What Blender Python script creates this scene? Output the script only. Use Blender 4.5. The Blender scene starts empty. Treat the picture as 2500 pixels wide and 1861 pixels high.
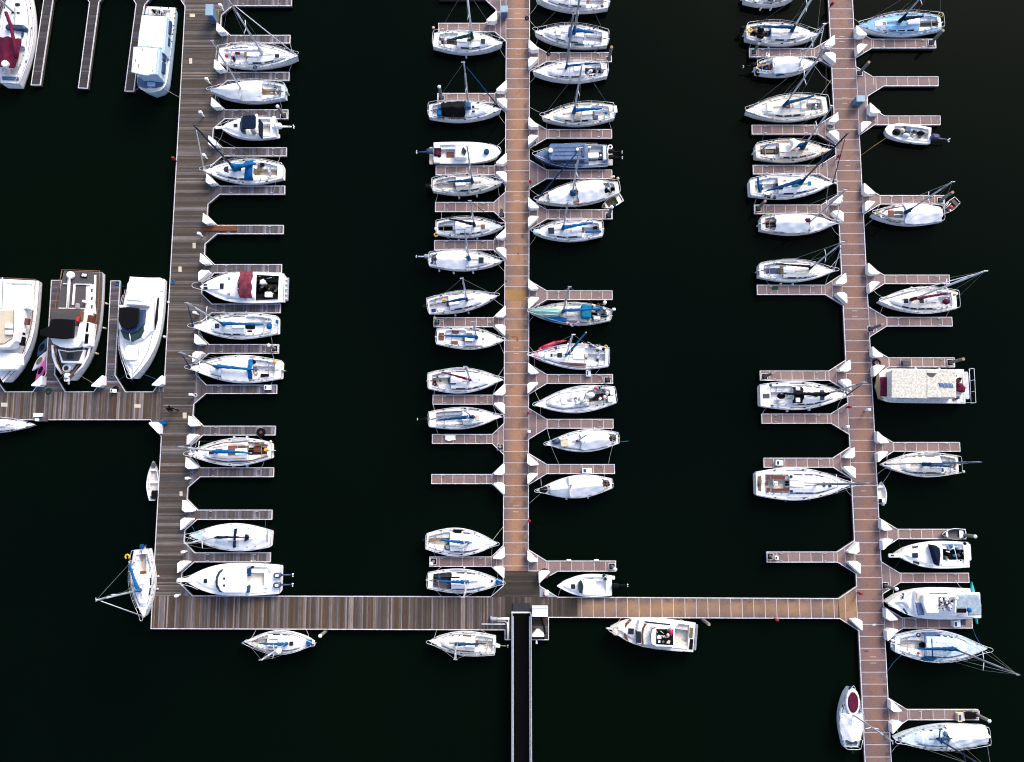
import bpy, math, random
from mathutils import Vector, Matrix
R = math.radians
random.seed(7)
# ---------------------------------------------------------------- camera, sky, sun, exposure
SC = bpy.context.scene
COL = SC.collection
FPX, CX, CY, CAMH = 1958.7, 1251.5, 930.5, 81.6       # focal length and centre in photo pixels, height in metres
TILT = math.atan(228.0 / FPX)
cam = bpy.data.cameras.new('camera'); camo = bpy.data.objects.new('camera', cam); COL.objects.link(camo)
cam.sensor_width = 36; cam.lens = FPX / 2500 * 36; cam.clip_end = 2000; cam.clip_start = .5
cam.shift_x = (1250 - CX) / 2500
camo.location = (0, 0, CAMH); camo.rotation_euler = (TILT, 0, 0)
SC.camera = camo
SUN_EL, SUN_AZ = R(36), R(30)
w = bpy.data.worlds.new('World'); SC.world = w; w.use_nodes = True
nt = w.node_tree; bg = nt.nodes['Background']
sky = nt.nodes.new('ShaderNodeTexSky'); sky.sky_type = 'NISHITA'; sky.sun_disc = False
sky.sun_elevation = SUN_EL; sky.sun_rotation = SUN_AZ; sky.air_density = .8; sky.dust_density = 4.0; sky.ozone_density = .6
nt.links.new(sky.outputs[0], bg.inputs[0]); bg.inputs[1].default_value = .15
sl = bpy.data.lights.new('sun', 'SUN'); sl.energy = .9; sl.angle = R(24); sl.color = (1, .95, .88)
so = bpy.data.objects.new('sun', sl); COL.objects.link(so)
so.rotation_euler = Vector((math.sin(SUN_AZ) * math.cos(SUN_EL), math.cos(SUN_AZ) * math.cos(SUN_EL), math.sin(SUN_EL))).to_track_quat('Z', 'Y').to_euler()
SC.view_settings.view_transform = 'Standard'; SC.view_settings.look = 'None'
SC.view_settings.gamma = 1; SC.view_settings.exposure = 1.2
SC.cycles.filter_width = 1.1
SC.view_settings.use_curve_mapping = False
# ---------------------------------------------------------------- where a photo pixel lies on a level of height z
def G(px, py, z=0.0):
    dx = (px - CX) / FPX; dy = -(py - CY) / FPX
    c, s = math.cos(TILT), math.sin(TILT)
    v = (dx, dy * c + s, dy * s - c)
    t = (z - CAMH) / v[2]
    return Vector((v[0] * t, v[1] * t, z))
def PROJ(p):
    c, s = math.cos(TILT), math.sin(TILT)
    x, y, z = p[0], p[1], p[2] - CAMH
    cy = y * c + z * s; cz = -y * s + z * c
    return (CX + FPX * x / -cz, CY - FPX * cy / -cz)
ZT = dict(Z1=(0, 0, .2028), Z2=(0, 640, .2603), Z3=(400, 0, .1577), Z4=(400, 230, .1577), Z5=(400, 450, .1577),
    Z6=(400, 630, .2119), Y1=(400, 950, .1577), Y2=(400, 1200, .2119), Y3=(220, 1080, .2904), Y4=(560, 1400, .1453),
    Y5=(1020, 1260, .2343), Y6=(1020, 1000, .2343), M1=(1020, 0, .2343), M2=(1020, 230, .2343), M3=(1020, 420, .2343),
    M4=(1020, 660, .2343), M5=(1020, 780, .2343), X6=(1460, 1400, .2343), E1=(1800, 0, .2434), E2=(1800, 210, .2434),
    E3=(1800, 420, .2434), E4=(1830, 650, .2614), E5=(1830, 860, .2704), E6=(1830, 1100, .2704), E7=(1900, 1370, .2704),
    E8=(2000, 1611, .2253), P=(0, 0, 1))
def PX(z, x, y):
    a, b, s = ZT[z]; return (a + x * s, b + y * s)
def GZ(z, x, y, h=0.0):
    return G(*PX(z, x, y), h)
# ---------------------------------------------------------------- materials
MATS = {}
def newmat(name):
    m = bpy.data.materials.new(name); m.use_nodes = True; MATS[name] = m
    return m, m.node_tree, m.node_tree.nodes['Principled BSDF']
def N(nt, t, **k):
    n = nt.nodes.new(t)
    for a, v in k.items(): setattr(n, a, v)
    return n
def ramp(nt, fac, stops, interp='LINEAR'):
    n = nt.nodes.new('ShaderNodeValToRGB'); n.color_ramp.interpolation = interp
    e = n.color_ramp.elements
    while len(e) > 1: e.remove(e[-1])
    e[0].position = stops[0][0]; e[0].color = (*stops[0][1], 1) if not isinstance(stops[0][1], (int, float)) else (stops[0][1],) * 3 + (1,)
    for p, c in stops[1:]:
        q = e.new(p); q.color = (*c, 1) if not isinstance(c, (int, float)) else (c, c, c, 1)
    nt.links.new(fac, n.inputs[0]); return n.outputs[0]
def mixc(nt, fac, a, b, mode='MIX'):
    n = nt.nodes.new('ShaderNodeMix'); n.data_type = 'RGBA'; n.blend_type = mode
    for s, v in ((n.inputs[0], fac), (n.inputs[6], a), (n.inputs[7], b)):
        if hasattr(v, 'node'): nt.links.new(v, s)
        elif isinstance(v, (int, float)): s.default_value = v
        else: s.default_value = (*v, 1)
    return n.outputs[2]
def noise(nt, vec, scale, detail=3, rough=.5, stretch=None):
    n = N(nt, 'ShaderNodeTexNoise'); n.inputs['Scale'].default_value = scale
    n.inputs['Detail'].default_value = detail; n.inputs['Roughness'].default_value = rough
    if stretch:
        mp = N(nt, 'ShaderNodeMapping'); mp.inputs['Scale'].default_value = stretch
        nt.links.new(vec, mp.inputs[0]); vec = mp.outputs[0]
    nt.links.new(vec, n.inputs[0]); return n.outputs[0]
def paint(name, col, rough=.45, var=.12, dirt=0.0, dcol=(.25, .2, .12), scale=1.3, metal=0.0):
    if name in MATS: return MATS[name]
    m, nt, b = newmat(name)
    tc = N(nt, 'ShaderNodeTexCoord'); v = tc.outputs['Object']
    f = ramp(nt, noise(nt, v, scale * 2, 4), [(.3, 0.0), (.7, 1.0)])
    c = mixc(nt, f, col, tuple(x * (1 - var) for x in col))
    if dirt:
        f2 = ramp(nt, noise(nt, v, scale * 3.1, 6, .7), [(.5 - dirt * .2, 0.0), (.74 - dirt * .1, 1.0)])
        c = mixc(nt, f2, c, dcol)
    nt.links.new(c, b.inputs['Base Color']); b.inputs['Roughness'].default_value = rough; b.inputs['Metallic'].default_value = metal
    b.inputs['Specular IOR Level'].default_value = .08 if max(col) < .03 else .35
    return m
def cloth(name, col, rough=.85, var=.3):
    if name in MATS: return MATS[name]
    m, nt, b = newmat(name)
    tc = N(nt, 'ShaderNodeTexCoord'); v = tc.outputs['Object']
    n1 = noise(nt, v, 3.0, 5, .6)
    c = mixc(nt, ramp(nt, n1, [(.3, 0.0), (.7, 1.0)]), tuple(x * (1 - var) for x in col), tuple(min(.85, x * (1 + var)) for x in col))
    nt.links.new(c, b.inputs['Base Color']); b.inputs['Roughness'].default_value = rough; b.inputs['Specular IOR Level'].default_value = .1
    bp = N(nt, 'ShaderNodeBump'); bp.inputs['Strength'].default_value = .25; bp.inputs['Distance'].default_value = .04
    nt.links.new(noise(nt, v, 7, 3, .5, (1, 2.5, 1)), bp.inputs['Height']); nt.links.new(bp.outputs[0], b.inputs['Normal'])
    return m
WHITE = paint('gelcoat_white', (.82, .83, .86), .35, .04, .2, (.68, .68, .68))
NONSKID = paint('nonskid_grey', (.72, .74, .79), .7, .08, .25, (.58, .58, .57))
CREAM = paint('gelcoat_cream', (.79, .77, .71), .4, .08)
CREAMNS = paint('nonskid_cream', (.72, .70, .64), .7, .08, .25, (.56, .53, .46))
DIRTY = paint('gelcoat_weathered', (.76, .76, .76), .6, .1, .55, (.46, .44, .39), 1.8)
DIRTYNS = paint('nonskid_weathered', (.64, .64, .63), .8, .15, .6, (.40, .38, .33), 1.8)
PALE = paint('gelcoat_pale_blue', (.62, .72, .80), .4, .1, .3, (.42, .5, .56))
PALENS = paint('nonskid_pale_blue', (.52, .63, .72), .7, .12, .4, (.36, .44, .5))
SKYB = paint('deck_sky_blue', (.13, .34, .62), .6, .15, .2, (.28, .45, .63))
SLATE = paint('paint_slate_blue', (0.0546, 0.1086, 0.2368), .5, .2, .3, (0.1002, 0.1542, 0.2757))
SLATED = paint('paint_slate_dark', (0.0177, 0.0477, 0.1197), .5, .2)
TEAK = paint('teak_brown', (.21, .08, .035), .6, .35, .4, (.11, .05, .025), 4)
TEAKG = paint('teak_weathered_grey', (.085, .08, .085), .85, .35, .5, (.05, .045, .045), 6)
OLIVE = paint('worn_ply', (.16, .13, .07), .8, .3, .4, (.1, .08, .05), 4)
MAHOG = paint('mahogany', (.13, .035, .02), .45, .3)
DARK = paint('black_rubber', (.004, .0045, .006), .6, .2)
GLASS = paint('dark_acrylic', (.012, .017, .03), .12, .2)
TGLASS = paint('teal_windshield', (.02, .045, .045), .1, .3)
METAL = paint('anodised_metal', (.42, .46, .54), .35, .1, metal=.35)
MASTW = paint('mast_white', (.72, .74, .78), .4, .1)
MASTG = paint('mast_grey', (.20, .22, .26), .45, .15)
MASTD = paint('mast_navy', (.01, .018, .045), .5, .2)
STEEL = paint('stainless_rail', (.62, .64, .68), .3, .05, metal=.2)
WIRE = paint('rigging_wire', (.20, .22, .23), .5, .1)
BLUE = cloth('canvas_blue', (.003, .085, .25))
BLUED = cloth('canvas_deep_blue', (.004, .045, .125))
NAVY = cloth('canvas_navy', (.003, .009, .028))
TEAL = cloth('canvas_teal', (.008, .13, .22))
MAROON = cloth('canvas_maroon', (.085, .008, .03))
ROSE = cloth('canvas_faded_red', (.13, .028, .045), var=.45)
GREEN = cloth('canvas_green', (.008, .045, .035))
SEAG = cloth('canvas_sea_green', (.17, .34, .31), var=.15)
BLACK = cloth('canvas_black', (.002, .002, .003), .7)
TARP = cloth('canvas_white', (.80, .81, .85), .75, .08)
TARPG = cloth('canvas_light_grey', (.52, .55, .62), .8, .12)
BEIGE = cloth('canvas_beige', (.50, .44, .34), .8, .12)
YELLOW = paint('plastic_yellow', (.62, .36, .02), .5)
RED = paint('plastic_red', (.55, .02, .015), .45)
CRIM = paint('plastic_crimson', (.42, .01, .05), .4)
MAGENTA = paint('plastic_magenta', (.55, .09, .38), .4)
TURQ = paint('plastic_turquoise', (.03, .45, .48), .4)
PINK = cloth('cloth_pink', (.62, .30, .42))
ORANGE = paint('plastic_orange', (.6, .16, .03), .5)
ROPEW = cloth('rope_white', (.42, .42, .40), .9)
ROPEB = cloth('rope_blue', (.02, .12, .26), .9)
ROPEY = cloth('rope_yellow', (.34, .28, .08), .9)
GREYP = paint('plastic_grey', (.25, .28, .33), .5)
UTIL = paint('cabinet_blue_grey', (.10, .17, .25), .5, .15, .3, (.1, .17, .24))
EDGE = paint('outline_stain_dark', (.07, .075, .09), .6)  # dark grey for the drawn shade outlines on decks and for pier stains
SKIN = paint('skin', (.45, .28, .2), .6)
ENGB = paint('engine_blue_grey', (.025, .055, .12), .35, .2)
def boards(name, pitch, cols, grain=60, wear=.5, patch=None, cluster=.35):
    """weathered boards laid across the walk: UV.x runs along it in metres, UV.y across it"""
    m, nt, b = newmat(name)
    uv = N(nt, 'ShaderNodeUVMap').outputs[0]
    sp = N(nt, 'ShaderNodeSeparateXYZ'); nt.links.new(uv, sp.inputs[0])
    d = N(nt, 'ShaderNodeMath', operation='DIVIDE'); nt.links.new(sp.outputs[0], d.inputs[0]); d.inputs[1].default_value = pitch
    fl = N(nt, 'ShaderNodeMath', operation='FLOOR'); nt.links.new(d.outputs[0], fl.inputs[0])
    fr = N(nt, 'ShaderNodeMath', operation='FRACT'); nt.links.new(d.outputs[0], fr.inputs[0])
    wn = N(nt, 'ShaderNodeTexWhiteNoise', noise_dimensions='1D'); nt.links.new(fl.outputs[0], wn.inputs['W'])
    sc = N(nt, 'ShaderNodeMath', operation='MULTIPLY'); nt.links.new(fl.outputs[0], sc.inputs[0]); sc.inputs[1].default_value = .37
    cn = N(nt, 'ShaderNodeTexNoise', noise_dimensions='1D'); nt.links.new(sc.outputs[0], cn.inputs['W']); cn.inputs['Scale'].default_value = cluster * 1.6; cn.inputs['Detail'].default_value = 4; cn.inputs['Roughness'].default_value = .75
    base = ramp(nt, wn.outputs[0], [(0, cols[0]), (.5, cols[1]), (1, cols[2])])
    d3 = N(nt, 'ShaderNodeMath', operation='MULTIPLY'); nt.links.new(d.outputs[0], d3.inputs[0]); d3.inputs[1].default_value = .41
    f3 = N(nt, 'ShaderNodeMath', operation='FLOOR'); nt.links.new(d3.outputs[0], f3.inputs[0])
    w3 = N(nt, 'ShaderNodeTexWhiteNoise', noise_dimensions='1D'); nt.links.new(f3.outputs[0], w3.inputs['W'])
    base = mixc(nt, 1.0, base, ramp(nt, w3.outputs[0], [(0, .55), (.5, 1.0), (1, 1.6)]), 'MULTIPLY')
    base = mixc(nt, ramp(nt, cn.outputs[0], [(.50, 0.0), (.53, 1.0)]), base, mixc(nt, wn.outputs[0], cols[3], cols[4]))
    g = noise(nt, uv, 1.0, 4, .7, (grain, 4, 1))
    base = mixc(nt, 1.0, base, ramp(nt, g, [(.28, .3), (.72, 1.75)]), 'MULTIPLY')
    g2 = noise(nt, uv, .5, 4, .6, (1, 1.5, 1))
    base = mixc(nt, ramp(nt, g2, [(.35, 0.0), (.75, wear)]), base, tuple(x * .55 for x in cols[0]))
    gap = ramp(nt, fr.outputs[0], [(0, .25), (.07, 1.0), (.93, 1.0), (1, .25)])
    base = mixc(nt, 1.0, base, gap, 'MULTIPLY')
    nt.links.new(base, b.inputs['Base Color']); b.inputs['Roughness'].default_value = .85
    bp = N(nt, 'ShaderNodeBump'); bp.inputs['Strength'].default_value = .4; bp.inputs['Distance'].default_value = .01
    nt.links.new(gap, bp.inputs['Height']); nt.links.new(bp.outputs[0], b.inputs['Normal'])
    return m
WOODA = boards('boards_grey', .16, [(0.0523, 0.0438, 0.0404), (0.0876, 0.0745, 0.0695), (0.1317, 0.1131, 0.1067), (0.0316, 0.0222, 0.0153), (0.0620, 0.0427, 0.0284)], 70)
WOODF = boards('boards_finger', .15, [(0.0425, 0.0407, 0.0534), (0.0801, 0.0776, 0.0969), (0.1782, 0.1697, 0.1950), (0.0504, 0.0360, 0.0344), (0.0925, 0.0757, 0.0799)], cluster=.3)
WOODC = boards('boards_brown', .16, [(0.0459, 0.0384, 0.0389), (0.0993, 0.0827, 0.0822), (0.1683, 0.1436, 0.1416), (0.0377, 0.0208, 0.0104), (0.0834, 0.0472, 0.0216)], cluster=.55)
WOODH = boards('boards_dark', .20, [(0.0240, 0.0176, 0.0136), (0.0440, 0.0336, 0.0272), (0.0800, 0.0640, 0.0560), (0.0160, 0.0112, 0.0080), (0.0400, 0.0272, 0.0160)], cluster=.5)
WOODT = boards('boards_top', .15, [(0.0144, 0.0144, 0.0192), (0.0280, 0.0272, 0.0352), (0.0440, 0.0416, 0.0520), (0.0200, 0.0144, 0.0144), (0.0320, 0.0240, 0.0224)])
WOODO = boards('boards_orange', .12, [(.16, .07, .025), (.12, .05, .02), (.2, .09, .03), (.1, .04, .02), (.22, .1, .04)])
def grit(name, edge, mid, amt):
    """gritty composite decking worn towards the middle of the walk: UV.y is 0 at one edge, 1 at the other"""
    m, nt, b = newmat(name)
    uv = N(nt, 'ShaderNodeUVMap').outputs[0]
    tc = N(nt, 'ShaderNodeTexCoord').outputs['Object']
    sp = N(nt, 'ShaderNodeSeparateXYZ'); nt.links.new(uv, sp.inputs[0])
    big = noise(nt, tc, .35, 5, .6)
    off = N(nt, 'ShaderNodeMath', operation='MULTIPLY_ADD'); nt.links.new(big, off.inputs[0]); off.inputs[1].default_value = .5
    nt.links.new(sp.outputs[1], off.inputs[2])
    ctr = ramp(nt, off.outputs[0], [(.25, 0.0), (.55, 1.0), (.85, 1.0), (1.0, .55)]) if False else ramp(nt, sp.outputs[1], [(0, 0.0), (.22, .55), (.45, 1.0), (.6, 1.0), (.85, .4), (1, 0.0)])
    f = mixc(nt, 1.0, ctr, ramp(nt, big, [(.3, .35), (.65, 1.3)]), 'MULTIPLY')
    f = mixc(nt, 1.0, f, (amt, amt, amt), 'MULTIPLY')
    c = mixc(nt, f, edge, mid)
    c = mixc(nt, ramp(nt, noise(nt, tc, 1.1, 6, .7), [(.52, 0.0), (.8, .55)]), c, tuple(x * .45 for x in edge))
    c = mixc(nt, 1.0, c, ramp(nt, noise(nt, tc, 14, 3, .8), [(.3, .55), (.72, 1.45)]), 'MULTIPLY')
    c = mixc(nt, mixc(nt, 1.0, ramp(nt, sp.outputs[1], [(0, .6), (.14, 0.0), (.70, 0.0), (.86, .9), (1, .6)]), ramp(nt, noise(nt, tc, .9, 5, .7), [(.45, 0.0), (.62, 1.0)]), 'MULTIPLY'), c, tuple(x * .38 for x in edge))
    # each moulded panel weathers a little differently
    d = N(nt, 'ShaderNodeMath', operation='DIVIDE'); nt.links.new(sp.outputs[0], d.inputs[0]); d.inputs[1].default_value = 1.13
    fl = N(nt, 'ShaderNodeMath', operation='FLOOR'); nt.links.new(d.outputs[0], fl.inputs[0])
    wn = N(nt, 'ShaderNodeTexWhiteNoise', noise_dimensions='1D'); nt.links.new(fl.outputs[0], wn.inputs['W'])
    c = mixc(nt, 1.0, c, ramp(nt, wn.outputs[0], [(0, .86), (1, 1.12)]), 'MULTIPLY')
    fr = N(nt, 'ShaderNodeMath', operation='FRACT'); nt.links.new(d.outputs[0], fr.inputs[0])
    sc = mixc(nt, 1.0, (.42, .37, .38), ramp(nt, noise(nt, tc, 3, 3), [(.3, .8), (.7, 1.15)]), 'MULTIPLY')
    c = mixc(nt, ramp(nt, fr.outputs[0], [(0, 1.0), (.052, 0.0)], 'CONSTANT'), c, sc)
    nt.links.new(c, b.inputs['Base Color']); b.inputs['Roughness'].default_value = .8
    return m
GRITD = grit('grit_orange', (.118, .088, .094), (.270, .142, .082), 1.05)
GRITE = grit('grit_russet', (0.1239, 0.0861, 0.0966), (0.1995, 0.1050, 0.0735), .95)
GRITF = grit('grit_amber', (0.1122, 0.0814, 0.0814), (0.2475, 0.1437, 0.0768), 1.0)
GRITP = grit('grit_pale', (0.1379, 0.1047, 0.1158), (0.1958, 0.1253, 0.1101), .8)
ORPAN = paint('panel_amber', (.30, .17, .055), .7, .15, .4, (.22, .12, .04), 3)
SEAM = paint('seam_strip', (.42, .37, .38), .6, .1, .4, (.42, .38, .4), 3)
RAILM = paint('bull_rail_white', (.66, .67, .74), .5, .1, .7, (.36, .35, .38), 1.4)
FASC = paint('fascia_timber', (.05, .035, .028), .85, .35, .4, (.02, .02, .02), 3)
FASB = paint('fascia_blue', (.03, .10, .16), .7, .3)
BOXW = paint('fibreglass_white', (.83, .84, .87), .4, .04, .2, (.70, .70, .71), 2)
PILE = paint('piling_wood', (.20, .19, .18), .9, .4, .6, (.07, .065, .06), 4)
PILET = paint('piling_end', (.32, .25, .17), .9, .3, .4, (.18, .12, .08), 6)
# ---------------------------------------------------------------- mesh helpers
class MB:
    def __init__(s): s.v = []; s.f = []; s.m = []; s.sm = []
    def add(s, vs, fs, mi=0, smooth=False):
        o = len(s.v); s.v += [tuple(v) for v in vs]
        for f in fs: s.f.append([i + o for i in f]); s.m.append(mi); s.sm.append(smooth)
    def box(s, c, d, rz=0, mi=0):
        ca, sa = math.cos(rz), math.sin(rz); vs = []
        for z in (-.5, .5):
            for x, y in ((-.5, -.5), (.5, -.5), (.5, .5), (-.5, .5)):
                X, Y = x * d[0], y * d[1]
                vs.append((c[0] + X * ca - Y * sa, c[1] + X * sa + Y * ca, c[2] + z * d[2]))
        s.add(vs, [(3, 2, 1, 0), (4, 5, 6, 7), (0, 1, 5, 4), (1, 2, 6, 5), (2, 3, 7, 6), (3, 0, 4, 7)], mi)
    def prism(s, poly, z0, z1, ch=0.0, mi=0, mside=None, zf=None):
        """poly in plan from z0 to z1, upper edge chamfered by ch"""
        if len(poly) < 3: return
        ar = sum(poly[i][0] * poly[(i + 1) % len(poly)][1] - poly[(i + 1) % len(poly)][0] * poly[i][1] for i in range(len(poly)))
        if ar < 0: poly = poly[::-1]
        n = len(poly); ms = mi if mside is None else mside
        cx = sum(p[0] for p in poly) / n; cy = sum(p[1] for p in poly) / n
        vs = [(p[0], p[1], z0) for p in poly]
        zz = (lambda x, y: 0) if zf is None else zf
        vs += [(p[0], p[1], z1 - ch + zz(p[0], p[1])) for p in poly]
        fs = [(i, (i + 1) % n, (i + 1) % n + n, i + n) for i in range(n)]
        k = n
        if ch:
            r = min(math.hypot(p[0] - cx, p[1] - cy) for p in poly) or 1
            q = max(.5, 1 - ch / max(r, .05) * 1.1)
            vs += [(cx + (p[0] - cx) * q, cy + (p[1] - cy) * q, z1 + zz(p[0], p[1])) for p in poly]
            k = 2 * n
        s.add(vs, fs + [tuple(range(n))[::-1]], ms)
        o = len(s.v) - len(vs)
        if ch:
            for i in range(n): s.f.append([o + n + i, o + n + (i + 1) % n, o + 2 * n + (i + 1) % n, o + 2 * n + i]); s.m.append(mi); s.sm.append(False)
        s.f.append([o + k + i for i in range(n)]); s.m.append(mi); s.sm.append(False)
    def tube(s, pts, r, n=6, mi=0, smooth=True, r1=None):
        pts = [Vector(p) for p in pts]
        if len(pts) < 2: return
        rings = []; up = Vector((0, 0, 1))
        for i, p in enumerate(pts):
            d = (pts[min(i + 1, len(pts) - 1)] - pts[max(i - 1, 0)])
            if d.length < 1e-6: d = Vector((1, 0, 0))
            d.normalize()
            a = d.cross(up)
            if a.length < .05: a = d.cross(Vector((1, 0, 0)))
            a.normalize(); b = a.cross(d)
            rr = r if r1 is None else r + (r1 - r) * i / (len(pts) - 1)
            rings.append([p + (a * math.cos(t) + b * math.sin(t)) * rr for t in [2 * math.pi * k / n for k in range(n)]])
        vs = [v for g in rings for v in g]; fs = []
        for i in range(len(pts) - 1):
            for k in range(n):
                a = i * n + k; b = i * n + (k + 1) % n
                fs.append((a, b, b + n, a + n))
        fs.append(tuple(range(n))[::-1]); fs.append(tuple(range((len(pts) - 1) * n, len(pts) * n)))
        s.add(vs, fs, mi, smooth)
    def ell(s, c, r, nu=10, nv=6, mi=0, rz=0, zmin=-1):
        vs = []; fs = []; ca, sa = math.cos(rz), math.sin(rz)
        for j in range(nv + 1):
            ph = -math.pi / 2 + math.pi * j / nv
            for i in range(nu):
                th = 2 * math.pi * i / nu
                x = r[0] * math.cos(ph) * math.cos(th); y = r[1] * math.cos(ph) * math.sin(th)
                vs.append((c[0] + x * ca - y * sa, c[1] + x * sa + y * ca, c[2] + r[2] * max(zmin, math.sin(ph))))
        for j in range(nv):
            for i in range(nu):
                a = j * nu + i; b = j * nu + (i + 1) % nu
                fs.append((a, b, b + nu, a + nu))
        s.add(vs, fs, mi, True)
    def grid(s, rows, mi=0, smooth=True, mif=None):
        o = len(s.v); n = len(rows[0])
        for r in rows: s.v += [tuple(p) for p in r]
        for i in range(len(rows) - 1):
            for j in range(n - 1):
                a = o + i * n + j
                s.f.append([a, a + 1, a + n + 1, a + n]); s.m.append(mi if mif is None else mif(i, j)); s.sm.append(smooth)
    def build(s, name, mats, parent=None, uv=None, label=None):
        me = bpy.data.meshes.new(name)
        me.from_pydata(s.v, [], s.f)
        if not isinstance(mats, (list, tuple)): mats = [mats]
        for m in mats: me.materials.append(m)
        me.polygons.foreach_set('material_index', s.m)
        me.polygons.foreach_set('use_smooth', s.sm)
        if uv:
            l = me.uv_layers.new(name='UVMap')
            for p in me.polygons:
                for li in p.loop_indices:
                    l.data[li].uv = uv(me.vertices[me.loops[li].vertex_index].co)
        me.update()
        o = bpy.data.objects.new(name, me); COL.objects.link(o)
        if parent: o.parent = parent
        if label: o['label'] = label
        return o
def thing(name, label, cat, loc=(0, 0, 0), rz=0, group=None):
    if len(label.split()) > 16: print('LONG', label)
    o = bpy.data.objects.new(name, None); COL.objects.link(o); o.empty_display_size = .3
    o.location = loc; o.rotation_euler = (0, 0, rz); o['label'] = label; o['category'] = cat
    if group: o['group'] = group
    return o
def tag(o, label, cat, group=None):
    if len(label.split()) > 16: print('LONG', label)
    o['label'] = label; o['category'] = cat
    if group: o['group'] = group
    return o
def rrect(cx, cy, w, h, r=.25, n=3, rz=0):
    r = min(r, w / 2 - .001, h / 2 - .001); out = []
    for k, (sx, sy) in enumerate(((1, 1), (-1, 1), (-1, -1), (1, -1))):
        for i in range(n + 1):
            t = math.pi / 2 * (k + i / n)
            out.append((sx * (w / 2 - r) + r * math.cos(t), sy * (h / 2 - r) + r * math.sin(t)))
    ca, sa = math.cos(rz), math.sin(rz)
    return [(cx + x * ca - y * sa, cy + x * sa + y * ca) for x, y in out]
# ---------------------------------------------------------------- water
def water():
    m, nt, b = newmat('harbour_water')
    tc = N(nt, 'ShaderNodeTexCoord').outputs['Object']
    f = ramp(nt, noise(nt, tc, .02, 3), [(.35, 0.0), (.65, 1.0)])
    nt.links.new(mixc(nt, f, (.0004, .0019, .0014), (.0008, .0028, .0014)), b.inputs['Base Color'])
    b.inputs['Roughness'].default_value = .03; b.inputs['IOR'].default_value = 1.08
    bp = N(nt, 'ShaderNodeBump'); bp.inputs['Strength'].default_value = .10; bp.inputs['Distance'].default_value = .05
    nt.links.new(noise(nt, tc, 2.2, 4, .6), bp.inputs['Height']); nt.links.new(bp.outputs[0], b.inputs['Normal'])
    mb = MB(); mb.add([(-900, -900, 0), (900, -900, 0), (900, 900, 0), (-900, 900, 0)], [(0, 1, 2, 3)])
    o = mb.build('water', m); o['kind'] = 'structure'
water()
# ---------------------------------------------------------------- piers and finger docks
DZ = .50
RAILPTS = []            # points along every dock edge, where mooring lines are made fast
def g2(p, z=DZ): q = G(p[0], p[1], z); return (q.x, q.y)
def rail_mb(mb, pts, w=.075, z0=DZ - .10, z1=DZ + .035):
    for a, b in zip(pts, pts[1:]):
        dx, dy = b[0] - a[0], b[1] - a[1]; L = math.hypot(dx, dy)
        if L < .05: continue
        mb.box(((a[0] + b[0]) / 2, (a[1] + b[1]) / 2, (z0 + z1) / 2), (L + w * .8, w, z1 - z0 - random.uniform(.001, .008)), math.atan2(dy, dx))
        k = int(L / .6)
        for i in range(k + 1):
            t = i / max(k, 1); RAILPTS.append(Vector((a[0] + dx * t, a[1] + dy * t, z1)))
def slab(poly, name, top, parent, z=DZ, along='y', v0=None, v1=None, side=None, uv=None):
    mb = MB(); mb.prism(poly, .04, z, 0, 0, 1)
    xs = [p[0] for p in poly]; ys = [p[1] for p in poly]
    if uv: pass
    elif along == 'y':
        a, b = (v0, v1) if v0 is not None else (min(xs), max(xs))
        uv = lambda c: (c[1], (c[0] - a) / (b - a))
    else:
        a, b = (v0, v1) if v0 is not None else (min(ys), max(ys))
        uv = lambda c: (c[0], (c[1] - a) / (b - a))
    return mb.build(name, [top, side or FASC], parent, uv)
def cleat(parent, p, rz):
    mb = MB(); mb.box((p[0], p[1], DZ + .06), (.05, .05, .06), rz); mb.box((p[0], p[1], DZ + .10), (.26, .045, .03), rz)
    mb.build('cleat', METAL, parent)
ORD = ['top', 'second', 'third', 'fourth', 'fifth', 'sixth', 'seventh', 'eighth', 'ninth', 'tenth', 'eleventh', 'twelfth', 'thirteenth', 'fourteenth', 'fifteenth']
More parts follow.
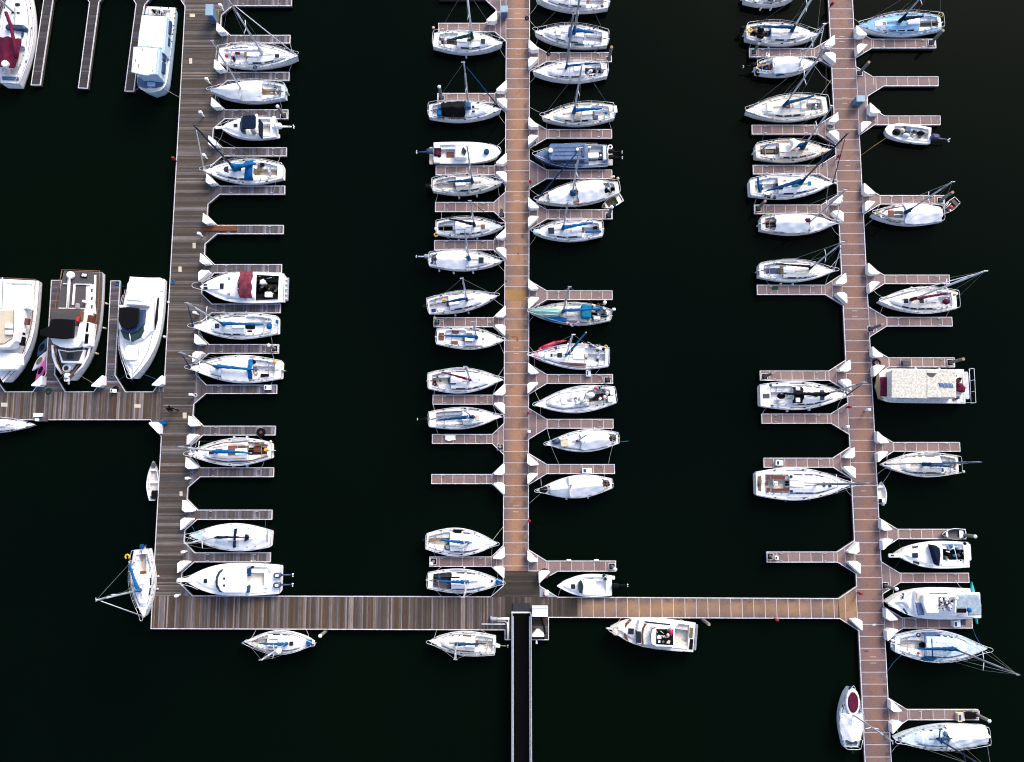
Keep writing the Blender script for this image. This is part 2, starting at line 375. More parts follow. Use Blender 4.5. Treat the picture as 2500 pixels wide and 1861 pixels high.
class Pier:
    """an upright walk with finger docks; left and right edges are lines through two photo points"""
    def __init__(s, label, short, L, Rr, ytop, ybot, top, ftop, seam, gd, gy):
        s.root = thing('floating_pier', label, 'pier', G(CX, CY, 0)); s.root.location = (0, 0, 0)
        s.short = short
        a, b = g2(L[0]), g2(L[1]); s.el = lambda y: a[0] + (b[0] - a[0]) * (y - a[1]) / (b[1] - a[1])
        c, d = g2(Rr[0]), g2(Rr[1]); s.er = lambda y: c[0] + (d[0] - c[0]) * (y - c[1]) / (d[1] - c[1])
        s.yt = g2((L[0][0], ytop))[1]; s.yb = g2((L[0][0], ybot))[1]
        s.top = top; s.ftop = ftop; s.seam = seam; s.gd = gd; s.gy = gy
        s.gaps = {-1: [], 1: []}; s.boxes = []
        poly = [(s.el(s.yt), s.yt), (s.er(s.yt), s.yt), (s.er(s.yb), s.yb), (s.el(s.yb), s.yb)]
        mb = MB(); mb.prism(poly, .04, DZ, 0, 0, 1)
        mb.build('decking', [top, FASC], s.root, lambda c: (c[1], (c[0] - s.el(c[1])) / (s.er(c[1]) - s.el(c[1]))))
    def edge(s, side, y): return s.er(y) if side > 0 else s.el(y)
    def finger(s, side, yT, yB, tip, pts=None, name=None, skip=0):
        s_n = sum(1 for b in s.gaps[side])
        if pts is None:
            rx = PROJ((s.edge(side, g2((CX, yT))[1]), 0, 0))[0]
            yt = g2((rx, yT))[1]; yb = g2((rx, yB))[1]
            xt = g2((tip, (yT + yB) / 2))[0]
            g = s.gd[side]; e1 = s.edge(side, yt + s.gy); e2 = s.edge(side, yb - s.gy)
            em = s.edge(side, (yt + yb) / 2)
            P = [(e1, yt + s.gy), (em + side * g, yt), (xt, yt), (xt, yb), (em + side * g, yb), (e2, yb - s.gy)]
        else:
            P = [g2(p) for p in pts]
            P[0] = (s.edge(side, P[0][1]), P[0][1]); P[-1] = (s.edge(side, P[-1][1]), P[-1][1])
        xt = max(p[0] * side for p in P) * side
        ys = [p[1] for p in P if abs(p[0] - xt) < .15]; yc0, yc1 = min(ys), max(ys)
        xr_ = P[1][0] if pts is None else s.edge(side, yc0) + side * s.gd[side]
        f = slab(P, 'finger_dock', s.ftop, s.root, DZ - .004, 'x', yc0 - .1, yc1 + .1, uv=(lambda c: (abs(c[0] - xt) + .18, (c[1] - yc0) / (yc1 - yc0) * .6 + .2)) if s.seam else None)
        mb = MB(); RP = P[skip:] if skip else P
        rail_mb(mb, RP); rl = mb.build('edge_rail', RAILM, f)
        if s.seam:
            for x_, l_ in ((s.edge(side, (P[0][1] + P[-1][1]) / 2) + side * .03, abs(P[0][1] - P[-1][1]) - .2), (xr_ , abs(yc0 - yc1) - .08)):
                sm = MB(); sm.box((x_, (P[0][1] + P[-1][1]) / 2 if l_ > abs(yc0 - yc1) else (yc0 + yc1) / 2, DZ + .001), (.06, l_, .012)); sm.build('seam_strip', SEAM, f)
        for q in ((.18, 0), (.8, 0), (.18, 1), (.8, 1)):
            a = P[1]; b = P[2]
            if pts is None:
                x = P[1][0] + (P[2][0] - P[1][0]) * q[0]; y = (P[1][1] - .14) if q[1] == 0 else (P[4][1] + .14)
                cleat(f, (x, y), 0)
        s.gaps[side].append((P[0][1], P[-1][1], P))
        return P
    def rails(s, ends=True):
        for side in (-1, 1):
            y = s.yt
            for a, b, _ in sorted(s.gaps[side], key=lambda g: -g[0]):
                if y - a > .1: mb = MB(); rail_mb(mb, [(s.edge(side, y), y), (s.edge(side, a), a)]); mb.build('edge_rail', RAILM, s.root)
                y = b
            if y - s.yb > .1: mb = MB(); rail_mb(mb, [(s.edge(side, y), y), (s.edge(side, s.yb), s.yb)]); mb.build('edge_rail', RAILM, s.root)
# west walk (wood)
A = Pier('long grey weathered timber pier on the left with plank finger docks on its right side', 'the left pier',
    ((452, 16), (372.7, 1455)), ((539.6, 47), (439.7, 1455)), -70, 1455, WOODA, WOODF, 0, {1: 1.15, -1: 1.15}, 1.08)
Af = [(-8, 14, 711.5), (86.7, 105.3, 708), (177, 196.3, 705.6), (268.6, 290, 702.8), (361.2, 381, 699), (454.7, 474.5, 695), (550.5, 571, 691.4),
      (646.3, 666.5, 687.3), (742.7, 764, 684), (841.5, 862.7, 680), (940.4, 961, 675.5), (1040.7, 1062.4, 671.6), (1142.4, 1164.2, 667.6), (1245.6, 1268.2, 663.8), (1350, 1372, 659.6)]
AP = [A.finger(1, *f) for f in Af]
A.gaps[1].append((g2((443, 1427))[1], g2((443, 1455))[1], None))
A.gaps[-1].append((g2((402, 918))[1], g2((396, 1067))[1], None))
A.gaps[-1].append((g2((452, -80))[1], g2((452, 16))[1], None))
A.rails()
# middle walk (composite)
D = Pier('orange brown composite pier running up the middle of the marina, finger docks on both sides', 'the middle pier',
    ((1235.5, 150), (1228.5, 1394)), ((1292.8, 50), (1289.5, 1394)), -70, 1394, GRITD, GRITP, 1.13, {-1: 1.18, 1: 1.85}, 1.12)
DLf = [(228.5, 250, 1068.5), (405.7, 427, 1064.5), (494.5, 516.5, 1063), (587.5, 610, 1061), (776, 797.8, 1059.4), (965, 987, 1057), (1061, 1083, 1055.6), (1158.6, 1181, 1054), (1360, 1383, 1049)]
DRf = [(129, 150, 1492), (316.7, 337.8, 1493.3), (415.6, 436, 1493.8), (512.5, 534.8, 1494.5), (710.4, 731.5, 1494.5), (914.7, 936.3, 1495.6), (1024, 1045.7, 1496.8), (1134.3, 1156.5, 1500)]
D.finger(-1, 0, 0, 0, [(1235, -22), (1180, -22), (1072, -22), (1072, -2), (1184, -2), (1211, 23), (1211, 30), (1235, 30)])
DL = [D.finger(-1, 0, 0, 0, [(1235, 30.2), (1211, 30.2), (1211, 36), (1184, 57.4), (1070.8, 57.4), (1070.8, 77.3), (1207, 77.3), (1235.6, 100.7)], skip=1)]
DL += [D.finger(-1, *f) for f in DLf]
DR = [D.finger(1, *f) for f in DRf]
DR.append(D.finger(1, 0, 0, 0, [(1289.5, 1342), (1334, 1370), (1503, 1370), (1503, 1394.7), (1362, 1394.7), (1317.5, 1419), (1317.5, 1394.2), (1289.5, 1394)]))
D.rails()
# east walk (composite)
E = Pier('reddish composite pier on the right side of the marina with finger docks on both sides', 'the right pier',
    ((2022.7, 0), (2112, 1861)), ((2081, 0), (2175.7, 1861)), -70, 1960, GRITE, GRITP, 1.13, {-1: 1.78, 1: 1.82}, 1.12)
ELf = [(118.8, 139, 1830), (306, 327.6, 1836), (404, 425, 1839), (500.8, 522, 1842), (696.5, 719.3, 1848.8), (906, 928.4, 1856), (1011, 1033.6, 1860), (1118.8, 1141, 1865), (1348, 1372.6, 1872.5)]
ERf = [(96, 117.6, 2284), None, None, (477.7, 498.4, 2305), (672, 692.6, 2317.5), (775, 796.4, 2324), (874, 896, 2330), (1080.4, 1102, 2343), (1292.5, 1315.5, 2357), (1399.7, 1422, 2365), (1509, 1533.6, 2373), (1733, 1757.4, 2388)]
EL = [E.finger(-1, *f) for f in ELf]
ER = []
for f in ERf:
    if f: ER.append(E.finger(1, *f))
    elif len(ER) == 1: ER.append(E.finger(1, 0, 0, 0, [(2087, 163), (2131, 188), (2290, 188), (2290, 209.8), (2158, 210), (2117.6, 235), (2117.6, 247), (2089, 247)]))
    else: ER.append(E.finger(1, 0, 0, 0, [(2090, 247.2), (2117.6, 247.2), (2117.6, 258.7), (2160, 283.7), (2295, 283.7), (2295, 305), (2134.6, 305), (2095.7, 330.5)], skip=1))
E.gaps[-1].append((g2((2090, 1432))[1], g2((2095, 1540))[1], None))
E.rails()
# cross walks
def walk(label, pieces, rails, group=None):
    r = thing('floating_pier', label, 'pier')
    for nm, poly, mat, al, *z in pieces:
        o = slab([g2(p) for p in poly], nm, mat, r, z[0] if z else DZ - .002, al)
    for l in rails: mb = MB(); rail_mb(mb, [g2(p) for p in l]); mb.build('edge_rail', RAILM, r)
    return r
BW = walk('short timber pier branching left between the motor yachts and a small sloop',
    [('decking', [(-80, 957), (401, 957), (396.7, 1025), (-80, 1025)], WOODC, 'x'),
     ('finger_dock', [(80, 956.8), (112.2, 914), (126, 684.8), (150, 684.8), (133, 914), (159, 956.8)], WOODF, 'y', DZ - .006),
     ('finger_dock', [(229, 956.8), (259, 916), (270.7, 686), (293, 686), (280.6, 916), (306, 956.8)], WOODF, 'y', DZ - .006),
     ('finger_dock', [(12, 956.8), (-15, 918), (-5, 690), (-28, 690), (-38, 918), (-65, 956.8)], WOODF, 'y', DZ - .006),
     ('corner_gusset', [(373.5, 956.8), (403, 918), (400.7, 956.8)], WOODF, 'x', DZ - .006),
     ('corner_gusset', [(367, 1025.2), (394.3, 1067), (396.5, 1025.2)], WOODF, 'x', DZ - .006)],
    [[(12, 957), (-15, 918), (-5, 690), (-28, 690)], [(12, 957), (80, 957)], [(80, 957), (112.2, 914), (126, 684.8), (150, 684.8), (133, 914), (159, 957), (229, 957), (259, 916), (270.7, 686), (293, 686), (280.6, 916), (306, 957), (373.5, 957), (403, 918)],
     [(-80, 1025), (367, 1025), (394.3, 1067)]])
CW = walk('wide brown and grey timber pier along the bottom, ending at the gangway landing',
    [('decking', [(372.5, 1455.2), (1233, 1457.6), (1233, 1538), (368.7, 1535)], WOODC, 'x'),
     ('corner_gusset', [(441.7, 1427), (470, 1455), (439.8, 1454.9)], WOODF, 'x', DZ - .006),
     ('decking', [(1228.6, 1394.2), (1317.4, 1394.2), (1317.4, 1457.4), (1228.6, 1457.4)], WOODH, 'y', DZ - .010),
     ('decking', [(1233.2, 1457.6), (1410, 1458.5), (1410, 1507.5), (1233.2, 1506.5)], WOODH, 'x', DZ - .005),
     ('decking', [(1233.2, 1506.7), (1339, 1507.2), (1339, 1562), (1233.2, 1562)], WOODH, 'y', DZ - .008),
     ('corner_gusset', [(1198, 1457.4), (1228.5, 1431), (1228.5, 1457.4)], WOODH, 'x', DZ - .006),
     ('corner_gusset', [(1362, 1458), (1317.6, 1431), (1317.6, 1457.5)], GREYP, 'x', DZ - .006)],
    [[(441.7, 1427), (470, 1455), (1198, 1457.6), (1228.5, 1431), (1228.5, 1394)], [(368.7, 1535), (1233, 1538)], [(368.7, 1535), (372.6, 1455)], [(1317.5, 1419), (1317.5, 1431), (1362, 1458.4), (1410, 1458.6)],
     [(1233, 1538), (1233, 1562), (1339, 1562), (1339, 1507.4), (1410, 1507.6)]])
FW = walk('amber composite walkway along the bottom joining the gangway landing to the right pier',
    [('decking', [(1410.2, 1458.6), (2047, 1462), (2047, 1510), (1410.2, 1507.6)], GRITF, 'x', DZ - .002, (.55, 1459, 1509)),
     ('corner_gusset', [(2047.2, 1462), (2091.0, 1432), (2096.2, 1540), (2050, 1510)], GRITF, 'x', DZ - .006)],
    [[(1410, 1458.6), (2047, 1462), (2091.2, 1432)], [(1410, 1507.6), (2050, 1510), (2096.3, 1540)]])
NW = walk('dark timber pier at the top left edge with long narrow finger docks',
    [('decking', [(-120, -80), (453, -80), (453, -25), (-120, -25)], WOODT, 'x'),
     ('finger_dock', [(-60, -24.8), (-6, -24.8), (19.5, 0), (-4, 208), (-27, 208)], WOODT, 'y', DZ - .006),
     ('finger_dock', [(76, 208), (107, 0), (85, -24.8), (152, -24.8), (129, 0), (98, 208)], WOODT, 'y', DZ - .006),
     ('finger_dock', [(191.6, 215), (219, 6), (196, -24.8), (265, -24.8), (241, 6), (213, 216)], WOODT, 'y', DZ - .006),
     ('finger_dock', [(305, 222.7), (332.6, 10), (310, -24.8), (385, -24.8), (353, 12), (326.5, 223)], WOODT, 'y', DZ - .006),
     ('corner_gusset', [(452, 16), (425, -24.8), (453.5, -24.8)], WOODF, 'x', DZ - .006)],
    [[(19.5, 0), (-4, 208), (-27, 208)], [(85, -25), (107, 0), (76, 208), (98, 208), (129, 0), (152, -25)], [(196, -25), (219, 6), (191.6, 215), (213, 216), (241, 6), (265, -25)],
     [(310, -25), (332.6, 10), (305, 222.7), (326.5, 223), (353, 12), (385, -25)], [(425, -25), (452, 16)]])
# ---------------------------------------------------------------- dock boxes in the finger corners
def dock_box(Mp, Rp, inward, label):
    """right angled locker with its square corner on the walk and its long side towards the slanted edge Mp-Rp"""
    sx = 1 if Rp[0] > Mp[0] else -1; sy = -1 if inward[1] < (Mp[1] + Rp[1]) / 2 else 1
    jj = random.uniform(.86, .96); o = Vector((Mp[0], Mp[1], 0)) + Vector((random.uniform(-.03, .03), random.uniform(-.04, .04), 0))
    t = thing('dock_box', label, 'dock box', (o.x, o.y, DZ), 0, 'white dock boxes in the finger corners')
    loc = [(-.10, .10), (.03, .14), (1.02, 1.10), (1.00, 1.24), (.20, 1.30), (-.12, 1.06)]
    pts = [Vector((sx * x * jj, sy * y * jj, 0)) for x, y in loc]
    body = MB(); body.prism([(p.x, p.y) for p in pts], 0, .68, 0)
    c = sum((Vector(p) for p in pts), Vector()) / len(pts)
    body.build('box_body', BOXW, t)
    lid = MB(); lid.prism([(c.x + (p.x - c.x) * 1.05, c.y + (p.y - c.y) * 1.05) for p in pts], .685, .83, .02)
    lid.build('lid', BOXW, t)
    h = MB(); q = (pts[3] + pts[4]) / 2 * 1.02; h.box((q.x, q.y, .6), (.09, .09, .05)); h.build('latch', METAL, t)
    return t
def side_boxes(Ps, side, flags, pier, off=0):
    for i, (P, fl) in enumerate(zip(Ps, flags)):
        o = ORD[i + off]
        hw = 'left' if side < 0 else 'right'
        q = P
        if 'u' in fl:
            a, b = (q[0], q[1]) if len(q) == 6 else (q[2], q[3]) if q[1][0] == q[2][0] or abs(q[1][0] - q[2][0]) < .06 else (q[0], q[1])
            dock_box(a, b, (a[0] + side * .2, a[1] - 2), 'white dock box above the %s finger dock on the %s of %s' % (o, hw, pier))
        if 'l' in fl:
            a, b = (q[-1], q[-2])
            dock_box(a, b, (a[0] + side * .2, a[1] + 2), 'white dock box below the %s finger dock on the %s of %s' % (o, hw, pier))
side_boxes(AP, 1, ['', 'u', 'u', 'u', 'u', 'u', 'u', 'ul', '', 'ul', '', 'ul', 'u', 'ul', 'l'], A.short)
side_boxes(DL, -1, ['u', 'ul', 'ul', '', 'ul', 'ul', 'ul', '', 'ul', 'ul'], D.short)
side_boxes(DR, 1, ['ul', 'ul', '', 'ul', 'ul', 'ul', '', 'ul', 'u'], D.short)
side_boxes(EL, -1, ['ul', 'ul', '', 'ul', 'ul', 'ul', '', 'ul', 'ul'], E.short)
side_boxes(ER, 1, ['ul', '', 'ul', 'ul', 'ul', '', 'ul', 'ul', 'ul', '', 'ul', 'ul'], E.short)
# the third finger of the right side has its lower box on the plain corner
dock_box(g2((1318, 1422)), g2((1345, 1400)), g2((1318, 1380)), 'white dock box at the dark timber landing beside the small cuddy boat bow')
for a, b, i_, l in (((159, 957), (133, 916), (140, 957), 'white dock box at the foot of the finger dock right of the magenta kayak'[:70]),
                    ((112, 918), (85, 957), (112, 1000), 'white dock box beside the tip of the magenta kayak'),
                    ((258, 918), (229, 957), (259, 1000), 'white dock box left of the narrow finger between the teak yacht and the white cruiser'),
                    ((403, 918), (373, 957), (403, 1000), 'white dock box in the corner nearest the white cruiser bow and the left pier'),
                    ((395, 1062), (367, 1025), (380, 900), 'white dock box in the corner under the branch pier'),
                    ((2095, 1538), (2050, 1510), (2096, 1400), 'white dock box below the corner where the amber walkway meets the right pier')):
    if 'foot of the finger' in l: continue
    dock_box(g2(a), g2(b), g2(i_), l)
# ---------------------------------------------------------------- pilings
def piling(z, bx, by, tx, ty, label, cap=False, r=.17):
    hoop = z not in ('X6', 'Y4')
    b = GZ(z, bx, by, DZ); tp = PX(z, tx, ty)
    best = min((math.dist(PROJ((b.x, b.y, h)), tp), h) for h in [1.2 + .1 * i for i in range(32)])
    t = thing('piling', label, 'piling', (b.x, b.y, 0), 0, 'weathered pilings holding the docks')
    mb = MB(); mb.tube([(0, 0, -1), (0, 0, best[1])], r, 10, 0, True, r * .9); mb.build('post', PILE, t)
    cp = MB()
    if cap: cp.tube([(0, 0, best[1] + .002), (0, 0, best[1] + .06), (0, 0, best[1] + .16)], r * 1.08, 10, 0, False, r * .3)
    else: cp.tube([(0, 0, best[1] + .002), (0, 0, best[1] + .02)], r * .92, 10, 0, False)
    cp.build('cap' if cap else 'sawn_end', BOXW if cap else PILET, t)
    if not hoop: return t
    hp = MB(); s = .30
    for x, y, w_, h_ in ((0, s, 2 * s + .045, .045), (0, -s, 2 * s + .045, .045), (s, 0, .045, 2 * s - .045), (-s, 0, .045, 2 * s - .045)): hp.box((x, y, DZ + .03), (w_, h_, .05))
    hp.build('piling_hoop', RAILM, t)
    dk = MB(); dk.box((0, 0, DZ + .012), (2 * s - .045, 2 * s - .045, .012)); dk.build('well', DARK, t)
    return t
for a in [('E1', 1945, 430, 2070, 315, 'grey piling at the tip of the finger under the sky blue sloop'),
          ('E1', 1225, 735, 1320, 622, 'tall piling in the corner above the second finger, right pier'),
          ('E1', 165, 528, 215, 435, 'grey piling at the tip of the top left finger of the right pier'),
          ('E3', 208, 370, 288, 297, 'short piling on the finger above the sloop with a white front cover'),
          ('E3', 2035, 285, 2160, 208, 'sawn off piling beside the brown rowing boat'),
          ('E4', 1130, 588, 1240, 545, 'leaning looking piling under the maroon cover sloop, right pier'),
          ('E4', 140, 1030, 215, 995, 'piling at the finger tip above the black covered sloop'),
          ('E4', 1870, 900, 2000, 870, 'piling at the finger tip above the houseboat'),
          ('E6', 185, 955, 215, 960, 'short dark piling at the tip of the lowest left finger, right pier'),
          ('M1', 1990, 620, 2005, 490, 'piling at the tip of the top right finger, middle pier'),
          ('M3', 875, 450, 870, 370, 'piling in the finger corner above the yellow ring sloop'),
          ('M5', 1975, 632, 2010, 600, 'dark piling at the tip of the finger above the unrigged sloop'),
          ('M5', 200, 30, 185, -20, 'short piling at the finger tip below the narrow tilted sloop'),
          ('Y6', 858, 392, 856, 386, 'stub piling in the corner of the empty slip, middle pier'),
          ('X6', 1095, 485, 1158, 530, 'white topped piling below the amber walkway')]:
    piling(*a)
for a in [('M1', 245, 1022, 230, 903, 'white capped piling above the black tarp sloop'),
          ('M3', 1987, 458, 2005, 360, 'white capped piling beside the tan inflatable dinghy'),
          ('Z4', 1852, 335, 1762, 190, 'white capped piling above the cuddy boat on its lift'),
          ('Z6', 1278, 1045, 1205, 1010, 'white capped piling at the tip of the tenth finger, left pier'),
          ('E6', 1925, 762, 2040, 776, 'white capped piling beside the grey skiff'),
          ('E7', 965, 222, 1068, 250, 'white capped piling by the bow of the canopy cruiser'),
          ('E8', 1700, 590, 1845, 672, 'white capped piling at the tip of the bottom right finger'),
          ('Y5', 165, 472, 143, 505, 'white capped piling between the two lowest sloops, middle pier'),
          ('Y5', 2022, 525, 2057, 558, 'white capped piling above the small black outboard boat'),
          ('Y4', 1605, 985, 1520, 1052, 'round piling outside the bottom timber pier beside the double ended sloop')]:
    piling(*a, cap=True)
# ---------------------------------------------------------------- boats
def lerp(a, b, t): return a + (b - a) * t
class Boat:
    """root at the stern on the water, x to the bow, y to port, z up; z: zoom key of the photo coordinates given"""
    def __init__(s, z, bow, stern, beam, label, name='sailboat', cat='sailboat', fb=.95, rise=.28, wt=.62, smax=.42, pw=1.9, hull=WHITE, deck=None,
                 stripe=None, boot=None, group=None, bq=1.0, seed=0, flare=0):
        s.z = z; zk = ZT[z][2]; s.zk = zk; s.rnd = random.Random(seed or int(bow[0] * 7 + bow[1] * 13))
        b = GZ(z, *bow, fb + rise); st = GZ(z, *stern, fb)
        d = Vector((b.x - st.x, b.y - st.y)); s.L = d.length; s.rz = math.atan2(d.y, d.x)
        p = PX(z, *stern); s.ppm = (G(p[0] + 10, p[1], fb) - G(p[0], p[1], fb)).length / 10      # metres per photo pixel
        s.B = beam * zk * s.ppm; s.fb, s.rise, s.wt, s.smax, s.pw, s.bq = fb, rise, wt, smax, pw, bq
        s.t = thing(name, label, cat, (st.x, st.y, 0), s.rz, group or {'sailboat': 'sailboats moored in the marina', 'motorboat': 'motorboats moored in the marina', 'dinghy': 'small open dinghies'}.get(cat))
        s.inv = Matrix.Rotation(-s.rz, 3, 'Z'); s.o = Vector((st.x, st.y, 0))
        s.hullm = hull; s.deckm = deck or {WHITE: NONSKID, CREAM: CREAMNS, DIRTY: DIRTYNS, PALE: PALENS}.get(hull, NONSKID)
        s.gel = hull if hull in (WHITE, CREAM, DIRTY, PALE) else WHITE
        s.stripe = stripe or hull; s.boot = boot or DARK; s.flare = flare
        s.hull()
    def loc(s, x, y, h):                      # photo point at height h -> boat frame
        q = s.inv @ (GZ(s.z, x, y, h) - s.o); q.z = h; return q
    def wpx(s, px, py, h):
        q = s.inv @ (G(px, py, h) - s.o); q.z = h; return q
    def b(s, t):
        t = max(0, min(1, t))
        if t < s.smax: f = s.wt + (1 - s.wt) * math.sin(math.pi / 2 * t / s.smax)
        else: f = max(0, 1 - ((t - s.smax) / (1 - s.smax)) ** s.pw) ** s.bq
        return s.B / 2 * f
    def zs(s, t): return s.fb + s.rise * t * t
    def hull(s):
        n = 26; rows = []; mb = MB()
        ts = [i / n for i in range(n + 1)]
        for t in ts:
            b = max(s.b(t), .012); z = s.zs(t); x = t * s.L
            fl = 1 - s.flare * t * t
            bow = max(0, t - .85) / .15
            pr = [(b, z), (b * .995, z - .10), (b * (.985 - .05 * (1 - fl)), z - .17), (b * (.93 - .2 * (1 - fl)), z * .35), (b * (.86 - .35 * (1 - fl)), .08), (b * (.80 - .4 * (1 - fl)), .0), (b * .45, -.35), (0, -.45)]
            k = [0, .02, .04, .12, .2, .22, .4, .5]
            R_ = [(x - k[j] * bow * 1.1, y, zz) for j, (y, zz) in enumerate(pr)]
            rows.append([(X, -Y, Z) for X, Y, Z in R_] + [(X, Y, Z) for X, Y, Z in R_[::-1]][1:])
        m = len(rows[0])
        def mif(i, j):
            k = j if j < 7 else m - 2 - j
            return {1: 1, 4: 2, 5: 2, 6: 2}.get(k, 0)
        mb.grid(rows, 0, True, mif)
        mb.add([rows[0][k] for k in range(m)], [tuple(range(m))], 0)
        mb.build('hull', [s.hullm, s.stripe, s.boot], s.t)
        rr = MB(); 
        for sg in (-1, 1): rr.tube([(t * s.L, sg * (s.b(t) + .008), s.zs(t) - .03) for t in ts], .028, 5)
        rr.tube([(-.01, -s.b(0), s.fb - .03), (-.01, s.b(0), s.fb - .03)], .028, 5)
        rr.build('rub_rail', GREYP if s.hullm in (WHITE, CREAM, DIRTY, PALE) else STEEL, s.t)
    def deck(s, c0=.07, c1=.36, k1=.78, wi=.60, wf=.26, cab=.36, well=.55, floor=None, seat=None, slope=.13, ns=True, front=.06, cabm=None, coam=.10):
        s.c0, s.c1, s.k1, s.wi_, s.cab, s.slope, s.coam = c0, c1, k1, wi, cab, slope, coam
        s.edging = s.rnd.choice([TEAKG, SLATE, EDGE])
        WI = s.B / 2 * wi; WF = s.B / 2 * wf
        def wif(t): return max(.03, min(WI, s.b(t) - .16 * s.B - .02))
        s.wif = wif
        hb = .004
        ts = sorted(set([i / 26 for i in range(27)] + ([c0, c0 + hb, c1 - hb, c1] if c1 > c0 else []) + [c1 + .008, k1, k1 + front]))
        ts = [t for t in ts if 0 <= t <= 1]
        def row(t, sg):
            b = max(s.b(t), .012); w = wif(t); w = min(w, b * .8); f = min(WF, w * .6); d = s.zs(t)
            x = t * s.L; sl = min(slope, (b - w) * .5)
            ys = [0, f, f + .02, w, w + sl, (w + sl) * .5 + .5 * (b - .06) if b > .3 else lerp(w, b, .6), max(b - .07, b * .93), b]
            cr = [.05 * (1 - (y / b) ** 2) * min(1, b) for y in ys]
            zz = [d + c for c in cr]; zz[6] = d + .015; zz[7] = d
            if c0 + hb / 2 < t < c1 - hb / 2:
                zz[0] = zz[1] = d - well; zz[2] = zz[3] = d - min(.14, well * .4); zz[4] = d + coam
            elif c1 <= t <= k1 + front + 1e-6 and t >= c1 + .004 and cab > 0:
                u = (t - c1) / (k1 - c1); hc = cab * (1 - .3 * min(u, 1))
                if t > k1: hc = 0 if t >= k1 + front - 1e-6 else hc * (1 - (t - k1) / front)
                for j in range(3): zz[j] = d + hc + .05 * (1 - (ys[j] / max(w, .1)) ** 2) + .02
                zz[3] = d + hc - .02 if hc > .03 else zz[3]
            return [(x, sg * y, q) for y, q in zip(ys, zz)]
        rows = [row(t, -1)[::-1] + row(t, 1)[1:] for t in ts]
        n = len(rows[0])
        parts = {'deck': MB(), 'cockpit': MB(), 'cabin': MB()}; mats = {'deck': [s.gel, s.deckm], 'cockpit': [seat or s.gel, floor or s.deckm], 'cabin': [cabm or s.gel, s.deckm if ns else (cabm or s.gel)]}
        buckets = {'deck': ([], []), 'cockpit': ([], []), 'cabin': ([], [])}
        for i in range(len(ts) - 1):
            tm = (ts[i] + ts[i + 1]) / 2
            for j in range(n - 1):
                k = 6 - j if j < 7 else j - 7          # 0 innermost strip .. 6 outermost
                key = 'deck'; mi = 0
                if c0 < tm < c1 and k <= 3: key = 'cockpit'; mi = 1 if k == 0 else 0
                elif c1 < tm < k1 + front and k <= 3 and cab > 0: key = 'cabin'; mi = 1 if k in (0, 2) and tm < k1 - .03 else 0
                elif k in (4, 5) and ns: mi = 1
                elif tm > k1 + front and k < 6 and ns: mi = 1
                q = [rows[i][j], rows[i][j + 1], rows[i + 1][j + 1], rows[i + 1][j]]
                parts[key].add(q, [(3, 2, 1, 0)], mi)
        for k, p in parts.items():
            if p.f: p.build(k, mats[k], s.t)
        return s
    def top(s, t, y=0):                       # height of the deck or cabin surface
        d = s.zs(t)
        if hasattr(s, 'wif') and s.c1 < t < s.k1 and abs(y) < s.wif(t): return d + s.cab * (1 - .3 * (t - s.c1) / max(.01, s.k1 - s.c1)) + .07
        if hasattr(s, 'wif') and s.c0 < t < s.c1 and abs(y) < s.wif(t): return d - .12
        return d + .05
    def windows(s, n=2, a=None, b=None, mat=GLASS, hgt=.6):
        a = s.c1 + .05 if a is None else a; b = s.k1 - .08 if b is None else b
        w = (b - a) / n
        for sg in (-1, 1):
            for i in range(n):
                p = a + w * (i + .12); q = a + w * (i + .88); mb = MB(); vs = []
                for t in (p, q):
                    u = (t - s.c1) / (s.k1 - s.c1); hc = s.cab * (1 - .3 * u) - .02; wi = s.wif(t); sl = min(s.slope, (s.b(t) - wi) * .5)
                    for f in (.18, .18 + hgt):
                        vs.append((t * s.L, sg * (wi + sl * (1 - f) + .014), s.zs(t) + .04 + (hc - .04) * f + .012))
                mb.add(vs, [(0, 1, 3, 2)] if sg < 0 else [(2, 3, 1, 0)]); mb.build('window', mat, s.t)
    def hatch(s, x, y, w=60, h=60, mat=GLASS, frame=None, name='hatch', rz=0):
        """x, y: photo point; w along the boat and h across it, in zoomed pixels"""
        q = s.loc(x, y, 1.35); t = q.x / s.L; z = s.top(t, q.y); q = s.loc(x, y, z)
        k = s.zk * s.ppm
        if frame:
            mb = MB(); mb.prism(rrect(q.x, q.y, w * k + .09, h * k + .09, .06, 2, rz), z - .03, z + .035); f = mb.build('%s_frame' % name, frame, s.t)
        mb = MB(); mb.prism(rrect(q.x, q.y, w * k, h * k, .05, 2, rz), z - .03, z + .055, .012); mb.build(name, mat, s.t)
        return s
    def block(s, name, x, y, w, h, z0, z1, mat, r=.1, ch=.04, rz=0):
        q = s.loc(x, y, z1); k = s.zk * s.ppm
        mb = MB(); mb.prism(rrect(q.x, q.y, w * k, h * k, r, 3, rz), z0, z1, min(ch, (z1 - z0) * .5)); return mb.build(name, mat, s.t)
    def poly(s, name, pts, z0, z1, mat, ch=.03):
        q = [s.loc(x, y, z1) for x, y in pts]
        mb = MB(); mb.prism([(p.x, p.y) for p in q], z0, z1, ch); return mb.build(name, mat, s.t)
    def line(s, name, pts, h, r, mat, n=5):
        mb = MB(); mb.tube([s.loc(p[0], p[1], p[2] if len(p) > 2 else h) for p in pts], r, n); return mb.build(name, mat, s.t)
    def cyl(s, name, x, y, r, z0, z1, mat, n=12, top=.8):
        q = s.loc(x, y, z1); k = s.zk * s.ppm
        mb = MB(); mb.tube([(q.x, q.y, z0), (q.x, q.y, lerp(z0, z1, .85))], r * k, n, 0, False); mb.tube([(q.x, q.y, lerp(z0, z1, .851)), (q.x, q.y, z1)], r * k, n, 0, False, r * k * top); return mb.build(name, mat, s.t)
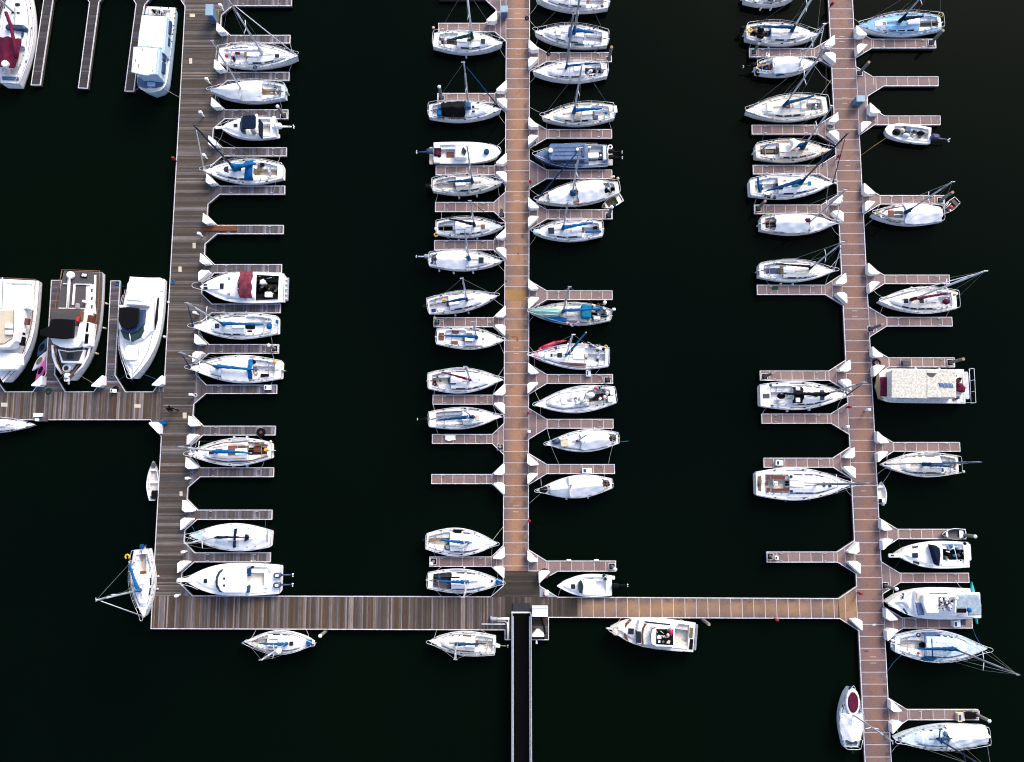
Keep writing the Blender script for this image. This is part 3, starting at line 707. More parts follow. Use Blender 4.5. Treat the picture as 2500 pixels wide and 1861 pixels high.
    def ball(s, name, x, y, r, h, mat, sq=1):
        q = s.loc(x, y, h); k = s.zk * s.ppm
        mb = MB(); mb.ell((q.x, q.y, h), (r * k, r * k * sq, r * k * .8), 12, 8); return mb.build(name, mat, s.t)
    def ring(s, name, x, y, r, h, mat, rr=.05, open_=0):
        q = s.loc(x, y, h); k = s.zk * s.ppm
        pts = [(q.x + r * k * math.cos(a), q.y + r * k * math.sin(a), h) for a in [open_ + (2 * math.pi - 2 * open_) * i / 14 for i in range(15)]]
        mb = MB(); mb.tube(pts, rr, 6); return mb.build(name, mat, s.t)
    def coil(s, x, y, r, h, mat, name='rope_coil'):
        q = s.loc(x, y, h); k = s.zk * s.ppm * r; mb = MB()
        pts = [(q.x + k * (1 - .12 * (i // 16)) * math.cos(i * math.pi / 8) * s.rnd.uniform(.92, 1.08), q.y + k * (1 - .12 * (i // 16)) * math.sin(i * math.pi / 8) * s.rnd.uniform(.92, 1.08), h + .01 * (i // 16)) for i in range(60)]
        mb.tube(pts, .022, 5); return mb.build(name, mat, s.t)
    def canvas(s, xa, xb, mat, name='tarp', wf=.86, zr=.5, ze=.12, n=16, m=12, rough=.05, ya=0, tent=True, over=False):
        """cloth draped over a ridge from station xa to xb (photo x along the axis, or fractions)"""
        ta, tb = (xa, xb)
        r = s.rnd; ph = [r.uniform(0, 6) for _ in range(6)]; rows = []
        for i in range(n + 1):
            t = lerp(ta, tb, i / n); w = s.b(t) * wf; x = t * s.L; row = []
            jx = .05 * math.sin(i * 2.1 + ph[0])
            for j in range(m + 1):
                u = -1 + 2 * j / m; e = 1 + .03 * math.sin(j * 1.7 + i * 1.3 + ph[1])
                hz = (1 - abs(u) ** (1.15 if tent else 2.2))
                z = s.zs(t) + ze + zr * hz * (1 if over or i not in (0, n) else .92)
                z += rough * (math.sin(i * 1.1 + j * .6 + ph[2]) * .5 + math.sin(i * .7 - j * 1.4 + ph[3]) * .5) * (1 - abs(u) * .3)
                row.append((x + (jx if 0 < j < m else 0) * 0 + (.06 * math.sin(j * 1.3 + ph[4]) if i in (0, n) else 0), u * w * e, z))
            rows.append(row)
        mb = MB(); mb.grid(rows)
        o = mb.build(name, mat, s.t)
        sk = MB()                                  # hanging hems give the cloth its edge
        for row in (rows[0], rows[-1], [q[0] for q in rows], [q[-1] for q in rows]):
            sk.grid([row, [(p[0], p[1] * 1.01, p[2] - .12) for p in row]])
        sk.build('hem', mat, o)
        return o
    def frac(s, x, y=None, h=1.4):
        y = y if y is not None else 0
        return s.loc(x, y, h).x / s.L
    def T(s, x0, x1, mat=TARP, yc=None, **k):
        """canvas between two photo x positions near row yc"""
        h = k.pop('h', 1.5)
        a, b = sorted((s.loc(x0, yc, h).x / s.L, s.loc(x1, yc, h).x / s.L))
        return s.canvas(max(a, .0), min(b, .985), mat, **k)
    def mast(s, fx, fy, tx=None, ty=None, h=None, mat=METAL, r=.075, spread=True, tz='', fur=None, back=True, leanmax=.07, spz=.52, stays=True, fr=.055, step=None, sl=.27, radar=False):
        z0 = step if step is not None else s.top(s.loc(fx, fy, 1.45).x / s.L)
        q = s.loc(fx, fy, z0); base = Vector((q.x, q.y * .25, z0 - .05))
        wb = Matrix.Rotation(s.rz, 3, 'Z') @ Vector((base.x, base.y, 0)) + s.o
        tipw = None
        if tx is not None:
            tp = PX(tz or s.z, tx, ty)
            if h is None: h = min((math.dist(PROJ((wb.x, wb.y, hh)), tp), hh) for hh in [4 + .1 * i for i in range(120)])[1]
            tl = s.wpx(tp[0], tp[1], h); d = Vector((tl.x - base.x, tl.y - base.y, 0))
            mx = leanmax * h
            if d.length > mx: d = d.normalized() * mx
        else: d = Vector((-.12, 0, 0))
        h = h or 9.5
        tip = base + d; tip.z = h; s.tip = tip; s.mbase = base; s.mh = h
        mb = MB(); mb.tube([base, lerp(base, tip, .5), lerp(base, tip, .8)], r, 8); mb.tube([lerp(base, tip, .8), tip], r, 8, 0, True, r * .7)
        mb.box((tip.x - .06, tip.y, tip.z + .02), (.34, .07, .05)); mo = mb.build('mast', mat, s.t)
        v = MB(); v.tube([(tip.x, tip.y, tip.z), (tip.x, tip.y, tip.z + .35)], .012, 4); v.tube([(tip.x - .2, tip.y, tip.z + .33), (tip.x + .15, tip.y, tip.z + .33)], .012, 4); v.build('wind_vane', DARK, mo)
        if spread:
            sp = MB(); c = lerp(base, tip, spz); W = s.B * sl
            for sg in (-1, 1): sp.tube([c, c + Vector((-.12, sg * W, .04))], .035, 5)
            sp.build('spreader', MASTW if mat != MASTD else mat, mo)
            if stays:
                wr = MB(); t0 = max(.05, base.x / s.L - .02); ch = s.b(t0) * .93
                for sg in (-1, 1):
                    wr.tube([(base.x, sg * ch, s.zs(t0)), c + Vector((-.12, sg * W, .04)), tip - Vector((0, 0, .1))], .011, 4)
                    wr.tube([(base.x - .35, sg * ch, s.zs(t0)), lerp(base, tip, spz - .03)], .011, 4)
                wr.build('shrouds', WIRE, s.t)
        if stays:
            st = MB(); bow = Vector((s.L - .12, 0, s.zs(1) + .05)); ht = lerp(base, tip, .97)
            if fur:
                fo = MB(); fo.tube([lerp(bow, ht, .03), lerp(bow, ht, .5), lerp(bow, ht, .93)], fr * 1.25, 7, 0, True, fr * .7)
                fo.tube([lerp(bow, ht, .93), ht], .012, 4); fo.tube([lerp(bow, ht, .015), lerp(bow, ht, .028)], .11, 8, 0, False); fo.build('furled_jib', fur, s.t)
            else: st.tube([bow, ht], .014, 4)
            if back: st.tube([(.1, 0, s.fb + .05), tip], .011, 4)
            if st.f: st.build('stays', WIRE, s.t)
        return s
    def boom(s, x0, y0, x1, y1, mat=BLUE, w=.15, h=2.0, up=None, collar=True, bare=False):
        a = s.loc(x0, y0, h); b = s.loc(x1, y1, (up or h) - .12)
        if hasattr(s, 'mbase'): a = Vector((s.mbase.x - .12, s.mbase.y * .6 + a.y * .4, h))
        bm = MB(); bm.tube([a + Vector((.05, 0, -.12)), b + Vector((0, 0, -.1)) + (b - a).normalized() * .18], .05, 6); bo = bm.build('boom', METAL, s.t)
        if not bare:
            r = s.rnd; n = 18; mb = MB(); rings = []
            side = Vector((-(b - a).y, (b - a).x, 0)).normalized()
            for i in range(n + 1):
                t = i / n; p = lerp(a, b, t); ww = w * (1.25 - .75 * t) * r.uniform(.82, 1.2); hh = w * (2.0 - 1.1 * t) * r.uniform(.9, 1.1)
                if i == n: ww *= .5; hh *= .6
                p = p + side * r.uniform(-.02, .02)
                rings.append([p + side * math.cos(th) * ww + Vector((0, 0, 1)) * (math.sin(th) * hh * .5 + hh * .15) for th in [2 * math.pi * k / 9 for k in range(10)]])
            mb.grid(rings); mb.add(rings[0][:9], [tuple(range(9))]); mb.add(rings[-1][:9], [tuple(range(9))[::-1]])
            if collar and hasattr(s, 'mbase'):
                m0 = s.mbase; d = (s.tip - m0).normalized()
                c = m0 + d * ((h - m0.z) / d.z)
                mb.tube([c - d * .45, c, c + d * .5, c + d * 1.0], w * 1.25, 9, 0, True, w * .55)
            mb.build('sail_cover', mat, s.t)
        return s
    def rails(s, pulpit=True, push=True, life=True, h=.58, mat=STEEL, r=.02, out=.22):
        mb = MB()
        if pulpit:
            ts = [.84, .9, .96]; P = []
            for sg in (-1, 1):
                q = [(t * s.L, sg * max(s.b(t) * .95, .12), s.zs(t) + h) for t in ts]
                P.append(q); mb.tube([(ts[0] * s.L, sg * s.b(ts[0]) * .95, s.zs(.84)), q[0]], r, 5); mb.tube([(ts[2] * s.L, sg * s.b(ts[2]) * .9, s.zs(.96)), (min(q[2][0], s.L + out - .3), sg * max(.16, s.b(.96)) * 1.02, q[2][2])], r, 5)
            x1 = s.L + out
            mb.tube(P[0][:2] + [(x1 - .34 + .34 * math.cos(a), max(.16, s.b(.96)) * 1.05 * math.sin(a), s.zs(1) + h) for a in [-math.pi / 2 + math.pi * k / 8 for k in range(9)]] + P[1][:2][::-1], r, 6)
            mb.build('pulpit', mat, s.t); mb = MB()
        if push:
            ts = [.14, .06, .0]; q0 = [(t * s.L, -s.b(t) * .95, s.zs(t) + h) for t in ts]; q1 = [(t * s.L, s.b(t) * .95, s.zs(t) + h) for t in ts]
            mb.tube(q0 + [(-.06, -s.b(0) * .6, s.fb + h), (-.06, s.b(0) * .6, s.fb + h)] + q1[::-1], r, 6)
            for q in q0[::2] + q1[::2]: mb.tube([(q[0], q[1], q[2] - h), q], r, 5)
            mb.build('stern_rail', mat, s.t); mb = MB()
        if life:
            ts = [.14, .3, .45, .6, .73, .84]
            for sg in (-1, 1):
                P = [(t * s.L, sg * s.b(t) * .965, s.zs(t) + h) for t in ts]
                mb.tube(P, .011, 4); mb.tube([(p[0], p[1], p[2] - h * .5) for p in P], .008, 4)
                for p in P[1:-1]: mb.tube([(p[0], p[1], p[2] - h), p], .016, 5)
            mb.build('lifelines', mat, s.t)
        return s
    def trim(s, winch=True, trav=True, grab=None, comp=TEAK, slide=True, tiller=True, wheel=False, drawers=True):
        """the small fittings every sailing deck carries, and added dark shade outlines"""
        r = s.rnd; mb = MB()
        if winch:
            for t in (s.c0 + .35 * (s.c1 - s.c0), s.c0 + .7 * (s.c1 - s.c0)):
                for sg in (-1, 1):
                    y = sg * (s.wif(t) + .1); z = s.zs(t) + .09
                    mb.tube([(t * s.L, y, z), (t * s.L, y, z + .14)], .07, 8, 0, False)
            mb.build('winches', GREYP, s.t)
        d = MB(); t0, t1 = s.c1 + .02, s.k1 - .05
        o = MB(); tt = [lerp(s.c1 + .012, s.k1 + .05, k / 8) for k in range(9)]
        if s.cab > 0:
            for sg in (-1, 1): o.tube([(t * s.L, sg * (s.wif(t) + min(s.slope, (s.b(t) - s.wif(t)) * .5) + .02), s.zs(t) + .06) for t in tt], .022, 4)
            o.tube([(tt[-1] * s.L + .03, -s.wif(tt[-1]), s.zs(tt[-1]) + .06), (tt[-1] * s.L + .03, s.wif(tt[-1]), s.zs(tt[-1]) + .06)], .017, 4)
        for sg in (-1, 1): o.tube([(t * s.L, sg * s.b(t) * .955, s.zs(t) + .035) for t in [k / 20 for k in range(20)]], .015, 4)
        y = [(t * s.L, s.wif(t) + .02, s.zs(t) + s.coam + .02) for t in (s.c0, (s.c0 + s.c1) / 2, s.c1)]
        o.tube(y + [(p[0], -p[1], p[2]) for p in y[::-1]] + [y[0]], .016, 4)
        o.build('deck_outline', s.edging, s.t)  # dark tubes added to draw shade outlines along cabin base, cockpit and deck edge
        for sg in (-1, 1):                        # jib tracks and toe rail blocks on the side decks
            d.tube([(t * s.L, sg * (s.b(t) * .86), s.zs(t) + .05) for t in (s.c1 - .02, s.c1 + .1, s.c1 + .2)], .02, 4)
            for t in (.2, .5, .68, .9): d.box((t * s.L, sg * s.b(t) * .9, s.zs(t) + .05), (.2, .08, .06))
        for k in range(3): d.tube([(s.L * lerp(s.k1, t0, .15), .08 * (k - 1), s.top(.6) + .04), (s.L * (t0 + .02), (.14 + .1 * k) * (1 if k % 2 else -1), s.top(t0 + .02) + .03)], .012, 4)
        d.build('deck_fittings', s.rnd.choice([GREYP, DARK, SLATED]), s.t)
        if slide:
            t = s.c1 + .075; z = s.top(t); w = min(s.wif(t) * 1.0, .62)
            m = MB(); m.prism(rrect((s.c1 + .075) * s.L, 0, .15 * s.L, w, .05, 2), z - .03, z + .07, .02); m.build('companionway_hatch', s.gel, s.t)
            m = MB(); m.box((s.c1 * s.L - .03, 0, s.zs(s.c1) + .02), (.05, w * .9, .5)); m.box((s.c1 * s.L - .16, 0, s.zs(s.c1) - .1), (.22, w * .85, .05)); m.build('washboards', comp, s.t)
        if grab:
            m = MB()
            for sg in (-1, 1): m.tube([(t * s.L, sg * s.wif(t) * .82, s.top(t) + .05) for t in (t0, lerp(t0, t1, .5), t1)], .028, 5)
            m.build('grab_rails', grab, s.t)
        if trav:
            m = MB(); t = s.c0 + .3 * (s.c1 - s.c0); m.box((t * s.L, 0, s.zs(t) - .02), (.06, s.wif(t) * 1.9, .05)); m.build('traveller', GREYP, s.t)
        if tiller:
            m = MB(); m.tube([(.02 * s.L, 0, s.fb + .05), (.09 * s.L, .06, s.fb + .16), (.17 * s.L, .14, s.fb + .2)], .03, 5); m.build('tiller', TEAK, s.t)
            m = MB(); m.box((-.1, 0, s.fb * .4), (.22, .05, s.fb * 1.3)); m.build('rudder', s.gel, s.t)
        if wheel:
            q = s.c0 * s.L + .3 * (s.c1 - s.c0) * s.L
            m = MB(); m.tube([(q, .42 * math.cos(a), s.fb + .25 + .42 * math.sin(a)) for a in [k * math.pi / 7 for k in range(15)]], .02, 5); m.box((q + .12, 0, s.fb - .1), (.18, .2, .7)); m.build('wheel', STEEL, s.t)
        return s
    def dodger(s, mat=BLUE, t=None, l=.11, h=.5, w=None, name='dodger', wid=1.08):
        t = s.c1 - .01 if t is None else t; w = (w or s.wif(t) * wid); rows = []
        for i in range(5):
            u = i / 4; x = (t + l * u) * s.L; hh = h * (1 - u ** 2.2 * .75); row = []
            for j in range(9):
                a = math.pi * j / 8
                row.append((x, w * math.cos(a) * (1 - .08 * u), s.top(s.c1 + .02) - .12 + hh * math.sin(a) ** .6))
            rows.append(row)
        mb = MB(); mb.grid(rows); mb.build(name, mat, s.t); return s
    def fenders(s, sides, ts=(.35, .6), mat=TARPG, r=.1, l=.5):
        for sg in sides:
            for t in ts:
                f = MB(); t += s.rnd.uniform(-.03, .03); y = sg * (s.b(t) + r + .01)
                f.tube([(t * s.L, y, .62), (t * s.L, y, .55), (t * s.L, y, .2), (t * s.L, y, .14)], r, 8); f.tube([(t * s.L, y, .6), (t * s.L, sg * s.b(t) * .96, s.zs(t) + .1)], .012, 4)
                f.build('fender', mat, s.t)
        return s
    def outboard(s, y=0, mat=DARK, up=False, x=-.12, sc=1.0, leg=None, band=None):
        mb = MB(); z = s.fb + .1
        mb.prism(rrect(x - .18 * sc, y, .62 * sc, .42 * sc, .14 * sc, 3), z, z + .42 * sc, .1 * sc); o = mb.build('outboard_motor', mat, s.t)
        l = MB()
        if up:
            l.tube([(x - .3, y, z + .05), (x - .75 * sc, y, z - .02), (x - 1.25 * sc, y, z - .08)], .09 * sc, 7, 0, True, .06 * sc); l.box((x - 1.05 * sc, y, z - .05), (.22, .05, .34))
            l.build('lower_unit', leg or mat, o)
            p = MB()
            for a in (0, 2.1, 4.2): p.ell((x - 1.42 * sc, y + .12 * sc * math.cos(a), z - .08 + .12 * sc * math.sin(a)), (.07 * sc, .07 * sc, .08 * sc), 6, 4)
            p.build('propeller', MASTW, o)
        else:
            l.box((x - .16, y, z - .4), (.24 * sc, .14 * sc, .9)); l.build('lower_unit', leg or mat, o)
        if band:
            c = MB(); c.prism(rrect(x - .2 * sc, y, .3 * sc, .2 * sc, .06, 2), z + .42 * sc, z + .43 * sc + .01); c.build('cowl_patch', band, o)
        return s
    def gear(s, x, y, w, h, n=12, z0=.55, z1=1.1, mats=None, name='gear'):
        """loose things lying in a cockpit, spread over the photo rectangle"""
        r = s.rnd; mats = mats or [TARPG, BLUED, DARK, TEAKG, WHITE, GREYP, BEIGE]; k = s.zk * s.ppm
        for i in range(n):
            q = s.loc(x + r.uniform(-.5, .5) * w, y + r.uniform(-.5, .5) * h, z1); m = r.choice(mats); mb = MB(); a = r.uniform(.08, .26); b_ = r.uniform(.06, .2)
            zz = r.uniform(z0 + .1, z1)
            if r.random() < .35: mb.ell((q.x, q.y, zz - .08), (a, b_, .12), 8, 5, 0, r.uniform(0, 3))
            elif r.random() < .3: mb.tube([(q.x, q.y, zz), (q.x + a * 2, q.y + r.uniform(-.3, .3), zz + .02)], .025, 5)
            else: mb.prism(rrect(q.x, q.y, a * 1.5, b_ * 1.5, .04, 1, r.uniform(0, 3)), z0, zz, .03)
            mb.build(name, m, s.t)
        return s
    def anchor(s, mat=STEEL):
        mb = MB(); mb.box((s.L + .05, 0, s.zs(1) + .02), (.6, .18, .05)); mb.tube([(s.L + .1, 0, s.zs(1) + .05), (s.L + .42, 0, s.zs(1) - .02)], .035, 5)
        mb.build('anchor_roller', mat, s.t); return s
    def lines(s, mat=ROPEW, which='abcd'):
        """mooring lines from the deck cleats to the nearest dock edges"""
        rot = Matrix.Rotation(s.rz, 3, 'Z'); used = []
        for k, (t, sg) in zip('abcd', ((.93, 1), (.93, -1), (.08, 1), (.08, -1))):
            if k not in which: continue
            p = Vector((t * s.L, sg * s.b(t) * .9, s.zs(t) + .06)); pw = rot @ p + s.o
            dirw = rot @ Vector((-.15 if t > .5 else .3, sg, 0)); best = None
            for q in RAILPTS:
                d = q - pw; d.z = 0; L = d.length
                if .35 < L < 4.2 and d.normalized().dot(dirw.normalized()) > .45:
                    c = abs(L - 1.0) - .5 * d.normalized().dot(dirw.normalized()) + s.rnd.uniform(0, .5)
                    if best is None or c < best[0]: best = (c, q)
            if best:
                q = s.inv @ (best[1] - s.o); q.z = DZ + .06; mid = (p + q) / 2; mid.z -= .12 + .05 * (p - q).length
                mb = MB(); mb.tube([p, (p * 3 + q) / 4 - Vector((0, 0, .08)), mid, (p + q * 3) / 4 - Vector((0, 0, .1)), q], .016, 5); mb.build('mooring_line', mat, s.t)
        return s
def sail(z, bow, stern, beam, label, mast=None, boom=None, **k):
    """a sloop with the usual gear; k holds what sets it apart"""
    hk = {a: k[a] for a in ('fb', 'rise', 'wt', 'smax', 'pw', 'hull', 'deck', 'stripe', 'boot', 'seed', 'bq') if a in k}
    s = Boat(z, bow, stern, beam, label, **hk)
    dk = {a: k[a] for a in ('c0', 'c1', 'k1', 'wi', 'wf', 'cab', 'well', 'floor', 'seat', 'slope', 'cabm', 'ns') if a in k}
    s.deck(**dk)
    if k.get('win', 2): s.windows(k.get('win', 2), mat=k.get('winm', GLASS))
    s.trim(grab=k.get('grab'), comp=k.get('comp', TEAK), tiller=k.get('tiller', True), wheel=k.get('wheel', False), slide=k.get('slide', True))
    if mast:
        mk = dict(k.get('mk', {})); s.mast(*mast, **mk)
        if boom: s.boom(*boom, **k.get('bk', {}))
    if k.get('rails', True): s.rails(life=k.get('life', True))
    if k.get('fend'): s.fenders(*k['fend'])
    if k.get('ml', 'abcd'): s.lines(k.get('mlm', ROPEW), k.get('ml', 'abcd'))
    return s
# ================================================================ left pier boats, top to bottom
s = sail('Z3', (2075, 865), (850, 860), 400, 'white sloop with a grey sail cover and a red ball in its cockpit', (1530, 790, 1000, 0), (1500, 790, 990, 780, TARPG, .17),
    mk=dict(h=11, r=.09, fur=TARPG, leanmax=.02, mat=METAL), c1=.37, k1=.80, wheel=True, tiller=False, comp=OLIVE, bk=dict(h=2.1))
s.hatch(1755, 870, 68, 62, frame=WHITE).block('cushion', 1135, 818, 78, 34, .8, 1.0, MAROON); s.ball('buoy_ball', 972, 868, 25, 1.5, RED, 1.2)
s.hatch(1292, 848, 90, 82, OLIVE, name='teak_hatch'); s.hatch(1400, 850, 90, 80, TARPG, name='cabin_panel'); s.ring('fender_ring', 1412, 1045, 24, 1.1, BLUED, .06); s.block('barbecue', 1072, 893, 30, 60, .9, 1.4, DARK)
s = sail('Z3', (722, 1412), (1878, 1415), 350, 'sloop almost wholly under white tarps with an open beige cockpit, left pier', (1200, 1370, 735, 630),
    mk=dict(mat=METAL, r=.08), hull=PALE, c0=.05, c1=.30, floor=BEIGE, seat=CREAM, win=0, tiller=True)
s.canvas(.30, .975, TARP, 'tarp', .93, .55, .12, rough=.05); s.gear(1730, 1420, 160, 170, 14); s.ball('fender_ball', 1750, 1390, 14, 1.3, TARPG)
s.block('strap', 1205, 1430, 14, 290, 1.3, 1.42, GREYP)
# boat on its lift
s = Boat('Z4', (868, 520), (1735, 515), 355, 'white cuddy boat with a navy canopy and white outboard, resting on a boat lift', 'motorboat', 'motorboat', .95, .35, .86, .35, 2.3, boot=WHITE)
s.deck(.10, .46, .86, .62, .45, .22, .55, floor=CREAMNS, slope=.2, ns=False)
s.block('bow_pulpit', 860, 513, 150, 42, 1.2, 1.32, WHITE); s.hatch(1112, 487, 62, 58, frame=WHITE)
s.poly('windshield', [(1225, 345), (1190, 370), (1172, 440), (1175, 530), (1195, 580), (1250, 590), (1250, 345)], 1.3, 1.85, TGLASS, .1)
s.block('canopy', 1315, 430, 205, 215, 2.55, 2.66, NAVY, .2, .08); s.block('canopy_curtain', 1480, 510, 28, 260, 1.0, 1.9, NAVY)
s.block('arch', 1432, 430, 36, 260, 2.3, 2.45, WHITE); s.block('helm_seat', 1370, 560, 60, 50, .8, 1.5, GREYP)
s.block('stern_seat', 1700, 430, 50, 190, .8, 1.12, WHITE); s.block('swim_step', 1765, 650, 60, 70, .5, .62, WHITE)
s.outboard(0.0, WHITE, True, -.1, 1.25, WHITE); s.rails(push=False, life=True, h=.45); s.lines(ROPEW, 'ab')
bl = thing('boat_lift', 'rusty steel boat lift frame standing under the white cuddy boat', 'boat lift', (s.t.location.x, s.t.location.y, 0), s.rz)
L_ = s.L
for nm, c, d in (('cross_beam', (L_ * .42, -.7, .18), (.16, 3.2, .16)), ('cross_beam', (L_ * .12, -.7, .18), (.16, 3.2, .16)), ('side_beam', (L_ * .27, -1.75, .34), (L_ * .5, .12, .14)), ('side_beam', (L_ * .27, .8, .34), (L_ * .5, .12, .14)), ('bunk', (L_ * .27, -.5, .32), (L_ * .4, .2, .1))):
    mb = MB(); q = Vector(c); mb.box((q.x, q.y, q.z), d); mb.build(nm, paint('lift_steel', (.22, .2, .19), .6, .3, .4, (.14, .08, .05)), bl)
mb = MB()
for x in (L_ * .43, L_ * .11): mb.tube([(x, -1.75, .4), (x + .9, -2.2, .5)], .05, 6)
mb.build('brace', GREYP, bl)
s = sail('Z4', (612, 1185), (1842, 1200), 405, 'white sloop with a wide bright blue cover spreading into a blue dodger, left pier', (1110, 1135, 470, 490), (1100, 1120, 1430, 1075, BLUE, .26),
    mk=dict(mat=MASTD, r=.1, fur=TARP, leanmax=.05), hull=WHITE, wheel=True, tiller=False, c1=.36, comp=OLIVE, floor=BEIGE, wt=.55, fend=((-1,), (.3, .6)))
s.dodger(BLUE, l=.12, h=.55, wid=1.35); s.poly('foredeck_hatch', [(945, 1120), (995, 1115), (1000, 1215), (940, 1200), (918, 1165)], 1.2, 1.47, GLASS); s.hatch(1172, 1160, 56, 50); s.hatch(1485, 1150, 70, 105, OLIVE, name='teak_board')
s.block('cushion', 1520, 1085, 60, 50, .9, 1.1, DARK); s.gear(1790, 1150, 60, 260, 8, mats=[DARK, GREYP])
# maroon topped cruiser
s = Boat('Z6', (415, 330), (1378, 345), 362, 'white sports cruiser with a faded red canopy and a cluttered cockpit', 'motorboat', 'motorboat', 1.1, .4, .92, .4, 2.6)
s.deck(.06, .33, .90, .74, .62, .30, .9, floor=DARK, seat=DARK, slope=.25, ns=False, cabm=WHITE)
s.poly('windshield', [(905, 195), (868, 205), (845, 270), (845, 380), (868, 445), (905, 450), (930, 330)], 1.5, 2.05, TGLASS, .08)
s.line('windshield_post', [(838, 285), (900, 270)], 2.1, .04, WHITE); s.line('windshield_post', [(838, 355), (900, 350)], 2.1, .04, WHITE)
s.canvas(.325, .475, ROSE, 'canopy', .86, .35, 1.35, 8, 12, .03, tent=False)
s.hatch(482, 333, 44, 64); s.hatch(667, 325, 46, 64); s.block('hatch_runway', 573, 333, 136, 56, 1.5, 1.72, WHITE)
for x, y in ((748, 228), (742, 410)): s.cyl('deck_vent', x, y, 14, 1.4, 1.72, GREYP)
s.gear(1190, 330, 210, 250, 40, .3, 1.25, [TARPG, DARK, TEAKG, WHITE, GREYP, BLACK, BLACK, YELLOW]); s.block('cool_box', 1200, 420, 80, 62, .6, 1.4, WHITE); s.block('cool_box', 1135, 275, 62, 50, .6, 1.4, TARPG)
s.block('cockpit_sole', 1250, 345, 130, 90, .3, .5, OLIVE)
s.block('swim_platform', 1408, 360, 58, 278, .3, .42, GREYP, .08)
for y in (245, 300, 355, 415, 470): s.ball('platform_fitting', 1412, y, 11, .5, TARP)
s.rails(push=False, h=.55, out=.6); s.lines(ROPEW, 'b')
s.line('rod_holder', [(690, 462), (960, 478)], 1.3, .03, GREYP)
s = sail('Z6', (325, 790), (1310, 775), 310, 'white sloop with a blue cover and a round blue wheel cover, left pier', (700, 750, 255, 515), (700, 745, 1150, 770, BLUE, .16),
    mk=dict(mat=METAL, r=.09, fur=BLUED, leanmax=.04), c1=.37, k1=.72, tiller=False, comp=DARK, wt=.66, fend=((-1,), (.4,)))
s.hatch(615, 782, 50, 54); s.hatch(1000, 790, 100, 60, DARK, name='companionway'); s.ball('wheel_cover', 1215, 785, 33, 1.5, BLUE, 1.2); s.block('life_sling', 1296, 730, 22, 44, 1.2, 1.6, BLUE)
s.block('life_jacket', 985, 843, 55, 22, 1.3, 1.5, MAROON); s.gear(1170, 690, 120, 30, 6, mats=[DARK, GREYP])
s = sail('Z6', (290, 1265), (1352, 1290), 322, 'blue trimmed sloop with white panels over the cabin and a blue dodger band', (625, 1245, 180, 1085), (620, 1240, 1090, 1290, BLUE, .16),
    mk=dict(mat=METAL, r=.08, fur=BLUED, leanmax=.04), stripe=BLUE, c1=.30, k1=.72, wt=.66, floor=NONSKID)
s.canvas(.34, .63, TARP, 'tarp', .88, .30, .22, rough=.02); s.canvas(.30, .345, BLUE, 'dodger', .72, .5, .25, 4, 10, .01, tent=False)
s.hatch(575, 1262, 34, 48, GREYP, frame=WHITE); s.cyl('winch_cover', 1027, 1195, 24, 1.0, 1.3, DARK); s.ball('life_ring', 1278, 1198, 22, 1.3, YELLOW); s.block('cushion', 1160, 1355, 96, 40, .8, 1.0, DARK); s.gear(1050, 1350, 90, 60, 8, mats=[ORANGE, TARPG, GREYP, BEIGE])
# teak trimmed sloop
s = sail('Y1', (372, 1002), (1662, 950), 430, 'white sloop with varnished teak rails, teak hatch and a yellow bucket in the cockpit', (825, 940, 225, 890), (830, 945, 1330, 990, BLUE, .17),
    mk=dict(mat=METAL, r=.08, leanmax=.05), c0=.05, c1=.27, k1=.76, wi=.62, grab=TEAK, comp=DARK, floor=MAHOG, wt=.58)
for sg in (-1, 1):
    mb = MB(); mb.tube([(t * s.L, sg * (s.wif(t) + .12), s.zs(t) + .13) for t in (.03, .12, .22, .34, .46, .58, .68, .76)], .06, 6); mb.build('coaming_cap', TEAK, s.t)
s.hatch(1068, 948, 140, 145, TEAK, name='teak_hatch'); s.hatch(1205, 915, 120, 80, TEAKG, name='ply_cover'); s.hatch(1290, 915, 52, 82, OLIVE, name='step'); s.hatch(738, 985, 76, 56, frame=WHITE)
s.cyl('bucket', 1570, 940, 27, .9, 1.35, YELLOW); s.block('cover_board', 1485, 850, 140, 60, .8, 1.1, OLIVE); s.block('cushion', 1445, 930, 120, 90, .7, .95, MAHOG)
s.gear(470, 990, 110, 120, 9, 1.1, 1.45, [TARPG, GREYP, BLUED, BEIGE]); s.fenders((-1, 1), (.3, .45)); s.ball('horseshoe_buoy', 1655, 818, 24, 1.7, BEIGE)
# shrink wrapped
s = sail('Y2', (292, 505), (1228, 545), 312, 'sloop fitted with a tight pale full deck cover crossed by a thin navy strap', (630, 530, 240, 605), (640, 528, 1005, 526, NAVY, .11),
    mk=dict(mat=METAL, r=.075, leanmax=.05), hull=WHITE, deck=PALENS, win=0, mlm=ROPEB, tiller=False)
s.canvas(.05, .80, TARP, 'deck_cover', .93, .42, .08, 24, 14, .04); s.block('strap', 810, 540, 16, 215, 1.2, 1.80, NAVY, .02); s.poly('sail_bag', [(935, 495), (968, 510), (968, 560), (925, 580)], 1.3, 1.8, NAVY)
s.line('strap', [(1190, 440), (1190, 590)], 1.2, .04, BLUED)
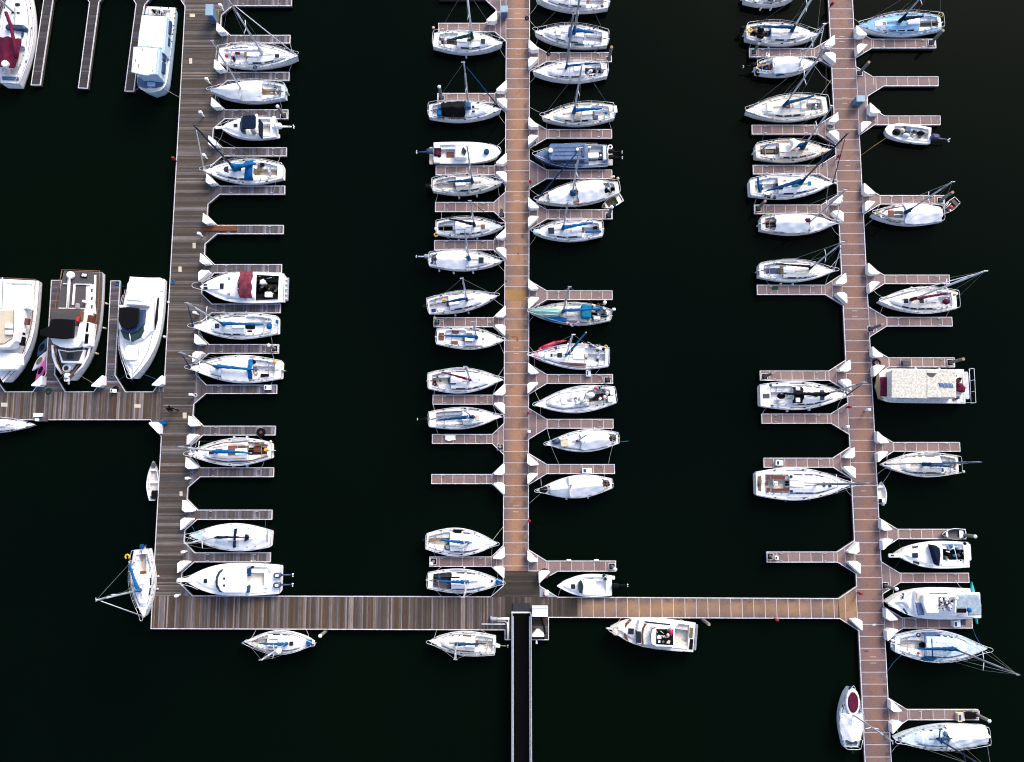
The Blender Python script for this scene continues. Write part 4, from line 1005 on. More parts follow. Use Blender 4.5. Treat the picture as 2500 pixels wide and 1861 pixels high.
# twin outboard cruiser
s = Boat('Y2', (232, 1022), (1335, 1012), 368, 'large white walkaround cruiser with twin blue outboards and a white hardtop', 'motorboat', 'motorboat', 1.15, .45, .88, .42, 2.5)
s.deck(.13, .36, .82, .70, .5, .22, .6, floor=CREAMNS, slope=.25, ns=False)
s.poly('windshield', [(660, 898), (625, 925), (595, 990), (588, 1050), (600, 1110), (635, 1160), (675, 1170), (690, 1035)], 1.6, 2.3, TGLASS, .1)
s.poly('hardtop', [(690, 912), (650, 940), (620, 1000), (618, 1075), (645, 1140), (690, 1170), (930, 1170), (950, 1140), (955, 960), (930, 912)], 2.62, 2.76, WHITE, .06)
mb = MB(); 
for x in (.38, .55):
    for y in (-1, 1): mb.tube([(x * s.L, y * s.B * .33, 1.2), (x * s.L, y * s.B * .33, 2.63)], .04, 6)
mb.build('hardtop_posts', WHITE, s.t)
s.hatch(480, 1032, 42, 46, frame=WHITE)
for y in (1005, 1085): s.block('roof_hatch', 693, y, 26, 26, 2.7, 2.80, GLASS, .03)
s.block('bow_pulpit', 235, 1022, 170, 44, 1.55, 1.68, WHITE); s.block('transom_bench', 1180, 1010, 50, 210, .8, 1.22, WHITE); s.block('hatch_lid', 1218, 908, 40, 42, 1.0, 1.3, TARPG)
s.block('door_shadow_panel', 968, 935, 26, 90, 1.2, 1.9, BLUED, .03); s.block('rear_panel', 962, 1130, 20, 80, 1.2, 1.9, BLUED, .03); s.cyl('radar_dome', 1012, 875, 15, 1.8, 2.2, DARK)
k_ = s.zk * s.ppm
for y in (965, 1078): s.outboard(s.loc(1290, y, 1.4).y, ENGB, True, .35, 1.15, ENGB, MASTW)
s.block('engine_well', 1290, 1020, 60, 210, .8, .9, GREYP); s.rails(push=False, life=False, h=.55, out=.5); s.fenders((-1,), (.35,)); s.lines(ROPEW, 'cd')
# outside the left pier
def dinghy(z, bow, stern, beam, label, hull=WHITE, inside=TARPG, seats=3, motor=None, fb=.42, wt=.75, name='dinghy', cat='dinghy', seatm=None, pw=2.0, z0=0):
    s = Boat(z, bow, stern, beam, label, name, cat, fb, .14, wt, .4, pw, hull=hull)
    n = 14; rows = []
    for i in range(n + 1):
        t = i / n; b = max(s.b(t), .02); rows.append([(t * s.L * .985, y * b, zz) for y, zz in ((-1, s.zs(t)), (-.88, s.zs(t) + .02), (-.8, s.zs(t) - .05), (-.55, .16), (0, .13), (.55, .16), (.8, s.zs(t) - .05), (.88, s.zs(t) + .02), (1, s.zs(t)))])
    mb = MB(); mb.grid([r[::-1] for r in rows], 0, True, lambda i, j: 0 if j in (0, 7) else 1); mb.build('inside', [hull, inside], s.t)
    for i in range(seats):
        t = .16 + .62 * i / max(1, seats - 1); m = MB(); m.box((t * s.L, 0, s.zs(t) - .09), (.22 if i else .4, s.b(t) * 1.72, .04)); m.build('thwart', seatm or hull, s.t)
    tr = MB(); tr.box((.03, 0, fb * .62), (.05, s.b(0) * 1.8, fb * .75)); tr.build('transom', hull, s.t)
    if motor: s.outboard(0, motor, False, .1, .62)
    if z0: s.t.location.z = z0
    return s
s = dinghy('Y3', (530, 158), (520, 490), 104, 'narrow white rowing skiff tied outside the left pier', inside=DIRTYNS, motor=None, wt=.45); s.poly('bow_cover', [(530, 165), (505, 200), (560, 200)], .4, .62, TEAKG); s.block('gear', 540, 440, 70, 55, .2, .6, DARK); s.lines(ROPEW, 'b')
s.block('oar', 500, 320, 130, 6, .45, .52, WHITE, .01)
s = sail('Y3', (452, 1475), (432, 903), 208, 'lone sloop outside the left pier with its blue cover and yellow horseshoe buoy', (405, 1243, 50, 1328), (400, 1235, 325, 1015, BLUE, .16),
    mk=dict(mat=METAL, r=.09, fur=TARPG, fr=.05), c1=.36, floor=BEIGE, hull=WHITE, fend=((1,), (.4, .6)))
s.outboard(.15, BLUED, False, -.15, .8); s.ring('horseshoe_buoy', 313, 962, 17, 1.6, YELLOW, .08, .6)
# ================================================================ outside the bottom piers
s = sail('Y4', (1428, 1172), (268, 1150), 385, 'double ended sloop with a blue bow bag and a radar dome on its mast', (965, 1185, 540, 1455), (985, 1182, 500, 1178, BLUE, .14),
    mk=dict(mat=METAL, r=.09), wt=.06, smax=.5, c0=.10, c1=.33, k1=.74, floor=CREAMNS, seat=CREAM, hull=WHITE, comp=TEAK, ml='ac', tiller=True)
s.hatch(1043, 1180, 66, 66); s.hatch(735, 1175, 146, 145, TEAK, name='teak_hatch'); s.poly('sail_bag', [(1295, 1125), (1370, 1125), (1375, 1235), (1310, 1230), (1280, 1180)], 1.2, 1.6, BLUE, .12)
mb = MB(); q = lerp(s.mbase, s.tip, .45); mb.tube([(q.x + .3, q.y, q.z), (q.x + .3, q.y, q.z + .22)], .24, 12, 0, False); mb.build('radar_dome', WHITE, s.t)
s.gear(1395, 1190, 50, 70, 8, 1.2, 1.5, [MAROON, WHITE, GREYP]); s.block('stern_box', 222, 1175, 50, 45, 1.2, 1.5, BLUED)
s = sail('Y5', (118, 1302), (806, 1345), 242, 'cream sloop under the bottom timber pier with a deep blue sail cover', (400, 1335, 385, 1495), (405, 1333, 715, 1328, BLUED, .12),
    mk=dict(mat=METAL, r=.08), hull=CREAM, wt=.78, c0=.04, c1=.30, k1=.76, ml='bd', wi=.56)
s.outboard(.0, WHITE, True, -.1, .8, OLIVE)
s = sail('Y5', (890, 690), (107, 668), 246, 'sloop beside the bottom timber pier with a round blue bag on its bow', (520, 690, 478, 850), (525, 682, 215, 680, BLUE, .15),
    mk=dict(mat=METAL, r=.085), c1=.31, k1=.72, floor=TEAKG, seat=TEAKG, comp=DARK, wt=.66, win=2, fend=((1,), (.5,)))
s.hatch(390, 673, 92, 75, DARK, name='companionway'); s.hatch(685, 677, 26, 28); s.hatch(772, 678, 20, 20); s.ball('bow_bag', 845, 690, 37, 1.45, BLUE); s.ball('wheel_cover', 220, 645, 18, 1.4, BLUED)
s = sail('Y5', (828, 286), (92, 262), 290, 'wide white sloop with a green hose coil on its side deck', (525, 275, 445, 335), (525, 272, 228, 250, BLUE, .14),
    mk=dict(mat=METAL, r=.08, h=8.5), c0=.03, c1=.33, k1=.70, floor=BEIGE, comp=BLUED, wt=.55, fend=((-1,), (.5,)))
s.coil(310, 322, 34, 1.12, GREEN, 'hose_coil'); s.hatch(412, 157, 90, 34, DARK, name='solar_panel'); s.outboard(.1, DARK, False, -.12, .7)
s = Boat('Y5', (1450, 728), (2020, 725), 232, 'small white cuddy boat with a black outboard beside the bottom landing', 'motorboat', 'motorboat', .8, .35, .88, .35, 2.2)
s.deck(.10, .52, .84, .62, .45, .2, .45, floor=WHITE, slope=.2, ns=False); s.poly('windshield', [(1700, 665), (1678, 690), (1672, 740), (1682, 800), (1712, 812), (1730, 740), (1715, 690)], 1.15, 1.7, TGLASS, .08)
s.block('roof', 1790, 740, 128, 150, 1.95, 2.03, WHITE, .15); s.line('canopy_frame', [(1720, 665), (1820, 650), (1845, 668)], 1.7, .03, BLUED); s.hatch(1618, 735, 46, 48, frame=WHITE)
s.gear(1960, 640, 50, 40, 5, mats=[GREEN, TEAKG, GREYP]); s.outboard(-.05, DARK, True, -.15, 1.0); s.block('swim_step', 2038, 645, 34, 40, .5, .6, WHITE); s.lines(ROPEW, 'ac')
# flybridge cruiser under the amber walkway
s = Boat('X6', (127, 575), (1003, 668), 312, 'old flybridge cruiser with brown stripes and an open cluttered helm, under the amber walkway', 'motorboat', 'motorboat', 1.15, .5, .95, .4, 2.5, hull=DIRTY, deck=NONSKID)
s.deck(.07, .30, .86, .72, .6, .28, .65, floor=DIRTYNS, seat=DIRTYNS, slope=.22, ns=False, cabm=DIRTY)
s.poly('deck_stripe', [(330, 482), (290, 520), (268, 600), (275, 660), (300, 712), (320, 715), (290, 640), (285, 590), (305, 520), (350, 485)], 1.4, 1.72, MAHOG, .02)
s.hatch(343, 603, 60, 58)
s.poly('cabin_top', [(425, 488), (840, 530), (800, 580), (795, 770), (590, 760), (400, 735), (400, 600)], 1.3, 2.0, DIRTY, .06)
s.poly('windshield', [(398, 592), (450, 600), (455, 735), (400, 735)], 1.6, 2.04, GLASS, .1); s.poly('windshield', [(425, 492), (468, 500), (435, 590), (405, 588)], 1.6, 2.04, TARPG, .1)
s.poly('side_window', [(480, 497), (755, 528), (750, 542), (500, 515)], 1.9, 2.03, GLASS, .01)
s.poly('roof_stripe', [(488, 522), (462, 570), (452, 640), (458, 742), (476, 745), (470, 640), (482, 570), (510, 525)], 2.0, 2.06, MAHOG, .01)
s.poly('flybridge', [(575, 552), (548, 610), (545, 740), (590, 762), (800, 770), (800, 575), (640, 560)], 2.02, 2.5, WHITE, .03)
s.poly('flybridge_well', [(608, 580), (785, 585), (785, 750), (605, 740)], 2.4, 2.52, DARK, .01)
s.gear(690, 660, 150, 140, 26, 2.4, 2.8, [TARPG, DARK, WHITE, BEIGE, OLIVE, GREYP, MAGENTA]); s.ball('cushion', 762, 617, 20, 2.75, CRIM, 1.6); s.line('coaming', [(600, 560), (560, 580), (548, 650), (556, 740), (600, 758)], 2.55, .05, TEAKG)
for a in (620, 740): s.block('transom_locker', 972, a, 36, 105, .8, 1.25, OLIVE if a < 700 else DARK, .04)
s.block('swim_platform', 1022, 668, 22, 270, .3, .42, GREYP); s.coil(190, 600, 45, 1.62, BEIGE); s.anchor(); s.rails(push=False, h=.5); s.lines(ROPEW, 'bd')
# ================================================================ middle pier, left side
s = sail('M1', (885, 448), (165, 415), 250, 'sloop with a dark green sail cover and mahogany cockpit floor', (570, 370, None, None), (570, 365, 300, 425, GREEN, .17),
    mk=dict(mat=MASTW, r=.1, h=10.5), hull=WHITE, c0=.08, c1=.34, k1=.78, floor=MAHOG, comp=OLIVE, wheel=True, tiller=False, fend=((-1,), (.5,)), deck=NONSKID)
s.hatch(680, 432, 46, 50); s.hatch(535, 418, 34, 30); s.ball('buoy_ball', 162, 290, 15, 1.7, BEIGE); s.gear(230, 430, 50, 90, 7, mats=[DARK, GREYP, BEIGE])
s = sail('M2', (872, 158), (118, 175), 228, 'sloop with a black tarp over its cabin between blue canvas ends', (535, 185, 480, 650), None,
    mk=dict(mat=METAL, r=.085, fur=BLUED, tz='M1', leanmax=.05), c0=.05, c1=.30, k1=.76, win=0, fend=((), ()))
s.canvas(.17, .50, BLACK, 'tarp', .82, .75, .15, 12, 12, .07); s.block('sail_cover', 520, 105, 60, 60, 1.6, 2.2, BLUE, .1, .1); s.block('canvas_end', 222, 190, 44, 70, 1.1, 1.7, BLUE, .1, .1); s.hatch(578, 132, 26, 24); s.hatch(580, 183, 30, 26, frame=WHITE); s.block('life_ring', 228, 140, 30, 24, 1.4, 1.8, BLUE)
s = Boat('M2', (862, 602), (165, 612), 235, 'open white centre console skiff with a big blue outboard and a round blue drum forward', 'motorboat', 'motorboat', .8, .25, .95, .3, 2.8, hull=WHITE, bq=.52)
s.deck(.06, .42, .62, .80, .68, 0.0, .5, floor=NONSKID, seat=NONSKID, slope=.1, ns=False, coam=.05)
s.block('forward_well', 660, 610, 250, 150, .8, .86, NONSKID, .3); s.block('console', 450, 600, 120, 130, .5, 1.55, WHITE, .1, .06); s.poly('windshield', [(470, 545), (510, 590), (490, 630), (455, 600)], 1.55, 1.75, GLASS, .02); s.hatch(430, 620, 70, 22)
s.cyl('drum', 716, 592, 28, .8, 1.35, BLUED); s.block('floor_mat', 336, 636, 76, 72, .3, .42, MAHOG, .02, .005); s.block('seat_cushion', 210, 610, 54, 54, .8, 1.05, MAROON); s.block('seat_box', 205, 600, 70, 90, .6, .98, DARK)
for y in (540, 690): s.block('stern_seat', 200, y, 60, 50, .7, 1.0, WHITE)
s.outboard(.05, ENGB, True, -.15, 1.15); s.block('stern_bracket', 140, 640, 40, 190, .4, .55, BEIGE); s.rails(push=False, life=False, h=.3, out=.05); s.lines(ROPEW, 'ab')
s = sail('M2', (880, 918), (155, 950), 228, 'grubby mildewed sloop with a blue sail cover and black outboard', (568, 925, 515, 545), (575, 900, 308, 915, BLUED, .15),
    mk=dict(mat=METAL, r=.08), hull=DIRTY, c0=.05, c1=.33, k1=.76, floor=DIRTYNS, seat=DIRTY, comp=OLIVE, wt=.55, fend=((-1,), (.35, .6)))
s.outboard(-.2, DARK, False, -.3, 1.0)
s = sail('M3', (893, 566), (196, 582), 218, 'sloop with a slanting navy sail cover and a yellow ring on its stern', (590, 558, 548, 300), (588, 540, 325, 490, NAVY, .14),
    mk=dict(mat=METAL, r=.08, fur=NAVY, fr=.03), c0=.03, c1=.28, k1=.76, hull=WHITE, seat=TARPG, floor=DARK, comp=TARPG, deck=NONSKID, fend=((-1,), (.35, .6)))
s.hatch(680, 570, 40, 46, TEAK, name='teak_hatch'); s.ring('horseshoe_buoy', 190, 655, 17, 1.3, YELLOW, .07, .5); s.ball('fender_ball', 184, 595, 12, 1.3, TARPG)
s = sail('M3', (880, 928), (122, 912), 222, 'sloop with a long white tarp aft and a dark red waterline', (535, 912, 488, 612), (535, 885, 500, 890, BLUE, .16),
    mk=dict(mat=METAL, r=.085), c0=.03, c1=.12, k1=.78, boot=MAROON, win=0, cab=.3, fend=((-1,), (.15, .36, .58)))
s.canvas(.10, .50, TARP, 'tarp', .90, .45, .12, rough=.03); s.hatch(660, 922, 48, 60, GLASS, frame=GREYP); s.gear(165, 920, 50, 110, 10, mats=[DARK, BLUED, GREYP]); s.outboard(.25, GREYP, True, -.1, .9, TARPG)
s = sail('M4', (830, 266), (108, 378), 226, 'narrow white sloop lying askew, a yellow cushion by its blue sail cover', (515, 330, 465, 82), (525, 285, 245, 340, BLUED, .14),
    mk=dict(mat=METAL, r=.085, fur=None), c0=.03, c1=.30, k1=.72, comp=MAHOG, wt=.72, fend=((-1,), (.35, .55)))
s.block('cushion', 270, 305, 42, 26, 1.2, 1.5, YELLOW); s.hatch(165, 420, 46, 36, BLUED, name='solar_panel'); s.outboard(0, DARK, False, -.15, .8)
s = sail('M4', (898, 730), (200, 692), 232, 'sloop with brown teak squares in its cockpit and a bright blue sail cover', (615, 692, 580, 535), (640, 690, 275, 682, BLUE, .16),
    mk=dict(mat=METAL, r=.085), c0=.13, c1=.42, k1=.64, cab=.22, wt=.70, floor=NONSKID, comp=OLIVE, win=0, smax=.46)
s.hatch(246, 690, 56, 78, TEAK, name='teak_hatch'); s.hatch(391, 647, 70, 32, TEAK, name='teak_seat'); s.hatch(383, 757, 72, 38, TEAK, name='teak_seat'); s.hatch(535, 703, 66, 96, OLIVE, name='sliding_hatch'); s.cyl('vent', 680, 713, 9, 1.0, 1.3, BLUED)
s = sail('M5', (886, 626), (112, 642), 268, 'grey decked sloop with a slim maroon sail cover swung to one side', (545, 640, 500, 490), (550, 625, 240, 547, MAROON, .11),
    mk=dict(mat=METAL, r=.085), hull=WHITE, c0=.05, c1=.30, k1=.76, floor=DIRTYNS, comp=DARK, ml='abd', deck=NONSKID, fend=((), ()))
s.hatch(360, 640, 72, 78, SLATED, name='companionway_cover'); s.hatch(598, 627, 56, 50, TARPG, frame=WHITE); s.gear(160, 660, 60, 40, 8, mats=[DARK, MAROON, GREYP]); s.block('stern_pad', 108, 610, 12, 60, .9, 1.2, BEIGE); s.cyl('speaker', 203, 598, 11, .9, 1.1, MAHOG); s.cyl('speaker', 232, 640, 11, .9, 1.1, MAHOG)
s = sail('M5', (872, 1010), (120, 1042), 228, 'white sloop with a blue cover over long white cockpit seats and a small beige hatch', (578, 1012, 470, 945), (580, 1012, 212, 1050, BLUED, .16),
    mk=dict(mat=METAL, r=.07, h=8), c0=.10, c1=.46, k1=.70, wf=.45, wi=.56, wt=.70, floor=TARPG, win=0, comp=TARPG)
s.hatch(625, 1022, 38, 54, BEIGE); s.outboard(.05, DARK, True, -.05, .8)
for sg in (-1, 1):
    mb = MB(); mb.tube([(t * s.L, sg * (s.wif(t) + .06), s.zs(t) + .12) for t in (.1, .2, .3, .4, .47)], .03, 5); mb.build('coaming_cap', TEAK, s.t)
# ================================================================ middle pier, right side
s = sail('M1', (1225, -25), (1985, 15), 240, 'white sloop cut by the top edge, a rusty ball on its stern rail', (1560, -20, None, None), (1560, -20, 1850, -10, BLUED, .14), mk=dict(mat=MASTG, h=10.5), c1=.3, fend=((), ()))
s.ball('buoy_ball', 1922, 66, 15, 1.6, MAHOG)
s = sail('M1', (1216, 332), (1978, 405), 245, 'pale sloop with a broad blue cover round its mast and a green deck cushion', (1625, 345, None, None), (1595, 305, 1835, 342, BLUE, .2),
    mk=dict(mat=MASTG, r=.09, h=10, leanmax=.02), hull=WHITE, deck=NONSKID, c0=.08, c1=.33, k1=.80, floor=TARPG, comp=GREYP, wheel=False, fend=((), ()), stripe=SLATE)
s.block('sail_cover_front', 1590, 318, 40, 90, 1.7, 2.3, BLUE, .1, .1); s.poly('deck_cushion', [(1615, 446), (1660, 446), (1735, 458), (1730, 470), (1640, 466)], 1.0, 1.12, GREEN, .01); s.hatch(1465, 343, 50, 58, NONSKID, frame=GREYP)
s.cyl('dish', 1750, 298, 12, 1.1, 1.4, WHITE); s.gear(1950, 390, 40, 60, 6, mats=[GREYP, BLUED, WHITE])
s = sail('M1', (1196, 742), (1972, 725), 238, 'sloop with a slim wavy blue cover and dark gear in its cockpit', (1545, 720, 1640, 0), (1540, 690, 1895, 655, BLUED, .12),
    mk=dict(mat=MASTG, r=.1, h=10.8, leanmax=.04), c0=.08, c1=.30, k1=.74, floor=SLATED, comp=DARK, fend=((), ()))
s.gear(1830, 745, 130, 70, 16, mats=[DARK, SLATED, GREYP, BLACK, WHITE]); s.cyl('cushion', 1922, 740, 17, 1.0, 1.2, SLATE); s.poly('deck_cushion', [(1610, 798), (1650, 786), (1730, 788), (1725, 800)], 1.0, 1.12, SLATE, .01)
s = sail('M2', (1290, 237), (2040, 183), 240, 'cream decked sloop with a blue cover and a boarding ladder on its stern', (1625, 185, 1710, 680), (1625, 165, 1920, 150, BLUE, .18),
    mk=dict(mat=METAL, r=.09, tz='M1'), hull=WHITE, deck=CREAMNS, c0=.06, c1=.30, k1=.78, win=3, comp=TEAKG, floor=WHITE, fend=((), ()))
s.hatch(1660, 228, 80, 66, BEIGE, name='cabin_panel'); s.block('grating', 1852, 240, 56, 44, .8, 1.0, SLATED); s.ball('cover_ball', 1962, 195, 17, 1.4, TEAL); s.block('ladder', 2060, 155, 34, 76, 1.1, 1.2, WHITE, .03); s.ball('fender_ball', 2035, 200, 12, 1.3, TARP)
# slate blue pilothouse boat
s = Boat('M2', (1215, 638), (1975, 640), 244, 'slate blue aluminium pilothouse boat with twin black outboards', 'motorboat', 'motorboat', 1.0, .45, .92, .4, 2.5, hull=SLATED, deck=SLATE)
s.gel = SLATE; s.deck(.03, .26, .80, .74, .6, .3, .6, floor=GREYP, seat=GREYP, slope=.2, cabm=SLATE)
s.poly('pilothouse', [(1385, 530), (1362, 560), (1362, 650), (1385, 690), (1740, 690), (1740, 530)], 1.3, 2.15, SLATED, .1)
s.poly('roof', [(1385, 515), (1365, 545), (1365, 655), (1385, 685), (1745, 680), (1745, 512)], 2.16, 2.3, SLATE, .05)
for x, w_ in ((1470, 120), (1610, 80)):
    s.block('side_window', x + 10, 704, w_, 20, 1.7, 2.0, GLASS, .02)
for y in (560, 600, 640): s.line('roof_rib', [(1420, y), (1720, y - 5)], 2.33, .02, SLATED)
s.cyl('radar_dome', 1384, 583, 24, 2.35, 2.62, WHITE); s.cyl('radar_dome', 1665, 572, 16, 2.35, 2.6, WHITE); s.block('roof_hatch', 1725, 590, 30, 120, 2.3, 2.42, SLATED)
s.block('fish_box', 1820, 635, 130, 56, .6, 1.2, WHITE); s.block('transom_box', 1947, 610, 32, 150, .8, 1.35, TARPG); s.ball('bucket', 1905, 640, 12, 1.1, WHITE); s.block('bait_box', 1788, 550, 40, 16, 1.1, 1.3, WHITE); s.block('deck_mat', 1895, 695, 50, 45, .3, .45, DARK)
s.block('stern_step', 2000, 650, 60, 190, .4, .55, DIRTY)
for y in (590, 648): s.outboard(s.loc(2050, y, 1.4).y, DARK, True, -.2, .95)
s.coil(2005, 550, 24, 1.2, TARP, 'hose_coil'); s.rails(push=False, h=.5, mat=STEEL); s.lines(ROPEY, 'ab'); s.fenders((-1,), (.15, .55), TARP)
# big tarped ketch with its tan dinghy
s = sail('M3', (1228, 292), (2092, 160), 255, 'large sloop under two white tarps with a long blue furled jib, beside the tan dinghy', (1610, 225, 1690, 560), None,
    mk=dict(mat=METAL, r=.1, tz='M2', fur=BLUED, fr=.07, leanmax=.06), hull=DIRTY, c0=.05, c1=.25, k1=.78, wt=.5, floor=DARK, win=0, wheel=True, tiller=False, ml='ab')
s.canvas(.18, .50, TARP, 'tarp', .88, .6, .25, 14, 12, .06); s.canvas(.57, .84, TARP, 'tarp', .93, .35, .2, 12, 12, .05)
s.block('sail_cover', 1620, 208, 60, 55, 1.6, 2.1, BLUED, .1, .1); s.gear(1985, 175, 60, 100, 10, mats=[DARK, BLUED, BLUE, GREYP]); s.line('surfboard', [(1640, 325), (1740, 320)], 1.2, .08, ORANGE); s.ball('fender_ball', 2085, 68, 16, 1.6, BEIGE); s.block('stern_board', 2030, 48, 50, 24, 1.2, 1.4, BEIGE)
s = dinghy('M3', (1918, 368), (2125, 262), 105, 'tan inflatable dinghy tied at the stern of the large tarped sloop', hull=CREAM, inside=OLIVE, seats=2, wt=.8, pw=2.6, fb=.45)
s.block('cloth', 2050, 345, 30, 26, .3, .6, BLUED)
s = sail('M3', (1198, 622), (1922, 592), 236, 'white sloop with a blue cover and a long blue cockpit cushion', (1512, 592, 1565, 310), (1508, 575, 1825, 530, BLUE, .16),
    mk=dict(mat=METAL, r=.085), c0=.05, c1=.30, k1=.76, floor=TARPG, comp=TEAKG, wt=.66, fend=((), ()))
s.hatch(1390, 612, 62, 66); s.hatch(1650, 586, 90, 50, WHITE, name='cabin_panel'); s.block('seat_cushion', 1830, 622, 170, 20, 1.0, 1.12, BLUE); s.ball('gear_bag', 1850, 580, 26, 1.1, DARK, .7); s.block('bow_cover', 1235, 618, 60, 50, 1.2, 1.45, PALE, .1, .1)
# cluttered liveaboard
s = sail('M4', (1160, 432), (2008, 472), 240, 'cluttered cruising sloop with a sea green upturned tender on its foredeck', (1515, 415, 1575, 172), (1500, 410, 1930, 400, BLUE, .15),
    mk=dict(mat=METAL, r=.09), hull=DIRTY, c0=.05, c1=.28, k1=.75, wt=.45, floor=DARK, win=0, slide=False, ml='abc')
q0 = s.loc(1328, 428, 1.9); n = 10; rows = []
for i in range(n + 1):
    u = i / n; hw = .5 * (1 - (abs(u - .42) / .62) ** 2.4) + .06; rows.append([(q0.x - 1.55 + 3.1 * u, q0.y + math.cos(a) * hw, 1.35 + math.sin(a) * .55 * (1 - .3 * abs(2 * u - 1))) for a in [math.pi * k / 8 for k in range(9)]])
mb = MB(); mb.grid([r[::-1] for r in rows]); mb.build('upturned_tender', SEAG, s.t)
for a in (-.3, 0, .3):
    mb = MB(); mb.tube([(q0.x - 1.4, q0.y + a, 1.82 - abs(a)*.4), (q0.x, q0.y + a, 1.94 - abs(a)*.35), (q0.x + 1.4, q0.y + a, 1.82 - abs(a)*.4)], .025, 5); mb.build('tender_rib', PALE, s.t)
s.poly('tarp', [(1300, 482), (1480, 484), (1555, 500), (1550, 535), (1420, 532), (1350, 515)], 1.1, 1.5, BLUE, .03); s.block('dodger', 1757, 425, 105, 150, 1.3, 2.0, TEAL, .2, .15); s.hatch(1590, 440, 80, 80, TARPG, name='cover')
s.gear(1880, 420, 180, 170, 34, .8, 1.7, [DARK, BLUED, TEAKG, GREYP, TARPG, BLACK, DIRTY]); s.gear(1640, 545, 160, 50, 12, 1.0, 1.4, [TEAKG, BEIGE, BLUED, PINK, TARPG]); s.ball('kettle_grill', 1950, 335, 20, 1.8, WHITE); s.block('stern_box', 2045, 405, 36, 28, 1.2, 1.5, TARPG); s.ball('fender', 1492, 585, 11, .6, BLUED); s.block('solar_panel', 1865, 495, 70, 40, 1.4, 1.5, TARPG)
# boat with the red kayak
s = sail('M4', (1160, 882), (1985, 908), 268, 'sloop with a red kayak along its rail and a raised teal boom', (1545, 880, 1615, 670), (1535, 880, 1748, 655, TEAL, .13),
    mk=dict(mat=MASTW, r=.085), c0=.04, c1=.30, k1=.76, wt=.74, smax=.36, floor=NONSKID, comp=TEAKG, bk=dict(h=2.2, up=4.6), win=0, wheel=True, tiller=False, ml='abc', cab=.3, fend=((-1,), (.3, .5), TARP))
s.poly('side_window', [(1432, 938), (1540, 960), (1755, 972), (1758, 988), (1600, 985), (1500, 968)], 1.1, 1.28, MAHOG, .01); s.hatch(1478, 885, 48, 46); s.hatch(1394, 886, 22, 30); s.hatch(1873, 838, 26, 24); s.hatch(1872, 937, 26, 26); s.block('hatch_cover', 1755, 886, 34, 50, 1.2, 1.55, BEIGE); s.hatch(1690, 880, 90, 66, WHITE, name='hatch_slide')
p = [s.loc(x, y, 1.25) for x, y in ((1245, 838), (1330, 795), (1430, 756), (1550, 732))]; mb = MB(); mb.tube([p[0], lerp(p[0], p[1], .5)], .03, 8, 0, True, .2); mb.tube([lerp(p[0], p[1], .5), p[1], p[2]], .2, 8); mb.tube([p[2], p[3]], .2, 8, 0, True, .03); mb.build('red_kayak', CRIM, s.t)
s.ball('sail_heap', 1245, 890, 42, 1.45, PINK, .8); s.ball('sail_heap', 1275, 885, 38, 1.45, TARP, .9); s.block('box', 1340, 890, 36, 66, 1.2, 1.5, TARP); s.block('towel', 1400, 818, 50, 24, 1.5, 1.6, PINK); s.block('towel', 1440, 812, 28, 30, 1.5, 1.62, BLUED); s.block('towel', 1475, 806, 24, 24, 1.5, 1.6, PINK)
s.gear(1840, 775, 110, 40, 9, 1.0, 1.6, [DARK, DARK, GREYP, WHITE, TEAKG]); s.ball('fender_ball', 1935, 822, 17, 1.6, DARK); s.ring('horseshoe_buoy', 1958, 800, 18, 1.6, YELLOW, .05, .8)
s = sail('M5', (1217, 890), (2056, 788), 278, 'wide unrigged white sloop with gear heaped around its cockpit', (1735, 830, 1750, 735), None,
    mk=dict(mat=TEAKG, r=.05, h=4.2, spread=False, stays=False), hull=DIRTY, boot=MAHOG, c0=.06, c1=.33, k1=.80, wt=.62, floor=TEAKG, win=0, wi=.5, ml='abd', deck=NONSKID, stripe=MAHOG)
s.poly('sail_heap', [(1560, 840), (1620, 740), (1655, 735), (1610, 800), (1605, 850)], 1.3, 1.6, TARPG, .1); s.block('hatch_cover', 1522, 840, 62, 90, 1.3, 1.5, TARP, .1, .06); s.hatch(1660, 825, 60, 30, OLIVE, name='hatch_hole'); s.ball('sail_heap', 1800, 790, 45, 1.5, TARP, .7)
s.gear(1920, 770, 170, 130, 26, .9, 1.6, [DARK, TARP, TARPG, GREYP, DIRTY, BLUED, CRIM]); s.gear(1720, 850, 130, 60, 12, 1.4, 1.7, [TARPG, GREYP, TARP]); s.block('bench', 2010, 830, 60, 60, 1.0, 1.25, TARP)
for x, y in ((1845, 708), (1915, 703), (1872, 898), (1938, 888)): s.ball('winch_cover', x, y, 8, 1.3, BLUED)
s = sail('Y6', (1332, 358), (2085, 298), 232, 'sloop with a white cockpit tarp, beige box and dark bundle on its foredeck', (1665, 325, 1760, 265), None,
    mk=dict(mat=METAL, r=.07, h=8.5, spread=True, back=True), hull=CREAM, deck=NONSKID, c0=.03, c1=.18, k1=.72, wt=.5, floor=DARK, win=0, fend=((-1,), (.3,)), mlm=ROPEW, stripe=BEIGE)
s.canvas(.13, .52, TARP, 'tarp', .80, .6, .3, 12, 12, .05); s.block('box', 1530, 345, 84, 82, 1.3, 1.65, BEIGE); s.ball('tarp_bundle', 1440, 330, 46, 1.4, SLATED, .8); s.gear(2050, 300, 60, 120, 10, mats=[DARK, MAROON, GREYP, BEIGE]); s.hatch(1775, 398, 60, 28, TEAKG); s.line('pole', [(2085, 340), (2195, 328)], 1.5, .03, TEAL); s.block('mast_boot', 1668, 326, 34, 26, 1.5, 1.75, MAROON)
